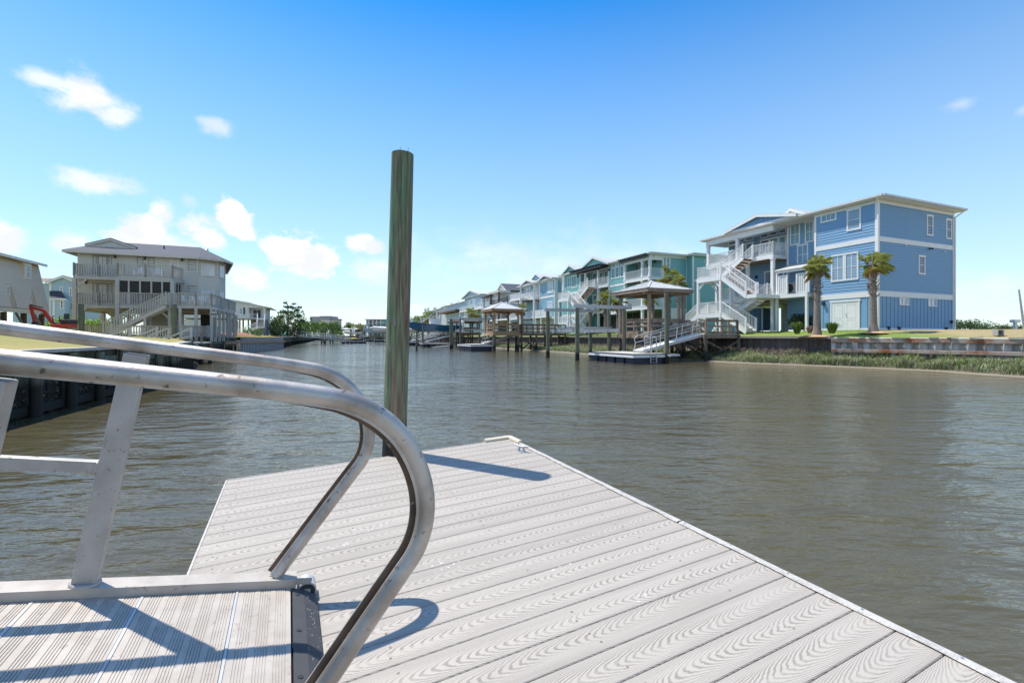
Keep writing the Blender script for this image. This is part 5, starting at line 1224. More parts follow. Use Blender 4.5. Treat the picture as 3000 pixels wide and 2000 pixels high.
# ---- sabal palms
def palm(name, label, loc, h, crown=1.3, seed=0, wind=0, group='palm trees along the right bank', tr=.16, boots=True, n=34, leaf=1.0):
    rp = random.Random(seed); rt = thing(name, label, 'palm tree', loc, 0, group)
    mb = MB(); K = 16; N = 12; lx = rp.uniform(-.04, .04)
    for k in range(K+1):
        t = k/K; r = tr*(1.15-.35*t if t < .6 else .94+.25*(t-.6)); r *= 1.35-.35*min(1, t*8)
        for i in range(N): a = 6.283*i/N; mb.v.append((lx*h*t*t+r*math.cos(a), r*math.sin(a), h*t))
    for k in range(K):
        for i in range(N): a = k*N+i; b_ = k*N+(i+1) % N; mb.f.append((a, b_, b_+N, a+N)); mb.m.append(0)
    if boots:
        for k in range(70):
            t = rp.uniform(.52, 1); a = rp.uniform(0, 6.28); r = tr*1.0; z = h*t; c = Vector((lx*h*t*t+r*math.cos(a), r*math.sin(a), z)); o = Vector((math.cos(a), math.sin(a), 1.1)).normalized()*rp.uniform(.12, .24)
            mb.beam(c-o*.4, c+o, .06, .03)
    mb.build('trunk', 'bark', rt)
    cr = MB(); top = Vector((lx*h, 0, h)); dr = MB()
    for k in range(n):
        el_ = R(rp.uniform(-38, 80)) if k > 5 else R(rp.uniform(-65, -30)); a = rp.uniform(0, 6.28)
        d = Vector((math.cos(a)*math.cos(el_)+wind*.55, math.sin(a)*math.cos(el_), math.sin(el_)+(.0))).normalized(); pl = rp.uniform(.35, .9)*crown*.75
        M_ = dr if (k < 6 and rp.random() < .6) else cr
        p0 = top+Vector((0, 0, rp.uniform(-.15, .15))); p1 = p0+d*pl; M_.beam(p0, p1, .02, .012)
        u = d.cross(Vector((0, 0, 1))); u = u.normalized() if u.length > .1 else Vector((1, 0, 0)); v = u.cross(d)
        R_ = leaf*crown*rp.uniform(.42, .62); nl = 15
        for j in range(nl):
            b_ = R(-105+210*j/(nl-1)); ld = (d*math.cos(b_)+u*math.sin(b_)).normalized(); wd = (u*math.cos(b_)-d*math.sin(b_)).normalized()*.013*crown; L_ = R_*(1-.25*abs(b_)/2)
            mid = p1+ld*L_*.6+v*.05+Vector((wind*.05, 0, -.02)); en = p1+ld*L_+Vector((wind*.16, 0, -.20*L_-rp.uniform(0, .1)))
            M_.add([p1, mid-wd, en, mid+wd], [(0, 1, 2), (0, 2, 3)])
    cr.build('crown', 'palm_leaf', rt)
    if dr.v: dr.build('dry_fronds', 'palm_dry', rt)
    return rt
def site(px, D, z): p = at(px, HY, D); return (p.x, p.y, z)
palm('palm_tree', 'wind blown palm in front of the white double door of the blue house', site(2563-4, 28.6, 2.0), 4.3, 1.05, 3, wind=.9, tr=.19)
palm('palm_tree', 'palm with a pale round crown left of the window pair of the blue house', site(2394, 29.6, 1.78), 4.5, .96, 5, wind=-.1, tr=.19)
for (px, py, D, crown, lb, sd) in ((1775, 880, 44, 1.15, 'palm behind the tall piles in front of the teal house', 7), (1812, 885, 45, .95, 'palm hugging the left post of the timber gazebo', 8), (1905, 872, 46, 1.0, 'low palm seen through the timber gazebo', 9),
                                  (1960, 812, 47, 1.3, 'tall palm above the timber gazebo roof, left one of two', 10), (1988, 826, 45, 1.1, 'palm above the right slope of the timber gazebo roof', 12), (2040, 925, 47, .6, 'small dark palm between the teal house and the white stair tower', 13),
                                  (1530, 905, 62, 1.0, 'small palm beside the right post of the brown gazebo', 14), (1378, 917, 90, 1.3, 'palm above the white roofed shelter, left one', 15), (1398, 920, 92, 1.2, 'palm above the white roofed shelter, right one', 16),
                                  (1257, 930, 96, 1.9, 'palm rising behind the deck of the sport boat', 17), (1221, 942, 128, 2.0, 'palm standing before the small aqua house', 18)):
    z = EYE+(HY-py)/F*D; palm('palm_tree', lb, site(px, D, 2.1), max(z-2.1, 1.2), crown, sd, tr=.18, boots=D < 50, n=24 if D < 60 else 20)
# straw mulch rings, ornamental grass
for px, D, z, r, lb in ((2394, 29.6, 1.80, 1.0, 'ring of orange pine straw round the left palm'), (2563, 28.6, 2.02, .8, 'ring of orange pine straw round the wind blown palm')):
    mb = MB(); N = 40; mb.v = [(0, 0, .10)]+[(r*.5*math.cos(6.283*i/N), r*.5*math.sin(6.283*i/N), .08) for i in range(N)]+[(r*(1.1+.12*math.sin(i*2.1))*math.cos(6.283*i/N), r*(1.0+.1*math.sin(i*1.3))*math.sin(6.283*i/N), -.03) for i in range(N)]
    mb.f = [(0, 1+i, 1+(i+1) % N) for i in range(N)]+[(1+i, N+1+i, N+1+(i+1) % N, 1+(i+1) % N) for i in range(N)]; mb.m = [0]*len(mb.f)
    o = mb.build('straw_mulch', 'straw', smooth=True); o.location = site(px, D, z); tag(o, lb, 'mulch', 'straw rings round the palms')
def tuft(name, label, loc, r, h, seed, mats_=('bush_leaf',), n=420, group=None, cat='ornamental grass'):
    mb = MB(); rp = random.Random(seed)
    for k in range(n):
        a = rp.uniform(0, 6.28); rr_ = rp.uniform(0, .25)*r; ln = rp.uniform(.3, 1)*r; hh = h*rp.uniform(.6, 1); x, y = rr_*math.cos(a), rr_*math.sin(a); w_ = .012
        mx_ = (x+ln*.4*math.cos(a), y+ln*.4*math.sin(a), hh*.8); e_ = (x+ln*math.cos(a), y+ln*math.sin(a), hh*rp.uniform(.45, .95)); s1, c1 = math.sin(a)*w_, math.cos(a)*w_
        mb.add([(x-s1, y+c1, 0), (x+s1, y-c1, 0), (mx_[0]+s1, mx_[1]-c1, mx_[2]), (mx_[0]-s1, mx_[1]+c1, mx_[2]), e_], [(0, 1, 2, 3), (3, 2, 4)])
    o = mb.build(name, list(mats_)); o.location = loc; return tag(o, label, cat, group)
tuft('ornamental_grass', 'bright green fountain grass left of the left palm', site(2335, 29.8, 1.95), .55, .95, 1, n=500)
tuft('ornamental_grass', 'green fountain grass with brown base right of the left palm', site(2437, 29.0, 1.98), .62, .85, 2, n=500)
tuft('ornamental_grass', 'small brown grass clump right behind the left palm', site(2372, 30.5, 2.0), .4, .6, 3, mats_=('marsh_dry',), n=200)
def leafblob(mb, c, r, n, ls, rp, squash=(1, 1, 1), m=0, hollow=.55):
    for k in range(n):
        d = Vector((rp.gauss(0, 1), rp.gauss(0, 1), rp.gauss(0, 1))).normalized(); q = r*(hollow+(1-hollow)*rp.random()**.6)*(1+.18*math.sin(d.x*7+d.z*5+c[0]))
        p = Vector((c[0]+d.x*q*squash[0], c[1]+d.y*q*squash[1], c[2]+d.z*q*squash[2])); u = Vector((rp.gauss(0, 1), rp.gauss(0, 1), rp.gauss(0, 1))).normalized(); v = u.cross(d)
        if v.length < .05: continue
        v.normalize(); u = v.cross((d*.6+u*.6).normalized()).normalized(); s = ls*rp.uniform(.6, 1.3)
        mb.add([p-u*s, p+v*s*.5, p+u*s, p-v*s*.5], [(0, 1, 2, 3)], m)
def bush(name, label, loc, blobs, mat_='bush_leaf', ls=.07, n=900, seed=1, group=None, cat='bush'):
    rt = thing(name, label, cat, loc, 0, group); mb = MB(); rp = random.Random(seed)
    for (x, y, z, r, *sq) in blobs: leafblob(mb, (x, y, z), r, int(n*r*r+60), ls, rp, sq[0] if sq else (1, 1, .85))
    mb.build('foliage', mat_, rt); mb = MB()
    for (x, y, z, r, *sq) in blobs: mb.cyl((x*.4, y*.4, -.1), (x, y, max(z-.1, .1)), .05, .02, n=6)
    mb.build('stem', 'bark', rt); return rt
bush('shrub', 'dark evergreen shrub under the side platform of the blue house', site(2342, 36, 2.2), [(0, 0, .7, .75), (.8, .1, .75, .75), (1.5, .2, .6, .6), (.4, .5, .9, .6)], 'dark_leaf', .08, 1100, 4)

# ---- black garden fence in front of the teal house
def picket(name, label, a, b_, z, h, m='dark_metal', sp=.14):
    a = Vector(a); b_ = Vector(b_); rt = thing(name, label, 'fence', (a.x, a.y, z)); d = b_-a; L = d.length; mb = MB()
    mb.beam((0, 0, h), (d.x, d.y, h), .04, .04); mb.beam((0, 0, .12), (d.x, d.y, .12), .04, .04); mb.beam((0, 0, h-.18), (d.x, d.y, h-.18), .03, .03); k = int(L/sp)
    for i in range(k): q = d*i/k; mb.box(q.x-.01, q.x+.01, q.y-.01, q.y+.01, .02, h)
    mb.build('pickets', m, rt)
    for i in range(int(L/2.4)+1): q = d*min(1, i*2.4/L); mb = MB(); mb.box(q.x-.035, q.x+.035, q.y-.035, q.y+.035, 0, h+.06); mb.build('post', m, rt)
    return rt
off = Vector((-U.y, U.x))
pa_, pb_ = bank(11)-off*.7, bank(36)-off*.7
picket('garden_fence', 'black metal picket fence on the bulkhead before the teal house', pa_, pb_, 1.78, 1.15)
bush('hedge', 'dark green hedge behind the railings of the timber gazebo', (*(bank(13)-off*1.3), 1.8), [(i*-.375*1.0, i*.927*1.0, .5, .5) for i in range(7)], 'dark_leaf', .07, 900, 6)

# ---- boat docks
def pierpile(x, y, zt, r=.14, parent=None, m='pile', zb=-1.2):
    mb = MB(); K = 5; N = 12; h = zt-zb
    for k in range(K+1):
        for i in range(N): a = 6.283*i/N; q = r*(1.05-.12*k/K)*(1+.03*math.sin(3*a+x+k)); mb.v.append((x+q*math.cos(a), y+q*math.sin(a), zb+h*k/K))
    for k in range(K):
        for i in range(N): a = k*N+i; b_ = k*N+(i+1) % N; mb.f.append((a, b_, b_+N, a+N)); mb.m.append(0)
    mb.f.append(tuple(range(K*N, K*N+N))); mb.m.append(0)
    o = mb.build('pile', m, parent, smooth=True); return o
def freepile(label, x, y, zt, r=.15, seed=1, group='free standing mooring piles', m='pile'):
    return pile('mooring_pile', label, Vector((x, y, 0)), zt, r, r*.9, (random.uniform(-.008, .008), 0), m, group, n=16, seed=seed, wob=.02)
def gazebo(label, org, deg, w, d, zf, zt, rise, wood, roofm, group=None, rails_=True, braces=True, over=.45, zlow=-1.1, posts_to=None, open_side=None, seams=True):
    """square timber shelter on piles: local x to the right, y away"""
    H = House('gazebo', label, 'gazebo', org, deg, 0, group)
    for x in (0, w):
        for y in (0, d):
            mb = MB(); mb.box(x-.1, x+.1, y-.1, y+.1, zf, zt); H.put(mb, 'post', wood); o = pierpile(x, y, zf-.31, .15, H.e, 'pier_wood')
            if braces:
                mb = MB(); sx = .55 if x == 0 else -.55; sy = .55 if y == 0 else -.55
                mb.beam((x, y, zt-.6), (x+sx, y, zt-.05), .08, .1); mb.beam((x, y, zt-.6), (x, y+sy, zt-.05), .08, .1); H.put(mb, 'brace', wood)
    mb = MB(); mb.box(-.2, w+.2, -.2, d+.2, zf-.05, zf)
    H.put(mb, 'floor', wood); mb = MB()
    for y in (-.16, d+.16): mb.box(-.25, w+.25, y-.04, y+.04, zf-.31, zf-.051)
    for x in (-.16, w+.16): mb.box(x-.04, x+.04, -.12, d+.12, zf-.31, zf-.051)
    H.put(mb, 'rim_joist', wood)
    mb = MB()
    for y in (-.0, d): mb.box(-over, w+over, y-.06-(over if y == 0 else -over)*.0, y+.06, zt-.02, zt+.22)
    for x in (0, w): mb.box(x-.06, x+.06, .06, d-.06, zt-.02, zt+.22)
    H.put(mb, 'beam', wood)
    mb = MB(); o = over
    for (a, b_) in (((-o, -o), (w+o, -o)), ((w+o, -o), (w+o, d+o)), ((w+o, d+o), (-o, d+o)), ((-o, d+o), (-o, -o))): mb.beam((*a, zt+.24), (*b_, zt+.24), .05, .26)
    H.put(mb, 'fascia', wood)
    mb = MB(); o2 = o+.06; ap = (w/2, d/2, zt+.38+rise); P = [(-o2, -o2, zt+.38), (w+o2, -o2, zt+.38), (w+o2, d+o2, zt+.38), (-o2, d+o2, zt+.38)]
    mb.add(P+[ap], [(0, 1, 4), (1, 2, 4), (2, 3, 4), (3, 0, 4), (3, 2, 1, 0)])
    A = Vector(ap)
    for i in range(4): mb.beam(Vector(P[i])+Vector((0, 0, .02)), A+Vector((0, 0, .02)), .14, .05)
    if seams:
        for i in range(4):
            a = Vector(P[i]); b_ = Vector(P[(i+1) % 4]); n = int((b_-a).length/.42); m_ = (a+b_)/2; dr = A-m_
            for k in range(1, n): q = a.lerp(b_, k/n); tt = 1-abs(2*k/n-1); mb.beam(q+Vector((0, 0, .012)), q+dr*tt+Vector((0, 0, .012)), .022, .04)
    H.put(mb, 'roof', roofm)
    if rails_:
        for (a, b_) in (((0, 0), (w, 0)), ((0, d), (0, 0)), ((w, d), (0, d))):
            mb = MB(); mb.beam((*a, zf+1.0), (*b_, zf+1.0), .06, .24); mb.beam((*a, zf+.62), (*b_, zf+.62), .05, .14); mb.beam((*a, zf+.12), (*b_, zf+.12), .06, .22); mb.beam((*a, zf+1.14), (*b_, zf+1.14), .16, .04)
            c = (Vector(a)+Vector(b_))/2; mb.box(c.x-.05, c.x+.05, c.y-.05, c.y+.05, zf, zf+1.0); H.put(mb, 'railing', wood)
    return H
def xbrace(mb, a, b_, z0, z1): mb.beam((*a, z0), (*b_, z1), .05, .15); mb.beam((*a, z1), (*b_, z0), .05, .15)
def float_(label, org, deg, L, W_, top=.72, trim_='white_paint', group='floating docks of the canal', cleats=True, decka='grey_deck_wood', name='floating_dock'):
    """float: local x along, y across"""
    H = House(name, label, 'dock', org, deg, 0, group)
    mb = MB(); mb.box(0, L, 0, W_, top-.05, top); H.put(mb, 'deck', decka)
    mb = MB(); t = .04
    mb.box(-t, L+t, -t, 0, top-.24, top-.06); mb.box(-t, L+t, W_, W_+t, top-.24, top-.06); mb.box(-t, 0, 0, W_, top-.24, top-.06); mb.box(L, L+t, 0, W_, top-.24, top-.06)
    H.put(mb, 'skirt', trim_)
    mb = MB(); t = .05
    for a in ((-t, L+t, -t, -.001), (-t, L+t, W_+.001, W_+t), (-t, -.001, 0, W_), (L+.001, L+t, 0, W_)): mb.box(*a, top-.058, top+.012)
    H.put(mb, 'rub_strip', 'dark_metal')
    q = max(L, W_); n = max(2, int(q/.95)); g = q/n
    for i in range(n):
        mb = MB()
        if L >= W_: mb.box(i*g+.1, (i+1)*g-.1, .08, W_-.08, -.1, top-.241)
        else: mb.box(.08, L-.08, i*g+.1, (i+1)*g-.1, -.1, top-.241)
        H.put(mb, 'float_tub', 'navy_plastic', bevel=.05)
    return H
def ramp(label, A, B, W_, m='aluminium_dull', group='aluminium gangways of the canal', loop=True, deckm='white_paint', name='gangway', h=1.0):
    """gangway from A (top) to B (foot); both world points of its centre line"""
    A = Vector(A); B = Vector(B); rt = thing(name, label, 'gangway', A, 0, group); d = B-A; hd = Vector((d.x, d.y, 0)).normalized(); s = Vector((-hd.y, hd.x, 0))*W_/2; U_ = Vector((0, 0, 1))
    mb = MB(); mb.beam(Vector((0, 0, 0)), d, W_-.1, .08); mb.build('walkway', deckm, rt)
    for k in (-1, 1):
        mb = MB(); mb.beam(s*k-U_*.03, d+s*k-U_*.03, .07, .20); mb.build('side_beam', m, rt)
        mb = MB(); e = d*1.0; mb.tube([s*k+U_*h, s*k+d*.93+U_*h], .024); mb.tube([s*k+U_*h*.52, s*k+d*.97+U_*h*.52], .020)
        if loop: mb.tube([s*k+d*.93+U_*h, s*k+d*.97+U_*h*.93, s*k+d*.985+U_*h*.75, s*k+d*.97+U_*h*.52, s*k+d*.99], .024)
        mb.tube([s*k+U_*h, s*k-d*.015+U_*h*.9, s*k], .024)
        mb.build('handrail', m, rt, smooth=True)
        n = max(3, int(d.length/1.4))
        for i in range(1, n): q = s*k+d*i/n; mb = MB(); mb.beam(q, q+U_*h-d.normalized()*.12, .05, .05); mb.build('post', m, rt)
    return rt


V = Vector((.927, .375))
def pv(x, y, s=0, r=0): return Vector((x, y))+V*s+U*r
def pier(label, org, L, W_, z, wood, group=None, piles=((0, 0),), rl=(), lowx=True, h=1.0):
    """timber pier: local x inland (v), y along the canal (u)"""
    H = House('pier', label, 'pier', org, 22, 0, group)
    mb = MB(); mb.box(0, L, 0, W_, z-.05, z); H.put(mb, 'deck', 'grey_deck_wood')
    mb = MB(); mb.box(-.04, L, -.05, -.001, z-.32, z-.04); mb.box(-.04, L, W_+.001, W_+.05, z-.32, z-.04); mb.box(-.05, 0, 0, W_, z-.32, z-.051); H.put(mb, 'rim_joist', wood)
    P = []
    for x in [L*i/max(1, round(L/2.2)) for i in range(max(1, round(L/2.2))+1)]:
        for y in (.05, W_-.05): P.append((x, y)); pierpile(x, y, z-.06, .14, H.e, 'pier_wood')
    xs = sorted({p[0] for p in P})
    for x in xs[:2]: mb = MB(); xbrace(mb, (x, .05), (x, W_-.05), .15, z-.5); H.put(mb, 'cross_brace', 'pier_wood')
    if len(xs) > 1: mb = MB(); xbrace(mb, (xs[0], .0), (xs[1], .0), .15, z-.5); H.put(mb, 'cross_brace', 'pier_wood')
    for (x0, y0, x1, y1) in rl:
        mb = MB(); A = Vector((x0, y0, 0)); B = Vector((x1, y1, 0)); n = max(1, round((B-A).length/1.5))
        for i in range(n+1): q = A.lerp(B, i/n); mb.box(q.x-.07, q.x+.07, q.y-.07, q.y+.07, z-.3, z+h)
        for zz, hh in ((h-.06, .10), (h*.55, .12), (.12, .12)): mb.beam((x0, y0, z+zz), (x1, y1, z+zz), .05, hh)
        mb.beam((x0, y0, z+h+.02), (x1, y1, z+h+.02), .16, .04); H.put(mb, 'railing', wood)
    return H
def lift(label, A, gap, span, zt, zc, group='boat lifts of the canal', drop=True):
    """boat lift: four piles, two top beams, a hanging cradle; A = near canal-side pile, gap along the canal, span inland"""
    H = House('boat_lift', label, 'boat lift', A, 22, 0, group)
    for x in (0, span):
        for y in (0, gap): pierpile(x, y, zt, .16, H.e, 'pile')
    for y in (0, gap):
        mb = MB(); mb.beam((-.3, y, zt+.14), (span+.5, y, zt+.14), .14, .26); mb.box(span+.2, span+.6, y-.2, y+.2, zt, zt+.42); H.put(mb, 'top_beam', 'galvanised')
    mb = MB()
    for x in (.5, span-.5): mb.beam((x, -.1, zc), (x, gap+.1, zc), .14, .28)
    for y in (gap*.3, gap*.7): mb.beam((.1, y, zc+.22), (span-.1, y, zc+.22), .12, .16)
    H.put(mb, 'cradle', 'galvanised')
    for x in (.5, span-.5):
        for y in (0, gap): mb = MB(); mb.cyl((x, y, zc), (x, y, zt), .018, n=5); H.put(mb, 'cable', 'galvanised')
    for x, y in ((.3, gap*.3), (span-.3, gap*.3)):
        if drop: mb = MB(); mb.cyl((x, y, zc+.2), (x-.1, y, zc+2.6), .045, n=8); H.put(mb, 'guide_pole', 'galvanised')
    return H
# timber gazebo of the blue house, its float, ramp and pier
gaz1 = gazebo('weathered timber gazebo with a ribbed pale metal hip roof, largest and nearest', (10.25, 34.3), 22, 3.25, 3.6, 1.98, 5.0, .82, 'weathered_wood', 'metal_roof', 'timber gazebos on piles', over=.5, braces=False)
fl1 = float_('floating dock with navy float tubs before the nearest timber gazebo', (7.76, 29.4), 22, 3.0, 5.3, .66)
mb = MB(); q0 = Vector((2.5, -.05)); 
for x in (1.30, 1.78):
    mb.tube([(x, -.10, .08), (x, -.10, .7), (x, -.05, 1.75), (x, .3, 1.78), (x, .42, .68)], .028)
for z in (.09, .3, .5, .95, 1.35): mb.cyl((1.30, -.10, z), (1.78, -.10, z), .02, n=6)
fl1.put(mb, 'ladder', 'aluminium', smooth=True)
mb = MB(); mb.box(2.6, 3.35, -.5, .0, .5, .62); mb.cyl((3.0, -.28, .5), (3.0, -.28, .64), .30, n=14); fl1.put(mb, 'pile_hoop', 'aluminium_dull')
ramp('aluminium gangway from the grey pier down to the float by the nearest gazebo', (14.05, 34.0, 2.0), (8.75, 31.86, .80), 1.05)
pier('weathered grey pier platform joining the nearest gazebo and the lawn', (13.95, 33.0), 3.2, 2.6, 1.98, 'weathered_wood', 'timber piers of the right bank', rl=((0, 0, 3.0, 0), (.0, 1.6, 0, 2.6), (3.0, 0, 3.0, .8)))
pier('weathered walkway from the nearest gazebo to the lawn', (13.35, 35.62), 3.1, 1.4, 1.97, 'weathered_wood', 'timber piers of the right bank', rl=((0, 1.4, 3, 1.4),))
def fp(label, px, ytop, D, w_px=None, m='pile'):
    p = at(px, HY, D); zt = EYE+(HY-ytop)/F*D; return freepile(label, p.x, p.y, zt, (w_px or 12)/F*D/2, int(px), m=m)
fp('green topped pile rising through the hoop of the float by the nearest gazebo', 1953, 858, 30.35, 14)
o = fp('tall green pile left of the nearest gazebo with a thin pipe on top', 1785, 877, 37, 11.5)
mb = MB(); p = at(1789, HY, 37); mb.cyl((0, 0, 4.6), (.03, 0, 5.95), .035, n=8); pp = mb.build('pipe', 'galvanised'); pp.parent = o; 
lift('boat lift with four tall green piles and an empty cradle left of the nearest gazebo', (4.85, 34.1), 4.9, 4.15, 3.9, 2.25)
# brown gazebo further along
gaz2 = gazebo('brown gazebo with a smooth white hip roof, second along the right bank', (-2.1, 55.2), 22, 3.1, 3.4, 2.2, 4.75, .95, 'new_wood', 'metal_roof', 'timber gazebos on piles', over=.45, seams=False)
float_('floating dock with white skirt before the brown gazebo', (-4.95, 55), 22, 2.85, 6.0, .82)
ramp('aluminium gangway rising from the white skirted float to the brown pier', (1.3, 58.4, 2.25), (-3.6, 56.4, .95), 1.1)
pier('brown timber pier right of the brown gazebo', (1.2, 57.3), 6.2, 1.9, 2.2, 'brown_wood', 'timber piers of the right bank', rl=((0, 0, 6.2, 0), (0, .0, 0, .5), (0, 1.9, 6.2, 1.9)), h=1.1)
fp('dark pile at the right corner of the white skirted float', 1446, 922, 55.5, 8)
chair('garden_chair', 'teal garden chair inside the brown gazebo', onhouse(gaz2, 1.2, 1.5, 2.2), R(200), 'teal_plastic')
# white roofed shelter, lift and sport boat
gaz3 = gazebo('brown shelter with a pale roof behind the third boat lift', (-10.2, 84), 22, 4.4, 4.2, 2.3, 4.3, .8, 'brown_wood', 'metal_roof', 'timber gazebos on piles', over=.5, seams=False)
lift('boat lift with grey beams before the pale roofed shelter', (-7.6, 67.5), 4.6, 4.4, 4.3, 2.6, drop=True)
fp('dark pile left of the grey beamed boat lift', 1321, 934, 65, 8); fp('short dark pile in the water before the sport boat', 1221, 968, 58, 5.5); fp('dark pile at the far end of the sport boat', 1239, 952, 77, 6)
float_('long low float with a brown deck under the sport boat', (-14.8, 76), 22, 5.0, 3.0, .75, 'cream_paint'); float_('small float at the left of the sport boat', (-20.4, 90), 22, 4.2, 2.6, .8)
mb = MB(); mb.add([(0, 0, .06), (.9, -.9, .12), (3.6, -.9, .35), (3.6, .9, .35), (.9, .9, .12), (.9, -.9, -.1), (3.6, -.9, -.1), (3.6, .9, -.1), (.9, .9, -.1)], [(0, 1, 2, 3, 4), (1, 5, 6, 2), (2, 6, 7, 3), (3, 7, 8, 4), (0, 5, 1), (0, 4, 8)])
o = mb.build('jet_ski_ramp', 'ac_grey'); o.location = on_z(1262, 1017, 0); o.rotation_euler = (0, 0, R(15)); tag(o, 'low grey drive-on float beside the brown decked float', 'drive-on float')
ramp('aluminium gangway behind the dark pile under the sport boat', (-10.3, 83.2, 2.2), (-15.2, 81.2, .9), 1.1); ramp('aluminium gangway left under the sport boat bow', (-15.2, 94.5, 2.3), (-20.2, 92.5, .95), 1.1)
pier('brown pier under the sport boat', (-13.5, 86), 6, 1.8, 2.2, 'brown_wood', 'timber piers of the right bank', rl=((0, 0, 6, 0),))
def boat(name, label, loc, rz, L, hull, z0, ttop=True, cover=False, group='boats lifted above the canal'):
    """centre console boat, bow towards -x"""
    rt = thing(name, label, 'boat', (loc[0], loc[1], z0), rz, group); mb = MB(); st = []; N = 12; B = L*.15; Hh = L*.135
    for i in range(N+1):
        t = i/N; x = -L*.5+L*t; b_ = B*math.sin(min(1, t*1.9+.03)*math.pi/2)**.8; sh = Hh*(1.38-.42*min(1, t*1.5)); k = Hh*.62*max(0, 1-t*3.2)**2
        st.append([(x, 0, k), (x, b_*.62, Hh*.26+k*.7), (x-.25*L*.05*(1-t), b_, sh), (x, -b_, sh), (x, -b_*.62, Hh*.26+k*.7)])
    for s in st: mb.v += s
    for i in range(N):
        a = i*5
        for p, q in ((0, 1), (1, 2), (3, 4), (4, 0)): mb.f.append((a+p, a+5+p, a+5+q, a+q)); mb.m.append(0)
    mb.f.append((N*5, N*5+1, N*5+2, N*5+3, N*5+4)); mb.m.append(0); mb.build('hull', hull, rt, smooth=True)
    mb = MB()
    for i in range(N):
        a = st[i]; c = st[i+1]; up = Vector((0, 0, .03)); mb.add([Vector(a[2])+up, Vector(c[2])+up, Vector(c[3])+up, Vector(a[3])+up], [(0, 1, 2, 3)])
    if cover: 
        for i in range(N): a = st[i]; c = st[i+1]; r0 = .25*L*.3*math.sin(i/N*3.14); r1 = .25*L*.3*math.sin((i+1)/N*3.14); mb.add([a[2], c[2], (c[0][0], 0, c[2][2]+r1), (a[0][0], 0, a[2][2]+r0), c[3], a[3]], [(0, 1, 2, 3), (3, 2, 4, 5)])
    mb.build('deck', 'gelcoat', rt, smooth=cover)
    if not cover:
        mb = MB(); zc = Hh*1.0; mb.box(-.1*L, .08*L, -B*.35, B*.35, zc, zc+L*.13); mb.build('console', 'gelcoat', rt, bevel=.05)
        mb = MB(); mb.beam((-.12*L, 0, zc+L*.13), (-.07*L, 0, zc+L*.21), B*.7, .03); mb.build('windscreen', 'window_glass', rt)
        if ttop:
            mb = MB(); zt = zc+L*.26; mb.box(-.16*L, .17*L, -B*.72, B*.72, zt, zt+.09); mb.build('hard_top', 'gelcoat', rt, bevel=.03)
            mb = MB(); [mb.cyl((x, y, zc), (x*1.15, y*1.1, zt), .03, n=6) for x in (-.1*L, .1*L) for y in (-B*.45, B*.45)]; mb.build('top_frame', 'aluminium', rt)
    for k in (-1, 1):
        mb = MB(); mb.box(L*.5, L*.5+L*.045, k*B*.35-L*.02, k*B*.35+L*.02, -.1, Hh*1.25); mb.sph((L*.53, k*B*.35, Hh*1.35), L*.04, 8, 6, (1.2, .8, 1.1)); mb.build('outboard', 'gelcoat' if L > 7.5 else 'dark_metal', rt, smooth=True)
    return rt
b0 = pv(-17.6, 80.2, 4.2); boat('sport_boat', 'sport fishing boat with a dark blue hull and white hard top on a lift', b0, R(22), 9.2, 'hull_blue', 2.55)
b1 = at(1150, HY, 96); 
# further docks, up to the far end of the canal
FARS = [(1196, 100), (1178, 116), (1128, 128), (1098, 146), (1066, 165), (1030, 185)]
for i, (px, D) in enumerate(FARS):
    p = at(px, HY, D); lb = ['first', 'second', 'third', 'fourth', 'fifth', 'sixth'][i]
    float_('small pale float, %s beyond the sport boat' % lb, (p.x, p.y), 22, 3.6, 2.6, .8)
    ramp('distant aluminium gangway, %s beyond the sport boat' % lb, (p.x+7.2, p.y+3.4, 2.2), (p.x+2.2, p.y+1.4, .95), 1.1, loop=False)
    pier('small distant timber pier, %s beyond the sport boat' % lb, (p.x+7.0, p.y+2.2), 5, 1.8, 2.15, 'brown_wood', 'timber piers of the right bank', rl=((0, 0, 5, 0),))
    for j in range(3): q = pv(p.x, p.y, j*2.1+rv.uniform(-.3, .3), -1-rv.random()*2.5); freepile('thin dark pile among the distant docks', q.x, q.y, rv.uniform(3.0, 4.3), .16, i*7+j, 'thin dark piles among the distant docks')
boat('motor_boat', 'pale green hulled motor boat under a white hard top far down the canal', at(1112, HY, 132)[:2], R(20), 8.0, 'hull_pale', 2.6)
boat('motor_boat', 'white covered boat lifted beside the pale green hulled one', at(1128, HY, 122)[:2], R(25), 6.5, 'gelcoat', 3.0, cover=True)
boat('motor_boat', 'shrouded boat just right of the near pile, left of the sport boat', at(1200, HY, 98)[:2], R(60), 6.2, 'gelcoat', 2.4, cover=True)
boat('motor_boat', 'small white boat on a lift under the round trees at the canal end', at(1036, HY, 190)[:2], R(20), 7.5, 'gelcoat', 2.6, ttop=False)
for px, D, w_, lb in ((1001, 196, 3.6, 'left'), (1030, 198, 3.2, 'middle'), (1085, 165, 3.2, 'right')):
    p = at(px, HY, D); gazebo('tiny white roofed boat shelter near the canal end, %s one' % lb, (p.x, p.y), 22, w_, 3.4, 2.1, 4.4, .8, 'brown_wood', 'metal_roof', 'timber gazebos on piles', seams=False, rails_=False, braces=False)
# yellow and orange kayaks, little pale roofs beyond
for px, py, m_, lb in ((1020, 992, 'yellow_plastic', 'yellow kayak lying on a far float'), (1036, 991, 'yellow_plastic', 'second yellow kayak lying right of the first on a far float')):
    p = at(px, py, 180); mb = MB(); mb.sph((0, 0, 0), 1, 12, 8, (1.7, .4, .3)); o = mb.build('kayak', m_, smooth=True); o.location = (p.x, p.y, .9); tag(o, lb, 'kayak', 'yellow kayaks on the far float')
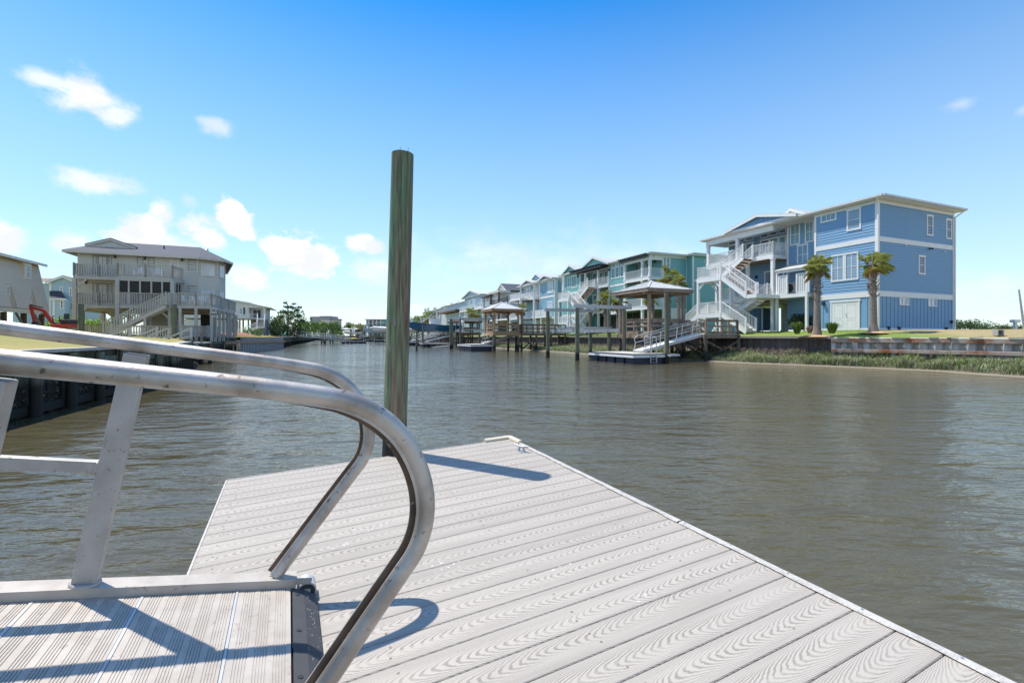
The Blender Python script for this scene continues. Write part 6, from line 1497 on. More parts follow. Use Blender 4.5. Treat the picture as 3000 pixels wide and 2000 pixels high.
# ================================================================== LEFT BANK
L1 = cropf(0, 650, .30612); L7 = cropf(300, 800, .17857); L8 = cropf(0, 730, .15944)
bulk('bulkhead', 'green stained timber bulkhead along the left lawn, nearest the gangway', [(-2, -16), (-7.33, 0), (-10.9, 10.2), (-13.6, 18), (-19.5, 27.5)], 1.42, mat_='bulkhead_green', out=1, capm='grey_deck_wood', cap=(.36, .08), sp=.28, pil=1.22, pilm='bulkhead_green', wales=((1.12, .22), (.15, .2)), pil_top=.05, walem='bulkhead_green')
bulk('bulkhead', 'green stained timber bulkhead under the platform of the grey stilt house', [(-19.5, 27.5), (-27.2, 37.5), (-28.6, 47.0)], 1.62, mat_='bulkhead_green', out=1, capm='weathered_grey', cap=(.36, .10), sp=.3, pil=2.0, pilm='bulkhead_green', wales=((1.2, .2),), pil_top=.02)
rt = bulk('bulkhead', 'new grey corrugated sheet pile wall with a yellow timber wale', [(-28.1, 47.6), (-34.4, 69)], 1.62, mat_='grey_sheet', out=1, capm='new_wood', cap=(.05, .04), sp=.32, board=.12)
mb = MB(); a = Vector((-.0, 0, 0)); e = Vector((-6.3, 21.4, 0)); nn = Vector((.95, .28, 0))*.32; mb.beam(nn+Vector((1.2, -5, 1.18)), nn+e*.99+Vector((0, 0, 1.02)), .12, .22); mb.build('timber_wale', 'new_wood', rt)
mb = MB(); mb.cyl((1.1, -4.5, -.5), (1.1, -4.5, 1.2), .06, n=6); mb.cyl((.7, -2.5, -.5), (.7, -2.5, 1.2), .06, n=6); mb.build('stake', 'new_wood', rt)
bulk('bulkhead', 'old dark timber bulkhead below the row of pastel lawn chairs', [(-35.2, 69), (-46, 95), (-67, 151), (-96, 223)], 1.62, mat_='bulkhead_brown', out=1, capm='grey_deck_wood', cap=(.36, .10), sp=.35, pil=2.4, pilm='bulkhead_green', pil_top=.1)
bulk('bulkhead', 'bulkhead closing the far end of the canal', [(-96, 223), (-62, 231.4)], 1.6, mat_='bulkhead_brown', out=1, sp=.5)
# oysters on the near bulkhead
mb = MB(); ro = random.Random(8)
for k in range(1500):
    t = ro.random(); a = Vector((-7.33, 0)).lerp(Vector((-10.9, 10.2)), ro.uniform(.3, 1)) if ro.random() < .45 else Vector((-10.9, 10.2)).lerp(Vector((-13.6, 18)), ro.random())
    z = ro.gauss(.35, .17)
    if z < .02: continue
    s = ro.uniform(.008, .022); p = Vector((a.x+.05+ro.uniform(0, .04), a.y, z)); d = Vector((ro.gauss(0, 1), ro.gauss(0, 1), ro.gauss(0, 1)))*s; e_ = Vector((ro.gauss(0, 1), ro.gauss(0, 1), ro.gauss(0, 1)))*s
    mb.add([p-d, p+e_+Vector((.02, 0, 0)), p+d, p-e_], [(0, 1, 2, 3)], 0)
tag(mb.build('oysters', ['mud']), 'pale oyster shells crusting the dark foot of the near left bulkhead', 'oysters', kind='stuff')

# ---- grey stilt house
H = House('house', 'weathered grey three level house on stilts with wrap around decks on the left bank', 'house', (-36.8, 39), 22, 1.95)
RR, X, Y, Zf = tools(H, L1); ZG, Z1, Z2, ZE = 1.95, 4.45, 6.85, 9.0
def P1(cx, cy, y=0): return H.f(*L1(cx, cy), y)
xr = X(1890)
mb = MB(); mb.box(.02, xr, .02, 9.5, Z1-.2, ZE-.05); lap(mb, 'y', 0, -1, 0, xr, Z1-.2, ZE-.1, .24, .04); lap(mb, 'x', 0, -1, 0, 9.5, Z1-.2, ZE-.1, .2)
bay = [(xr-.01, 0), (xr+1.45, .75), (xr+1.8, 1.9), (xr+1.4, 3.1), (xr-.2, 4.0), (xr-.6, 3)]
mb.prism(bay, Z1-.2, ZE-.05)
for (a, b_) in zip(bay[:4], bay[1:4]):
    z = Z1-.2; d = Vector((b_[0]-a[0], b_[1]-a[1])); nn = Vector((d.y, -d.x)).normalized()*.024
    while z < ZE-.1: mb.add([(a[0]+nn.x, a[1]+nn.y, z), (b_[0]+nn.x, b_[1]+nn.y, z), (b_[0], b_[1], z+.2), (a[0], a[1], z+.2), (a[0], a[1], z)], [(0, 1, 2, 3), (4, 1, 0)]); z += .2
H.put(mb, 'wall', 'grey_siding')
mb = MB()
for (x, y) in ((0, 0), (xr, -.02), (xr+1.45, .73), (xr+1.8, 1.9)): mb.box(x-.07, x+.07, y-.05, y+.07, Z1-.2, ZE-.1)
H.put(mb, 'trim', 'grey_siding')
# roof with gablets
o = .7; xa, xb = -o-.1, xr+1.9+o; ya, yb = -o, 9.5+o; zr = 11.0; ym = (ya+yb)/2; xl, xh = P1(1075, 0, ym)[0], P1(1960, 0, ym)[0]
zr = P1(1500, 218, ym)[1]
E_ = ZE; mb = MB()
f1x, f2x = xl, xh
pts = [(xa, ya, E_), (xr+.3, ya, E_), (xr+2.1, ya+1.0, E_), (xb-.1, ya+2.6, E_), (xr+.6, yb, E_), (xa, yb, E_), (xl, ym, zr), (xh-.4, ym, zr)]
mb.add(pts, [(0, 1, 7, 6), (1, 2, 7), (2, 3, 7), (3, 4, 7), (4, 5, 6, 7), (5, 0, 6), (5, 4, 3, 2, 1, 0)]); H.put(mb, 'roof', 'shingles')
mb = MB(); 
for a, b_ in zip(pts[:6], pts[1:6]+pts[:1]): mb.beam((a[0], a[1], E_-.10), (b_[0], b_[1], E_-.10), .06, .2)
H.put(mb, 'fascia', 'cream_paint')
gx, gz = P1(1078, 168, 1.6); gable(H, gx-1.75, gx+1.55, 1.6, 3.2, P1(1078, 232, 1.6)[1], gz, 'grey_siding', 'shingles', 'cream_paint', sg=-1, bat=False, over=.15)
mb = MB(); gx2 = P1(1975, 0, ym)[0]; z_ = P1(1975, 245, ym)[1]; mb.ext([(gx2, ym-1.0, z_-.75), (gx2, ym+1.0, z_-.75), (gx2, ym, z_+.05)], (.12, 0, 0)); H.put(mb, 'gablet', 'cream_paint')
for cx, cy in ((1248, 270), (1570, 243)): x, z = P1(cx, cy, 2.6); mb = MB(); mb.cyl((x, 2.6, z-.4), (x, 2.6, z+.15), .06, n=8); H.put(mb, 'roof_vent', 'dark_metal')
W_ = lambda q, g, nx=1, ny=2, c=0, **k: window(H, 'y', c, -1, RR(*q, c=c), g, nx, ny, fr=k.pop('fr', 'grey_frame'), **k)
for q in ((888, 925, 322, 500), (1038, 1072, 330, 500), (888, 930, 585, 760), (1038, 1075, 590, 760)): W_(q, 'curtain_glass', 1, 1, trim=.06)
for q in ((935, 1030, 325, 510), (935, 1030, 588, 770)): W_(q, 'curtain_glass', 2, 1, trim=.08, name='door')
for q in ((1312, 1372, 338, 432), (1420, 1478, 345, 440), (1800, 1886, 365, 462), (1803, 1888, 612, 700)): W_(q, 'teal_glass', 1, 2, trim=.05)
W_((1628, 1712, 360, 480), 'curtain_glass', 1, 1, trim=.09, fr='white_paint', name='door')
for (a, b_) in ((bay[0], bay[1]), (bay[1], bay[2])):
    d = Vector((b_[0]-a[0], b_[1]-a[1])); nn = Vector((d.y, -d.x)).normalized(); L = d.length; d.normalize()
    for z0, z1 in ((7.35, 8.6), (4.9, 6.1)):
        p = Vector(a)+d*L*.13; q = Vector(a)+d*L*.87
        mb = MB(); mb.beam((p.x+nn.x*.03, p.y+nn.y*.03, (z0+z1)/2), (q.x+nn.x*.03, q.y+nn.y*.03, (z0+z1)/2), .07, z1-z0); f_ = H.put(mb, 'window', 'cream_paint')
        p = p+d*.07; q = q-d*.07; mb = MB(); mb.beam((p.x+nn.x*.05, p.y+nn.y*.05, (z0+z1)/2), (q.x+nn.x*.05, q.y+nn.y*.05, (z0+z1)/2), .06, z1-z0-.14); H.put(mb, 'pane', 'curtain_glass' if a == bay[0] else 'gelcoat', f_)
for cx, cy in ((1105, 335), (1390, 350), (1745, 365), (827, 577)): x, z = P1(cx, cy); lamp(H, x, -.01, z, sg=-1)
# decks
GW = 'grey_deck_wood'
def gdeck(poly, z, th=.28):
    mb = MB(); mb.prism(poly, z-.06, z); mb.prism([(a*.999, b_) for a, b_ in poly], z-th, z-.065); return H.put(mb, 'deck', GW)
def grail(pts, sp=.16, h=.98, pw=.12):
    for a, b_ in zip(pts, pts[1:]): mb = MB(); railing(mb, a, b_, sp=sp, bal=.06, h=h, top=(.14, .05), post=pw); H.put(mb, 'railing', GW)
ya_, yc = -1.15, -2.5
xL = X(700, ya_); xM = X(1125, yc); xR = X(1650, yc)
for z in (Z2, Z1): gdeck([(xL, ya_), (xM, ya_), (xM, 0), (xL, 0)], z); grail([(xL+.05, ya_, z), ((xL+xM)/2, ya_, z), (xM, ya_, z)]); grail([(xL+.05, -.1, z), (xL+.05, ya_, z)])
xU = X(1765, .0)
gdeck([(xM, yc), (xR, yc), (xU, -.6), (xU, 0), (xM, 0)], Z2); grail([(xM, yc, Z2), ((xM+xR)/2, yc, Z2), (xR, yc, Z2), (xU, -.7, Z2)]); grail([(xM, ya_, Z2), (xM, yc, Z2)])
gdeck([(xM, yc), (xR, yc), (xR, 0), (xM, 0)], Z1, .32); grail([(xM, yc, Z1), (xR, yc, Z1)])
# screened porch
mb = MB(); xs = [xM, X(1232, yc), X(1340, yc), X(1448, yc), X(1552, yc), xR]
for x in xs: mb.box(x-.05, x+.05, yc-.03, yc+.08, Z1, Z2-.27)
mb.box(xM, xR, yc-.02, yc+.07, Z2-.42, Z2-.27); mb.box(xR-.05, xR+.04, yc+.1, -.05, Z2-.42, Z2-.27)
for y in (-1.7, -.9, -.1): mb.box(xR-.05, xR+.04, y-.05, y+.05, Z1, Z2-.42)
H.put(mb, 'porch_frame', GW)
mb = MB(); mb.box(xM+.05, xR-.05, yc+.09, yc+.11, Z1+1.0, Z2-.43); mb.box(xR-.03, xR-.01, yc+.12, -.15, Z1, Z2-.43); H.put(mb, 'screen', 'screen_mesh')
# wrap-around lower deck
q1 = H.f(*L1(1620, 0), -3.0)[0]; q2 = H.f(*L1(1722, 0), -3.6)[0]; q3 = H.f(*L1(2022, 0), -3.6)[0]
wp = [(xR, -2.5), (q1, -3.0), (q2, -3.6), (q3, -3.6), (q3+.12, 6.9), (xr-.2, 6.9), (xr-.2, 0), (xR, 0)]
gdeck(wp, Z1+.02, .30); grail([(q1-.05, -2.95, Z1), (q2, -3.6, Z1), ((q2+q3)/2, -3.6, Z1), (q3, -3.6, Z1), (q3+.05, -.1, Z1), (q3+.08, 3.4, Z1), (q3+.1, 6.9, Z1)])
for i, (x, y) in enumerate([(q1, -2.9), (q2, -3.5), ((q2+q3)/2, -3.5), (q3, -3.5)]+[(q3, -2.0+1.75*k) for k in range(6)]):
    mb = MB(); mb.box(x-.1, x+.1, y-.1, y+.1, ZG-.6, Z1-.28); H.put(mb, 'post', GW)
    if i >= 4: mb = MB(); mb.beam((x, y, Z1-1.2), (x, y+.55, Z1-.35), .07, .12); mb.beam((x, y, Z1-1.2), (x, y-.55, Z1-.35), .07, .12); H.put(mb, 'brace', GW)
for (x, y, zt) in ((xL+.1, ya_, Z2-.28), (xM, yc, Z2-.28), (xR, yc, Z2-.28), (xM+1.9, -1.2, Z1-.3), (xL+.1, 0.1, Z1-.3), (2, 1, Z1-.3), (4.5, 1.2, Z1-.3), (2, 4.5, Z1-.3), (4.5, 4.5, Z1-.3), (0, 4.5, Z1-.3), (0, 8.6, Z1-.3), (2.2, 8.6, Z1-.3), (4.5, 8.6, Z1-.3), (xr+.9, 1.3, Z1-.3), (xr+1.7, 4.5, Z1-.3), (xr+1.7, 8.6, Z1-.3)):
    mb = MB(); mb.box(x-.13, x+.13, y-.13, y+.13, ZG-.2, zt); H.put(mb, 'post', GW)
mb = MB()
for (x, y, dx, dy, z) in ((xL+.1, ya_, .75, 0, Z2-.3), (xL+.1, ya_, .75, 0, Z1-.3), (xM, yc, 1.0, 0, Z1-.3), (q1, -2.9, -.9, 0, Z1-.3)): mb = MB(); mb.beam((x, y, z-.85), (x+dx, y+dy, z), .07, .14); H.put(mb, 'brace', GW)
for (x, y) in ((2, 1), (4.5, 1.2), (2, 4.5), (4.5, 4.5), (0, 8.6), (2.2, 8.6)):
    for dx in (-.7, .7): mb = MB(); mb.beam((x, y, Z1-1.0), (x+dx, y, Z1-.3), .07, .12); H.put(mb, 'brace', GW)
mb = MB(); mb.box(0, xr, .3, .5, Z1-.5, Z1-.2); mb.box(0, xr, 4.4, 4.6, Z1-.5, Z1-.2); mb.box(0, .2, .5, 9, Z1-.5, Z1-.2); H.put(mb, 'girder', 'cream_paint')
x0, x1 = X(1390, 2.2), X(1650, 2.2); mb = MB(); mb.box(x0, x1, 2.2, 6, ZG, Z1-.35); lap(mb, 'y', 2.2, -1, x0, x1, ZG, Z1-.35, .2); H.put(mb, 'ground_room', 'grey_siding')
x0, x1 = X(1920, 1.5), X(2010, 1.5); mb = MB(); mb.box(x0, x1, 1.5, 1.6, ZG, Z1-.6); H.put(mb, 'lattice', 'screen_mesh')
# long stair
zs = Z1; ST = H.f(*L1(1622, 690), -3.05)[0]; sb = H.f(*L1(1040, 990), -3.05)[0]
A = Vector((ST, -4.0, Z1)); B = Vector((sb, -4.0, ZG)); mb = MB()
for w in (0, 1.0): mb.beam(A+Vector((0, w, -.16)), B+Vector((0, w, -.1)), .06, .3)
n = 14
for i in range(n): p = A.lerp(B, (i+.5)/n); mb.box(p.x-.16, p.x+.16, -3.97, -3.03, p.z-.03, p.z+.01)
st = H.put(mb, 'stair', GW)
for w in (0, 1.0): mb = MB(); railing(mb, A+Vector((0, w, 0)), B+Vector((0, w, 0)), sp=.17, bal=.07, top=(.12, .06), low=.12); H.put(mb, 'stair_railing', GW, st)
mb = MB(); xm_ = A.lerp(B, .35).x; mb.box(xm_-.09, xm_+.09, -4.0, -3.82, ZG, A.lerp(B, .35).z-.2); H.put(mb, 'post', GW)
GREY = H
for i, (cx, y, lb) in enumerate(((1335, -1.2, 'left'), (1510, -1.2, 'right'))):
    chair('patio_chair', 'white chair on the top deck of the grey stilt house, %s of the two' % lb, onhouse(H, X(cx, y), y, Z2), R(22+10*i), 'white_paint', 'white chairs on the grey house decks')
for cx, y, lb in ((1765, -2.4, 'reclining white chair at the left of the lower wrap around deck'), (1880, -2.2, 'white chair in the middle of the lower wrap around deck'), (1960, -2.3, 'white chair at the corner of the lower wrap around deck')):
    chair('patio_chair', lb, onhouse(H, X(cx, y), y, Z1), R(60), 'white_paint', 'white chairs on the grey house decks')
# ground level rails on the bank
def bankfence(label, A, B, h=1.0, sp=.17, m=GW, name='railing', zf=1.95, group='railings along the left bank'):
    rt = thing(name, label, 'railing', (A[0], A[1], zf), 0, group); d = Vector((B[0]-A[0], B[1]-A[1], 0)); n = max(1, round(d.length/2))
    for i in range(n): mb = MB(); railing(mb, d*i/n, d*(i+.985)/n, sp=sp, bal=.06, h=h, top=(.14, .05), post=.12); mb.build('rail_panel', m, rt)
    return rt
a = at(205, 950, 40); b_ = at(322, 950, 44); bankfence('grey picket railing behind the red excavator', (a.x, a.y), (b_.x, b_.y), .95)
a = at(326, 950, 33.5); b_ = at(500, 950, 37); bankfence('dark top railing at the foot of the long grey stair', (a.x, a.y), (b_.x, b_.y), .95, zf=1.65)
a = at(532, 950, 37); b_ = at(643, 950, 42); bankfence('white topped railing on the green bulkhead under the no wake sign', (a.x, a.y), (b_.x, b_.y), .95, m=GW, zf=1.72)
p = at(510, HY, 33.5); pile('mooring_pile', 'green pile in front of the grey stilt house deck', Vector((p.x, p.y, 0)), 4.1, .17, .16, (0, 0), 'pile', 'free standing mooring piles', n=16, seed=3, wob=.01)
p = at(238, HY, 36); pile('mooring_pile', 'green pile beside the left corner post of the grey stilt house', Vector((p.x, p.y, 0)), 4.35, .19, .17, (0, 0), 'pile', 'free standing mooring piles', n=16, seed=5, wob=.01)
# dock of the grey house: low platform with sloping hand rails
H2 = House('pier', 'low dark timber dock with sloping handrails before the grey stilt house', 'pier', (-23.4, 28.6), 22, 0, 'timber docks of the left bank')
mb = MB(); mb.box(-3.4, 3.5, 0, 2.6, 1.32, 1.40); H2.put(mb, 'deck', 'grey_deck_wood')
for x in (-3.2, -1, 1.2, 3.4):
    for y in (.1, 2.5): pierpile(x, y, 1.33, .13, H2.e, 'pier_wood')
mb = MB(); xbrace(mb, (1.2, .1), (3.4, .1), .1, 1.1); H2.put(mb, 'cross_brace', 'pier_wood')
for x, y in ((-.4, .3), (.6, 1.6), (1.6, .3), (2.5, 1.6)):
    mb = MB(); mb.beam((x, y, 2.35), (x-1.7, y, 1.5), .07, .10); mb.beam((x, y, 1.85), (x-1.1, y, 1.42), .06, .08); mb.box(x-.06, x+.06, y-.06, y+.06, 1.4, 2.42); H2.put(mb, 'handrail', 'grey_deck_wood')
mb = MB(); mb.beam((-.5, .2, 2.42), (3.4, .2, 2.42), .10, .05); mb.box(3.34, 3.46, .14, .26, 1.4, 2.42); H2.put(mb, 'top_rail', 'weathered_wood')
g_ = at(540, 990, 38); mb = MB(); mb.beam((0, 0, 0), (2.0, .6, -1.7), .12, .12); o = mb.build('loose_brace', 'grey_deck_wood'); o.location = (g_.x, g_.y, 1.8); tag(o, 'pale diagonal timber leaning from the railing down over the green bulkhead', 'timber')
# no wake sign
p = at(628, 915, 37.5); rt = thing('no_wake_sign', 'square white sign reading NO WAKE on a post below the wrap around deck', 'sign', (p.x, p.y, 1.7)); rt.rotation_euler = (0, 0, R(-8))
s_ = 14*37.5/F; mb = MB(); mb.box(-s_*.62, s_*.62, -.012, .012, p.z-1.7-.36, p.z-1.7+.36); mb.build('board', 'sign_white', rt)
mb = MB(); mb.box(-.05, .05, .013, .10, 0, p.z-1.7+.3); mb.build('post', 'weathered_grey', rt)
for tx, dz in (('NO', .15), ('WAKE', -.17)):
    cu = bpy.data.curves.new('lettering', 'FONT'); cu.body = tx; cu.size = .29; cu.align_x = 'CENTER'; cu.align_y = 'CENTER'; cu.extrude = .002; cu.offset = .006
    to = bpy.data.objects.new('lettering_curve', cu); COL.objects.link(to); dg = bpy.context.evaluated_depsgraph_get(); me = bpy.data.meshes.new_from_object(to.evaluated_get(dg)); bpy.data.objects.remove(to)
    me.materials.clear(); me.materials.append(MATS['sign_black']); lo = bpy.data.objects.new('lettering', me); COL.objects.link(lo); lo.parent = rt; lo.rotation_euler = (R(90), 0, 0); lo.location = (0, -.018, p.z-1.7+dz)
# rubble and red dirt beside the new sheet pile
mb = MB(); rr2 = random.Random(4); N = 26
for i in range(N):
    for j in range(10): mb.v.append((-j*.5-i*.32+rr2.uniform(-.1, .1), i*.9-2+rr2.uniform(-.1, .1), .12+.35*math.sin(j/9*3.14)*(1+.6*math.sin(i*1.3+j))+rr2.uniform(0, .12)))
for i in range(N-1):
    for j in range(9): a = i*10+j; mb.f.append((a, a+1, a+11, a+10)); mb.m.append(0)
o = mb.build('dirt_pile', 'dirt', smooth=True); o.location = (-29.0, 46.5, 1.65); tag(o, kind='structure')
# ---- mini excavator
ex = at(178, 965, 31); rt = thing('excavator', 'red compact excavator with folded boom parked left of the grey stilt house', 'excavator', (ex.x, ex.y, 1.98), R(8)); rt.scale = (.88, .88, .88)
for y in (-.45, .45): mb = MB(); mb.box(-.75, .75, y-.14, y+.14, .0, .36); mb.build('track', 'dark_metal', rt, bevel=.12)
mb = MB(); mb.prism([(-.35, -.5), (.75, -.5), (.95, -.25), (.95, .25), (.75, .5), (-.35, .5)], .42, .75); mb.build('body', 'red_paint', rt, bevel=.05)
mb = MB(); mb.box(.25, .9, -.42, .42, .75, 1.08); mb.box(-.3, .3, -.4, .4, .75, .86); mb.build('engine_cover', 'black_plastic', rt, bevel=.05)
mb = MB(); mb.box(.0, .42, -.22, .22, .95, 1.12); mb.box(.34, .48, -.22, .22, 1.1, 1.55); mb.build('seat', 'cushion_dark', rt, bevel=.05)
mb = MB(); mb.tube([(-.28, -.3, .85), (-.32, -.3, 1.3), (-.2, -.3, 1.35)], .03); mb.tube([(-.28, .3, .85), (-.32, .3, 1.3), (-.2, .3, 1.35)], .03); mb.build('lever', 'dark_metal', rt)
mb = MB(); 
for a, b_, w0 in (((-.45, 0, .65), (-1.15, 0, 1.75), .24), ((-1.15, 0, 1.75), (-2.0, 0, 2.02), .20)): mb.beam(a, b_, .16, w0)
mb.build('boom', 'red_paint', rt, bevel=.03)
mb = MB(); mb.beam((-2.05, 0, 2.15), (-1.75, 0, .85), .13, .20); mb.build('dipper_arm', 'red_paint', rt, bevel=.03)
mb = MB(); mb.beam((-.5, 0, .95), (-1.35, 0, 1.55), .06, .07); mb.beam((-1.2, 0, 1.98), (-2.1, 0, 2.22), .07, .08); mb.build('hydraulic_ram', 'dark_metal', rt)
mb = MB(); mb.ext([(-1.75, -.2, .95), (-1.55, -.2, .5), (-1.9, -.2, .2), (-2.2, -.2, .5), (-1.95, -.2, .55)], (0, .4, 0)); mb.build('bucket', 'dark_metal', rt)
mb = MB(); mb.box(-1.05, -.97, -.6, .6, .02, .36); mb.beam((-1.0, 0, .2), (-.5, 0, .3), .3, .08); mb.build('dozer_blade', 'red_paint', rt)
# ---- beige mansard house
H = House('house', 'beige mansard sided house on stilts cut by the left edge of the view', 'house', (-35.3, 35), RD, 1.95)
RR, X, Y, Zf = tools(H, L8)
zb, LN = 3.75, .75; xt_, ztp = H.f(*L8(700, 288), LN); Lx = -13.0
ysl = lambda z: LN*(z-zb)/(ztp-zb)
dq = RR(478, 575, 285, 535, c=.4); wq = [RR(125, 178, 668, 840, c=.3), RR(535, 572, 735, 850, c=.3)]
rec = [(q[0]-.12, q[1]+.12, q[3]+.12) for q in wq]
mb = MB(); n = int((ztp-zb)/.19)
for i in range(n):
    t0, t1 = i/n, (i+1)/n; z0, z1 = zb+(ztp-zb)*t0, zb+(ztp-zb)*t1; x1e = xt_*t0; xs = [Lx]
    for a, b_, zt in sorted(rec):
        if z1 <= zt: xs += [a, b_]
    xs.append(x1e)
    for a, b_ in zip(xs[::2], xs[1::2]):
        mb.add([(a, LN*t0-.035, z0), (b_, LN*t0-.035, z0), (b_, LN*t1, z1), (a, LN*t1, z1), (a, LN*t0, z0), (b_, LN*t0, z0)], [(0, 1, 2, 3), (4, 5, 1, 0)])
for a, b_, zt in rec:
    yd = ysl(zt); mb.add([(a, yd, zb), (b_, yd, zb), (b_, yd, zt), (a, yd, zt), (a, 0, zb), (b_, 0, zb)], [(0, 1, 2, 3), (0, 3, 4), (1, 5, 2), (0, 4, 5, 1)])
mb.add([(0, -.03, zb), (0, 8, zb), (xt_, 8-LN, ztp), (xt_, LN, ztp)], [(0, 1, 2, 3)]); mb.add([(Lx, 0, zb), (Lx, 8, zb), (Lx, 8-LN, ztp), (Lx, LN, ztp)], [(3, 2, 1, 0)]); mb.add([(Lx, 8, zb), (0, 8, zb), (xt_, 8-LN, ztp), (Lx, 8-LN, ztp)], [(3, 2, 1, 0)]); mb.add([(Lx, 0, zb-.02), (0, 0, zb-.02), (0, 8, zb-.02), (Lx, 8, zb-.02)], [(3, 2, 1, 0)])
H.put(mb, 'wall', 'beige_siding')
c_ = ysl(dq[2]-.05)-.03; dr_ = MB(); dr_.box(dq[0]-.14, dq[1]+.14, c_, LN+.6, dq[2]-.08, ztp-.03); H.put(dr_, 'dormer', 'beige_siding'); window(H, 'y', c_, -1, dq, 'curtain_glass', 1, 2, trim=.08)
for q in wq: window(H, 'y', ysl(q[3]+.12), -1, q, 'teal_glass', 1, 2, trim=.07)
mb = MB(); mb.add([(Lx, LN-.45, ztp+.02), (xt_+.1, LN-.45, ztp+.02), (xt_+.1, 4, ztp+.9), (Lx, 4, ztp+.9), (xt_+.1, 8.2-LN, ztp+.02), (Lx, 8.2-LN, ztp+.02)], [(0, 1, 2, 3), (3, 2, 4, 5), (5, 4, 1, 0), (1, 4, 2), (0, 3, 5)]); H.put(mb, 'roof', 'brown_shingles')
mb = MB(); mb.box(Lx, xt_+.12, LN-.5, LN-.44, ztp-.12, ztp+.06); H.put(mb, 'fascia', 'white_paint')
mb = MB(); mb.box(Lx, 0, .0, .14, zb-.32, zb-.03); mb.box(Lx, 0, 7.8, 7.95, zb-.32, zb-.03); H.put(mb, 'girder', 'beige_siding')
for x in (-.3, -2.5, -4.7, -6.9):
    for y in (.3, 4, 7.6): mb = MB(); mb.box(x-.12, x+.12, y-.12, y+.12, 1.8, zb-.32); H.put(mb, 'post', 'cedar_brown')
    mb = MB(); mb.beam((x, .3, zb-1.2), (x-.9, .3, zb-.32), .08, .14); H.put(mb, 'brace', 'weathered_grey')
# ---- light blue house behind
H = House('house', 'light blue gabled house with a tan shingle roof between the beige and grey houses', 'house', (-68.2+.9, 62), 22, 1.95)
RR, X, Y, Zf = tools(H, L8); x0, x1 = X(905), X(1430); ap = X(1170), Zf(1170, 500); ze = Zf(905, 600)
mb = MB(); mb.ext([(x0, 0, 1.95), (x1, 0, 1.95), (x1, 0, ze), (ap[0], 0, ap[1]), (x0, 0, ze)], (0, 9, 0)); lap(mb, 'y', 0, -1, x0, x1, 2, ze, .22); H.put(mb, 'wall', 'pale_blue') if False else H.put(mb, 'wall', 'light_blue_siding')
mb = MB(); sl_ = (ap[1]-ze)/(ap[0]-x0)
for a in (x0-.3, x1+.3): zz = ze-.3*sl_; mb.ext([(a, -.3, zz+.02), (ap[0], -.3, ap[1]+.02), (ap[0], -.3, ap[1]+.16), (a, -.3, zz+.16)], (0, 9.6, 0))
H.put(mb, 'roof', 'brown_shingles')
mb = MB()
for a in (x0-.3, x1+.3): zz = ze-.3*sl_; mb.ext([(a, -.34, zz-.18), (ap[0], -.34, ap[1]-.18), (ap[0], -.34, ap[1]+.10), (a, -.34, zz+.10)], (0, .035, 0))
mb.box(x0, x0+.25, -.05, -.03, 2, ze); H.put(mb, 'trim', 'white_paint')
xw = X(745); mb = MB(); mb.box(xw-3, x0-.1, .3, 8, 1.95, ze-.2); H.put(mb, 'side_wing', 'light_blue_siding'); mb = MB(); mb.add([(xw-3, -.2, ze-.1), (x0+.1, -.2, ze-.1), (ap[0]-.3, 4.5, ap[1]+.1), (xw-3, 4.5, ap[1]+.1)], [(0, 1, 2, 3)]); H.put(mb, 'wing_roof', 'brown_shingles')
xq0, xq1 = X(965, -1.5), X(1195, -1.5); zq = Zf(1080, 905, -1.5); mb = MB(); mb.box(xq0, xq1, -1.5, -.03, 1.95, zq); H.put(mb, 'bump_out', 'light_blue_siding')
mb = MB(); mb.add([(xq0-.2, -1.7, zq), (xq1+.2, -1.7, zq), (X(1120), .0, zq+1.15), (X(905), .0, zq+1.15), (xq0-.2, -1.7, zq-.08), (xq1+.2, -1.7, zq-.08)], [(0, 1, 2, 3), (0, 4, 5, 1)]); H.put(mb, 'lean_to', 'dark_shingles'); mb = MB(); mb.box(xq0-.2, xq1+.2, -1.74, -1.70, zq-.2, zq); mb.box(xq0, xq0+.25, -1.54, -1.5, 2, zq-.2); H.put(mb, 'lean_to_trim', 'white_paint')
for q, c in (((1098, 1158, 680, 800), 0), ((1268, 1330, 705, 858), 0), ((1108, 1170, 930, 1095), -1.5), ((1285, 1340, 965, 1125), 0), ((1385, 1425, 730, 850), 0)): window(H, 'y', c, -1, RR(*q, c=c), 'dark_glass', 1, 2, trim=.14)
# hedge
a = at(20, 935, 46); bush('hedge', 'bright green clipped hedge behind the red excavator', (a.x, a.y, 2.0), [(i*.75, i*.15+.1*math.sin(i), .62+.08*math.sin(i*1.7), .68) for i in range(11)], 'bright_leaf', .09, 520, 3, cat='hedge')
a = at(175, 925, 47); bush('shrub', 'tall bright green shrubs seen under the grey stilt house', (a.x, a.y, 2.0), [(i*.95, 0, .95+.25*math.sin(i*1.3), .95) for i in range(6)]+[(7.5, 3, .6, .9), (8.6, 3, .5, .7)], 'bright_leaf', .10, 480, 5)
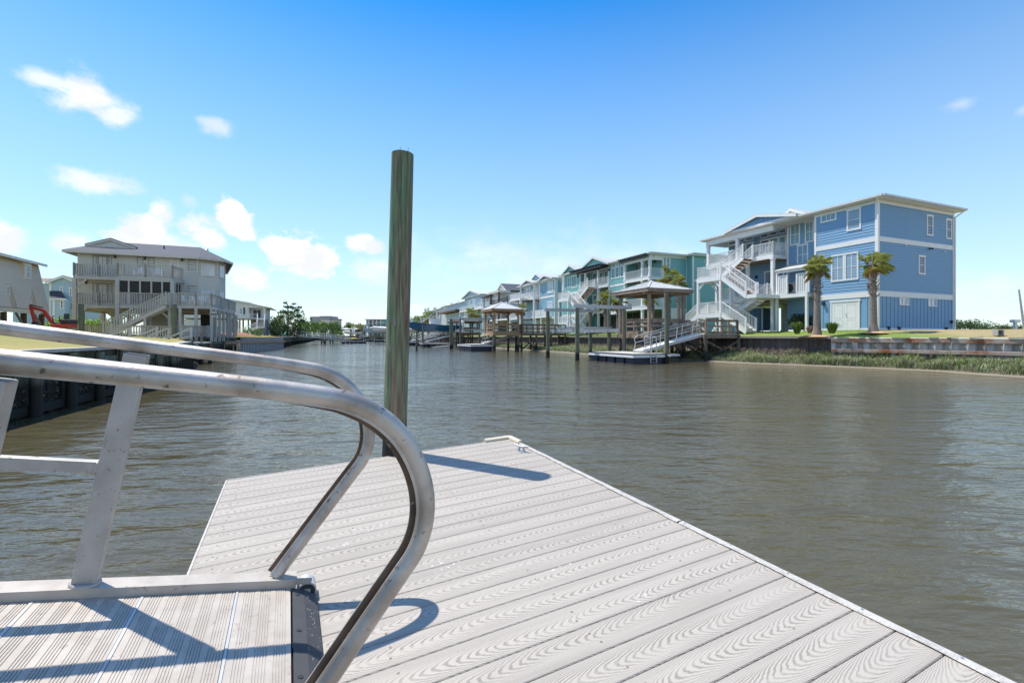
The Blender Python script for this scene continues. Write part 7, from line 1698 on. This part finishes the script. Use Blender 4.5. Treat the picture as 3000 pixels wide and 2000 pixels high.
# ---- white cottage beyond
W2 = cropf(600, 800, .2551)
H = House('house', 'white cottage with a long low shed roof, corner porch and white stair', 'house', (-58, 84), 22, 2.0)
RR, X, Y, Zf = tools(H, W2)
xR_ = X(690); zfl = Zf(600, 525); zl, zrr = Zf(190, 235), Zf(760, 412); xl_ = X(120)
mb = MB(); sl_ = (zrr-zl)/(X(760)-X(190)); zx = lambda x: zl+(x-X(190))*sl_
xp0, xp1 = X(505), X(680)
mb.ext([(xl_-6, 0, zfl), (xp0, 0, zfl), (xp0, 0, zx(xp0)), (xl_-6, 0, zx(xl_)+.0)], (0, 9, 0)); mb.ext([(xp0, 1.8, zfl), (xR_, 1.8, zfl), (xR_, 1.8, zx(xR_)), (xp0, 1.8, zx(xp0))], (0, 7, 0)); mb.ext([(xp0, 0, Zf(600, 398)), (xR_, 0, Zf(600, 398)), (xR_, 0, zx(xR_)), (xp0, 0, zx(xp0))], (0, 1.8, 0)); H.put(mb, 'wall', 'white_siding')
mb = MB(); mb.ext([(xl_-6, -.4, zx(xl_)+.1), (X(765), -.4, zx(X(765))+.1), (X(765), -.4, zx(X(765))+.3), (xl_-6, -.4, zx(xl_)+.3)], (0, 10, 0)); H.put(mb, 'roof', 'metal_roof')
post(H, xR_-.1, .05, zfl, Zf(600, 398), .22); deck(H, xp0, xR_+.0, -.0, 1.8, zfl+.02, fascia=False); mb = MB(); railing(mb, (xp0+.1, 0, zfl), (X(600), 0, zfl), sp=.3, bal=.03); H.put(mb, 'railing', 'white_paint')
window(H, 'y', 1.8, -1, RR(550, 650, 415, 520, c=1.8), 'dark_glass', 2, 1, name='door'); window(H, 'y', 0, -1, RR(392, 438, 400, 472), 'teal_glass', 1, 2); mb = MB(); rc = RR(443, 462, 395, 475); mb.box(rc[0], rc[1], -.06, 0, rc[2], rc[3]); H.put(mb, 'shutter', 'cushion_dark')
mb = MB(); mb.box(xl_-6, X(300), .5, 8, 2, zfl-.2); H.put(mb, 'ground_wall', 'white_siding'); mb = MB(); mb.box(X(510), xR_, 2, 8, 2.0, zfl-.1); H.put(mb, 'ground_room', 'grey_shade')
for cx in (310, 400, 500, 600, 685): 
    for y in (.1, 4): post(H, X(cx), y, 1.9, zfl, .25, 'weathered_grey', cap=False)
xs0 = X(615, -1.5); flight(H, (xs0, -2.4, zfl), (xs0, -3.6, zfl-1.6), 1.2, axis='y', rails=True, sp=.3); flight(H, (xs0, -3.9, zfl-1.7), (xs0-3.2, -3.9, 2.0), 1.2, sp=.3)
mb = MB(); mb.box(xs0, xs0+1.2, -2.4, 0, zfl-.15, zfl); H.put(mb, 'landing', 'white_paint'); mb = MB(); mb.box(xs0, xs0+1.2, -4.9, -3.6, zfl-1.8, zfl-1.65); H.put(mb, 'landing', 'white_paint')
# shrubs, pine and lawn chairs
def pt_(px, D, z=1.9): p = at(px, HY, D); return (p.x, p.y, z)
bush('shrub', 'large round green shrub right of the white cottage', pt_(847, 105), [(0, 0, 3.0, 3.2, (1.1, 1, 1)), (-3.4, 1, 1.8, 2.4), (3.4, 0, 1.6, 2.2)], 'bush_leaf', .26, 130, 8)
bush('shrub', 'dark low shrub by the foot of the pine', pt_(826, 98), [(0, 0, 1.0, 1.7), (2.5, .5, 1.0, 1.5), (-2.0, .3, .9, 1.2)], 'dark_leaf', .2, 200, 9)
bush('shrub', 'dark shrub against the wall of the white cottage', pt_(806, 92), [(0, 0, 1.5, 1.5, (.8, .8, 1.6))], 'wood_leaf', .18, 260, 10)
bush('shrub', 'yellow green shrub before the far grey house', pt_(896, 128), [(0, 0, 2.2, 2.6, (1.3, 1, .8)), (4.5, 0, 2.6, 2.2, (1.3, 1, .7)), (8, 0, 2.6, 1.6)], 'bush_leaf', .28, 120, 11)
bush('shrub', 'low olive shrub at the corner of the white cottage stair', pt_(724, 74), [(0, 0, .5, .9), (1.6, .3, .5, .8)], 'bush_leaf', .12, 350, 12)
def tree(name, label, loc, h, blobs, leaf, ls, n, seed, trunk=.3, group=None):
    rt = thing(name, label, 'tree', loc, 0, group); rp = random.Random(seed)
    mb = MB(); mb.cyl((0, 0, -.2), (.02*h, 0, h*.55), trunk, trunk*.7, n=10); mb.cyl((.02*h, 0, h*.55), (0, 0, h*.93), trunk*.7, trunk*.2, n=8); mb.build('trunk', 'bark', rt, smooth=True)
    lb = MB()
    for (x, y, z, r, *sq) in blobs: zz = max(h*.3, z-abs(x)*.45-.5); lb.cyl((.02*h*zz/h, 0, zz), (x*.9, y*.9, z-.15*r), trunk*.3, trunk*.08, n=6)
    lb.build('limbs', 'bark', rt); mb = MB()
    for (x, y, z, r, *sq) in blobs: leafblob(mb, (x, y, z), r, int(n*r*r), ls, rp, sq[0] if sq else (1, 1, .7), hollow=.15)
    mb.build('crown', leaf, rt); return rt
rp = random.Random(21); bl = []
s = 100/F                                           # metres per survey pixel at its distance
for (cx, cy, r) in ((950, 345, 26), (1010, 350, 24), (920, 385, 30), (980, 390, 34), (1040, 400, 26), (870, 440, 32), (840, 450, 20), (930, 450, 30), (1000, 450, 30), (1110, 395, 30), (1090, 430, 34), (1130, 440, 18), (860, 500, 30), (920, 500, 30), (1050, 490, 36), (1110, 490, 28), (1000, 520, 30), (1150, 560, 26), (1180, 520, 18), (1100, 540, 30), (830, 520, 18), (1060, 550, 26), (900, 545, 20)):
    px, py = W2(cx, cy); bl.append(((px-842)*s, rp.uniform(-1.5, 1.5), EYE+(HY-py)*s-1.95, r*.2551*s*.92, (1.25, 1.1, .55)))
tree('pine_tree', 'tall spreading pine with open layered crown right of the white cottage', pt_(842, 100, 1.95), 7.6, bl, 'pine_leaf', .17, 300, 22, .22)
for i, px in enumerate((829, 840, 852, 869, 880, 892)):
    nm = ['aqua lawn chair, first from the left on the far left lawn', 'aqua lawn chair, second from the left on the far left lawn', 'white lawn chair, third from the left on the far left lawn', 'white lawn chair, fourth from the left on the far left lawn', 'sky blue lawn chair, fifth from the left on the far left lawn', 'sky blue lawn chair, rightmost on the far left lawn'][i]
    D = 96+i*5; p = pt_(px, D, 1.75); chair('lawn_chair', nm, p, R(-35), ('aqua_plastic', 'aqua_plastic', 'white_paint', 'white_paint', 'sky_plastic', 'sky_plastic')[i], 'pastel lawn chairs on the far left lawn', s=1.15)
ramp('long aluminium gangway dropping from the chair lawn to a dark float', (-46.4, 98.5, 1.9), (-38.3, 111, .7), 1.1, loop=False); ramp('second long aluminium gangway beside the chair lawn', (-51, 112, 1.9), (-43.5, 124, .7), 1.1, loop=False)
float_('dark sided float at the foot of the left bank gangways', (-42.0, 113), 22, 6.0, 3.2, .6, 'weathered_grey')
for px, D, zt in ((942, 118, 2.2), (949, 120, 3.4), (953, 112, 3.6), (967, 125, 4.2), (975, 128, 3.4)): p = at(px, HY, D); freepile('thin dark pile by the left bank float', p.x, p.y, zt, .18, int(px), 'thin dark piles by the left float')
# ---- grey house at the end of the canal
F4 = cropf(880, 900, .1148)
H = House('house', 'tall grey shingled house with a white balcony stair at the far end of the canal', 'house', at(909, HY, 215)[:2], -2, 1.8)
RR, X, Y, Zf = tools(H, F4)
def blk(x0, x1, yt, yb, y0, y1, m, nm): mb = MB(); a, b_ = X(x0, y0), X(x1, y0); mb.box(a, b_, y0, y1, Zf(x0, yb, y0), Zf(x0, yt, y0)); return H.put(mb, nm, m)
blk(250, 490, 235, 450, 0, 9, 'grey_shade', 'roof'); blk(262, 500, 450, 600, .3, 9, 'beige_siding', 'wall'); blk(490, 758, 222, 320, -1, 8, 'grey_shade', 'upper_roof'); blk(500, 750, 320, 430, -.8, 8, 'beige_siding', 'upper_wall'); blk(745, 862, 295, 560, .5, 9, 'beige_siding', 'right_wall'); blk(740, 878, 285, 310, .2, 9, 'grey_shade', 'right_roof'); blk(510, 740, 440, 510, 0, 3, 'slate_blue', 'porch_recess')
blk(500, 830, 540, 570, -3, 0, 'white_paint', 'deck'); blk(500, 745, 425, 442, -1.2, 0, 'white_paint', 'balcony')
for q in ((272, 300, 460, 515), (318, 346, 460, 515), (365, 392, 460, 515), (410, 440, 460, 515), (458, 485, 460, 515)): window(H, 'y', .3, -1, RR(*q, c=.3), 'dark_glass', 1, 2, trim=.2)
for q in ((565, 595, 338, 385), (612, 645, 338, 385), (665, 697, 338, 385), (720, 740, 338, 385)): window(H, 'y', -.8, -1, RR(*q, c=-.8), 'dark_glass', 1, 2, trim=.2)
window(H, 'y', .5, -1, RR(805, 835, 345, 405, c=.5), 'dark_glass', 1, 2, trim=.2)
for cx in (500, 570, 690, 780, 860, 918): post(H, X(cx, -2.8), -2.8, 1.8, Zf(cx, 565, -2.8), .35, cap=False)
for cx in (505, 620, 740): post(H, X(cx, -1.1), -1.1, Zf(cx, 555), Zf(cx, 430), .3, cap=False)
mb = MB(); railing(mb, (X(505, -3), -3, Zf(505, 542, -3)), (X(825, -3), -3, Zf(505, 542, -3)), sp=.6, bal=.12); H.put(mb, 'railing', 'white_paint')
mb = MB(); mb.beam((X(500, -3), -3, Zf(500, 545)), (X(365, -3), -3, 1.9), .3, .5); H.put(mb, 'stair', 'white_paint'); blk(310, 500, 590, 690, 2, 8, 'slate_blue', 'ground_room'); blk(780, 920, 570, 690, 3, 8, 'painted_recess_shade', 'ground_shade')
# ---- seafoam house at the end
H = House('house', 'seafoam house with white columns and pale roof behind the far boat lifts', 'house', at(1072, HY, 205)[:2], 8, 1.8)
RR, X, Y, Zf = tools(H, F4)
a, b_ = X(1670), X(2600); mb = MB(); mb.box(a+.5, b_, 1.5, 9, 1.8, Zf(1700, 310)); H.put(mb, 'wall', 'teal_siding'); mb = MB(); mb.box(X(2050), b_, 0, 1.5, Zf(1700, 445), Zf(1700, 310)); H.put(mb, 'front_wall', 'teal_siding')
hip(H, a-.6, b_, -.8, 9.5, Zf(1700, 303), Zf(1880, 240, 4)-Zf(1700, 303), 'metal_roof', seams=False)
for cx in (1690, 1750, 1850, 1950, 2050): post(H, X(cx), 0, Zf(cx, 440), Zf(cx, 312), .5, cap=False); post(H, X(cx), 0, 1.8, Zf(cx, 450), .4, cap=False)
deck(H, a, b_, -.4, 1.5, Zf(1700, 442)); mb = MB(); railing(mb, (a+.2, -.3, Zf(1700, 442)), (X(2050), -.3, Zf(1700, 442)), sp=.7, bal=.1); H.put(mb, 'railing', 'white_paint')
for q in ((1700, 1745, 330, 430), (1765, 1840, 325, 435), (1870, 1940, 320, 435), (1970, 2045, 320, 435)): window(H, 'y', 1.5, -1, RR(*q, c=1.5), 'dark_glass', 2, 1, trim=.15)
mb = MB(); mb.beam((X(1650), -1, Zf(1650, 445)), (X(1590), -1, 2), .3, .5); H.put(mb, 'stair', 'white_paint')
H = House('house', 'low white roofed house half hidden behind the round trees at the canal end', 'house', at(1040, HY, 240)[:2], 5, 1.8); RR, X, Y, Zf = tools(H, F4)
mb = MB(); mb.box(X(1400), X(1610), 0, 8, 1.8, Zf(1500, 460)); H.put(mb, 'wall', 'slate_blue'); mb = MB(); mb.box(X(1380), X(1640), -1, 9, Zf(1500, 460), Zf(1500, 438)); H.put(mb, 'roof', 'metal_roof')
# trees at the end
def fartree(label, px, py, D, r, leaf, sq=(1.2, 1, .85), seed=1):
    p = at(px, py, D); rr_ = r/F*D; h = p.z+rr_*.9-1.8; rp = random.Random(seed)
    bl = [(rp.uniform(-.6, .6)*rr_, rp.uniform(-.5, .5)*rr_, h-rr_*rp.uniform(.5, 1.15), rr_*rp.uniform(.45, .65)) for _ in range(7)]
    tree('round_tree', label, (p.x, p.y, 1.8), h, bl, leaf, rr_*.07, 260/(rr_*.55)**2, seed, .3, 'trees at the end of the canal')
fartree('rounded green tree at the canal end, tallest of the group', 1026, 955, 225, 18, 'bush_leaf', seed=1); fartree('smaller round tree left of the tallest one at the canal end', 998, 966, 220, 12, 'wood_leaf', seed=2); fartree('small bush like tree right of the tallest one at the canal end', 1048, 968, 215, 10, 'wood_leaf', seed=3)
for px, py, lb in ((1034, 960, 'far palm before the tallest round tree'), (1052, 958, 'far palm right of the tallest round tree')): D = 200; z = EYE+(HY-py)/F*D; palm('palm_tree', lb, pt_(px, D, 1.8), z-1.8, 2.2, int(px), group='far palms at the canal end', boots=False, n=18, tr=.25)
bush('shrub', 'green marsh shrub before the far grey house', pt_(960, 190, 1.6), [(0, 0, 1.6, 2.6, (1.5, 1, .9)), (4, 0, 1.2, 2.2, (1.4, 1, .9)), (-5, -2, .3, 1.6, (1.8, 1, .6))], 'bush_leaf', .3, 110, 14)
# street-side clutter: white kayaks upright, cars under the cottage
for px, lb in ((976, 'white kayak standing upright left on the far shore'), (981, 'white kayak standing upright right on the far shore')):
    p = at(px, 988, 190); mb = MB(); mb.sph((0, 0, 0), 1, 10, 8, (.35, .2, 1.9)); o = mb.build('kayak', 'gelcoat', smooth=True); o.location = (p.x, p.y, 2.2); o.rotation_euler = (0, R(8 if px > 978 else -8), 0); tag(o, lb, 'kayak', 'white kayaks standing on the far shore')

# ================================================================== FAR RIGHT: distant wood and lot furniture
mb = MB(); rp = random.Random(31)
for i in range(60):
    px = 2740+i*14+rp.uniform(-5, 5); D = 330+rp.uniform(-30, 60); p = at(px, 0, D); r = rp.uniform(5, 8)*(1.0)
    leafblob(mb, (p.x, p.y, 7.2+rp.uniform(-1.0, 1.0)+(2.0 if px < 2850 else 0)), r*.8, 330, .6, rp, (1.5, 1, .75), hollow=.2)
tag(mb.build('distant_wood', 'wood_leaf'), 'low green line of woods on the horizon right of the blue house', 'wood', kind='stuff')
fr = at(2810, 950, 150); 
rt = thing('utility_box', 'small grey utility box at the edge of the tan vacant lot', 'utility box', (25.0, 23.6, 1.84)); mb = MB(); mb.box(-.16, .16, -.14, .14, 0, .30); mb.build('cabinet', 'concrete', rt, bevel=.01); mb = MB(); mb.box(-.13, .06, -.146, -.141, .04, .27); mb.build('grille', 'dark_metal', rt)
p = at(2974, 960, 30); rt = thing('dock_pedestal', 'white pedestal post with a square cap on the tan vacant lot', 'pedestal', (p.x, p.y, 2.2)); mb = MB(); mb.box(-.07, .07, -.07, .07, 0, .5); mb.build('post', 'white_paint', rt); mb = MB(); mb.box(-.19, .19, -.17, .17, .5, .69); mb.build('cap', 'white_paint', rt, bevel=.01)
p = at(3002, 955, 33); q = at(2985, 848, 33); mb = MB(); mb.cyl((0, 0, 0), (q.x-p.x, 0, q.z-2.1), .085, .05, n=10); o = mb.build('leaning_pole', 'aluminium_dull', smooth=True); o.location = (p.x, p.y, 2.1); tag(o, 'pale pole leaning left at the right edge of the vacant lot', 'pole')
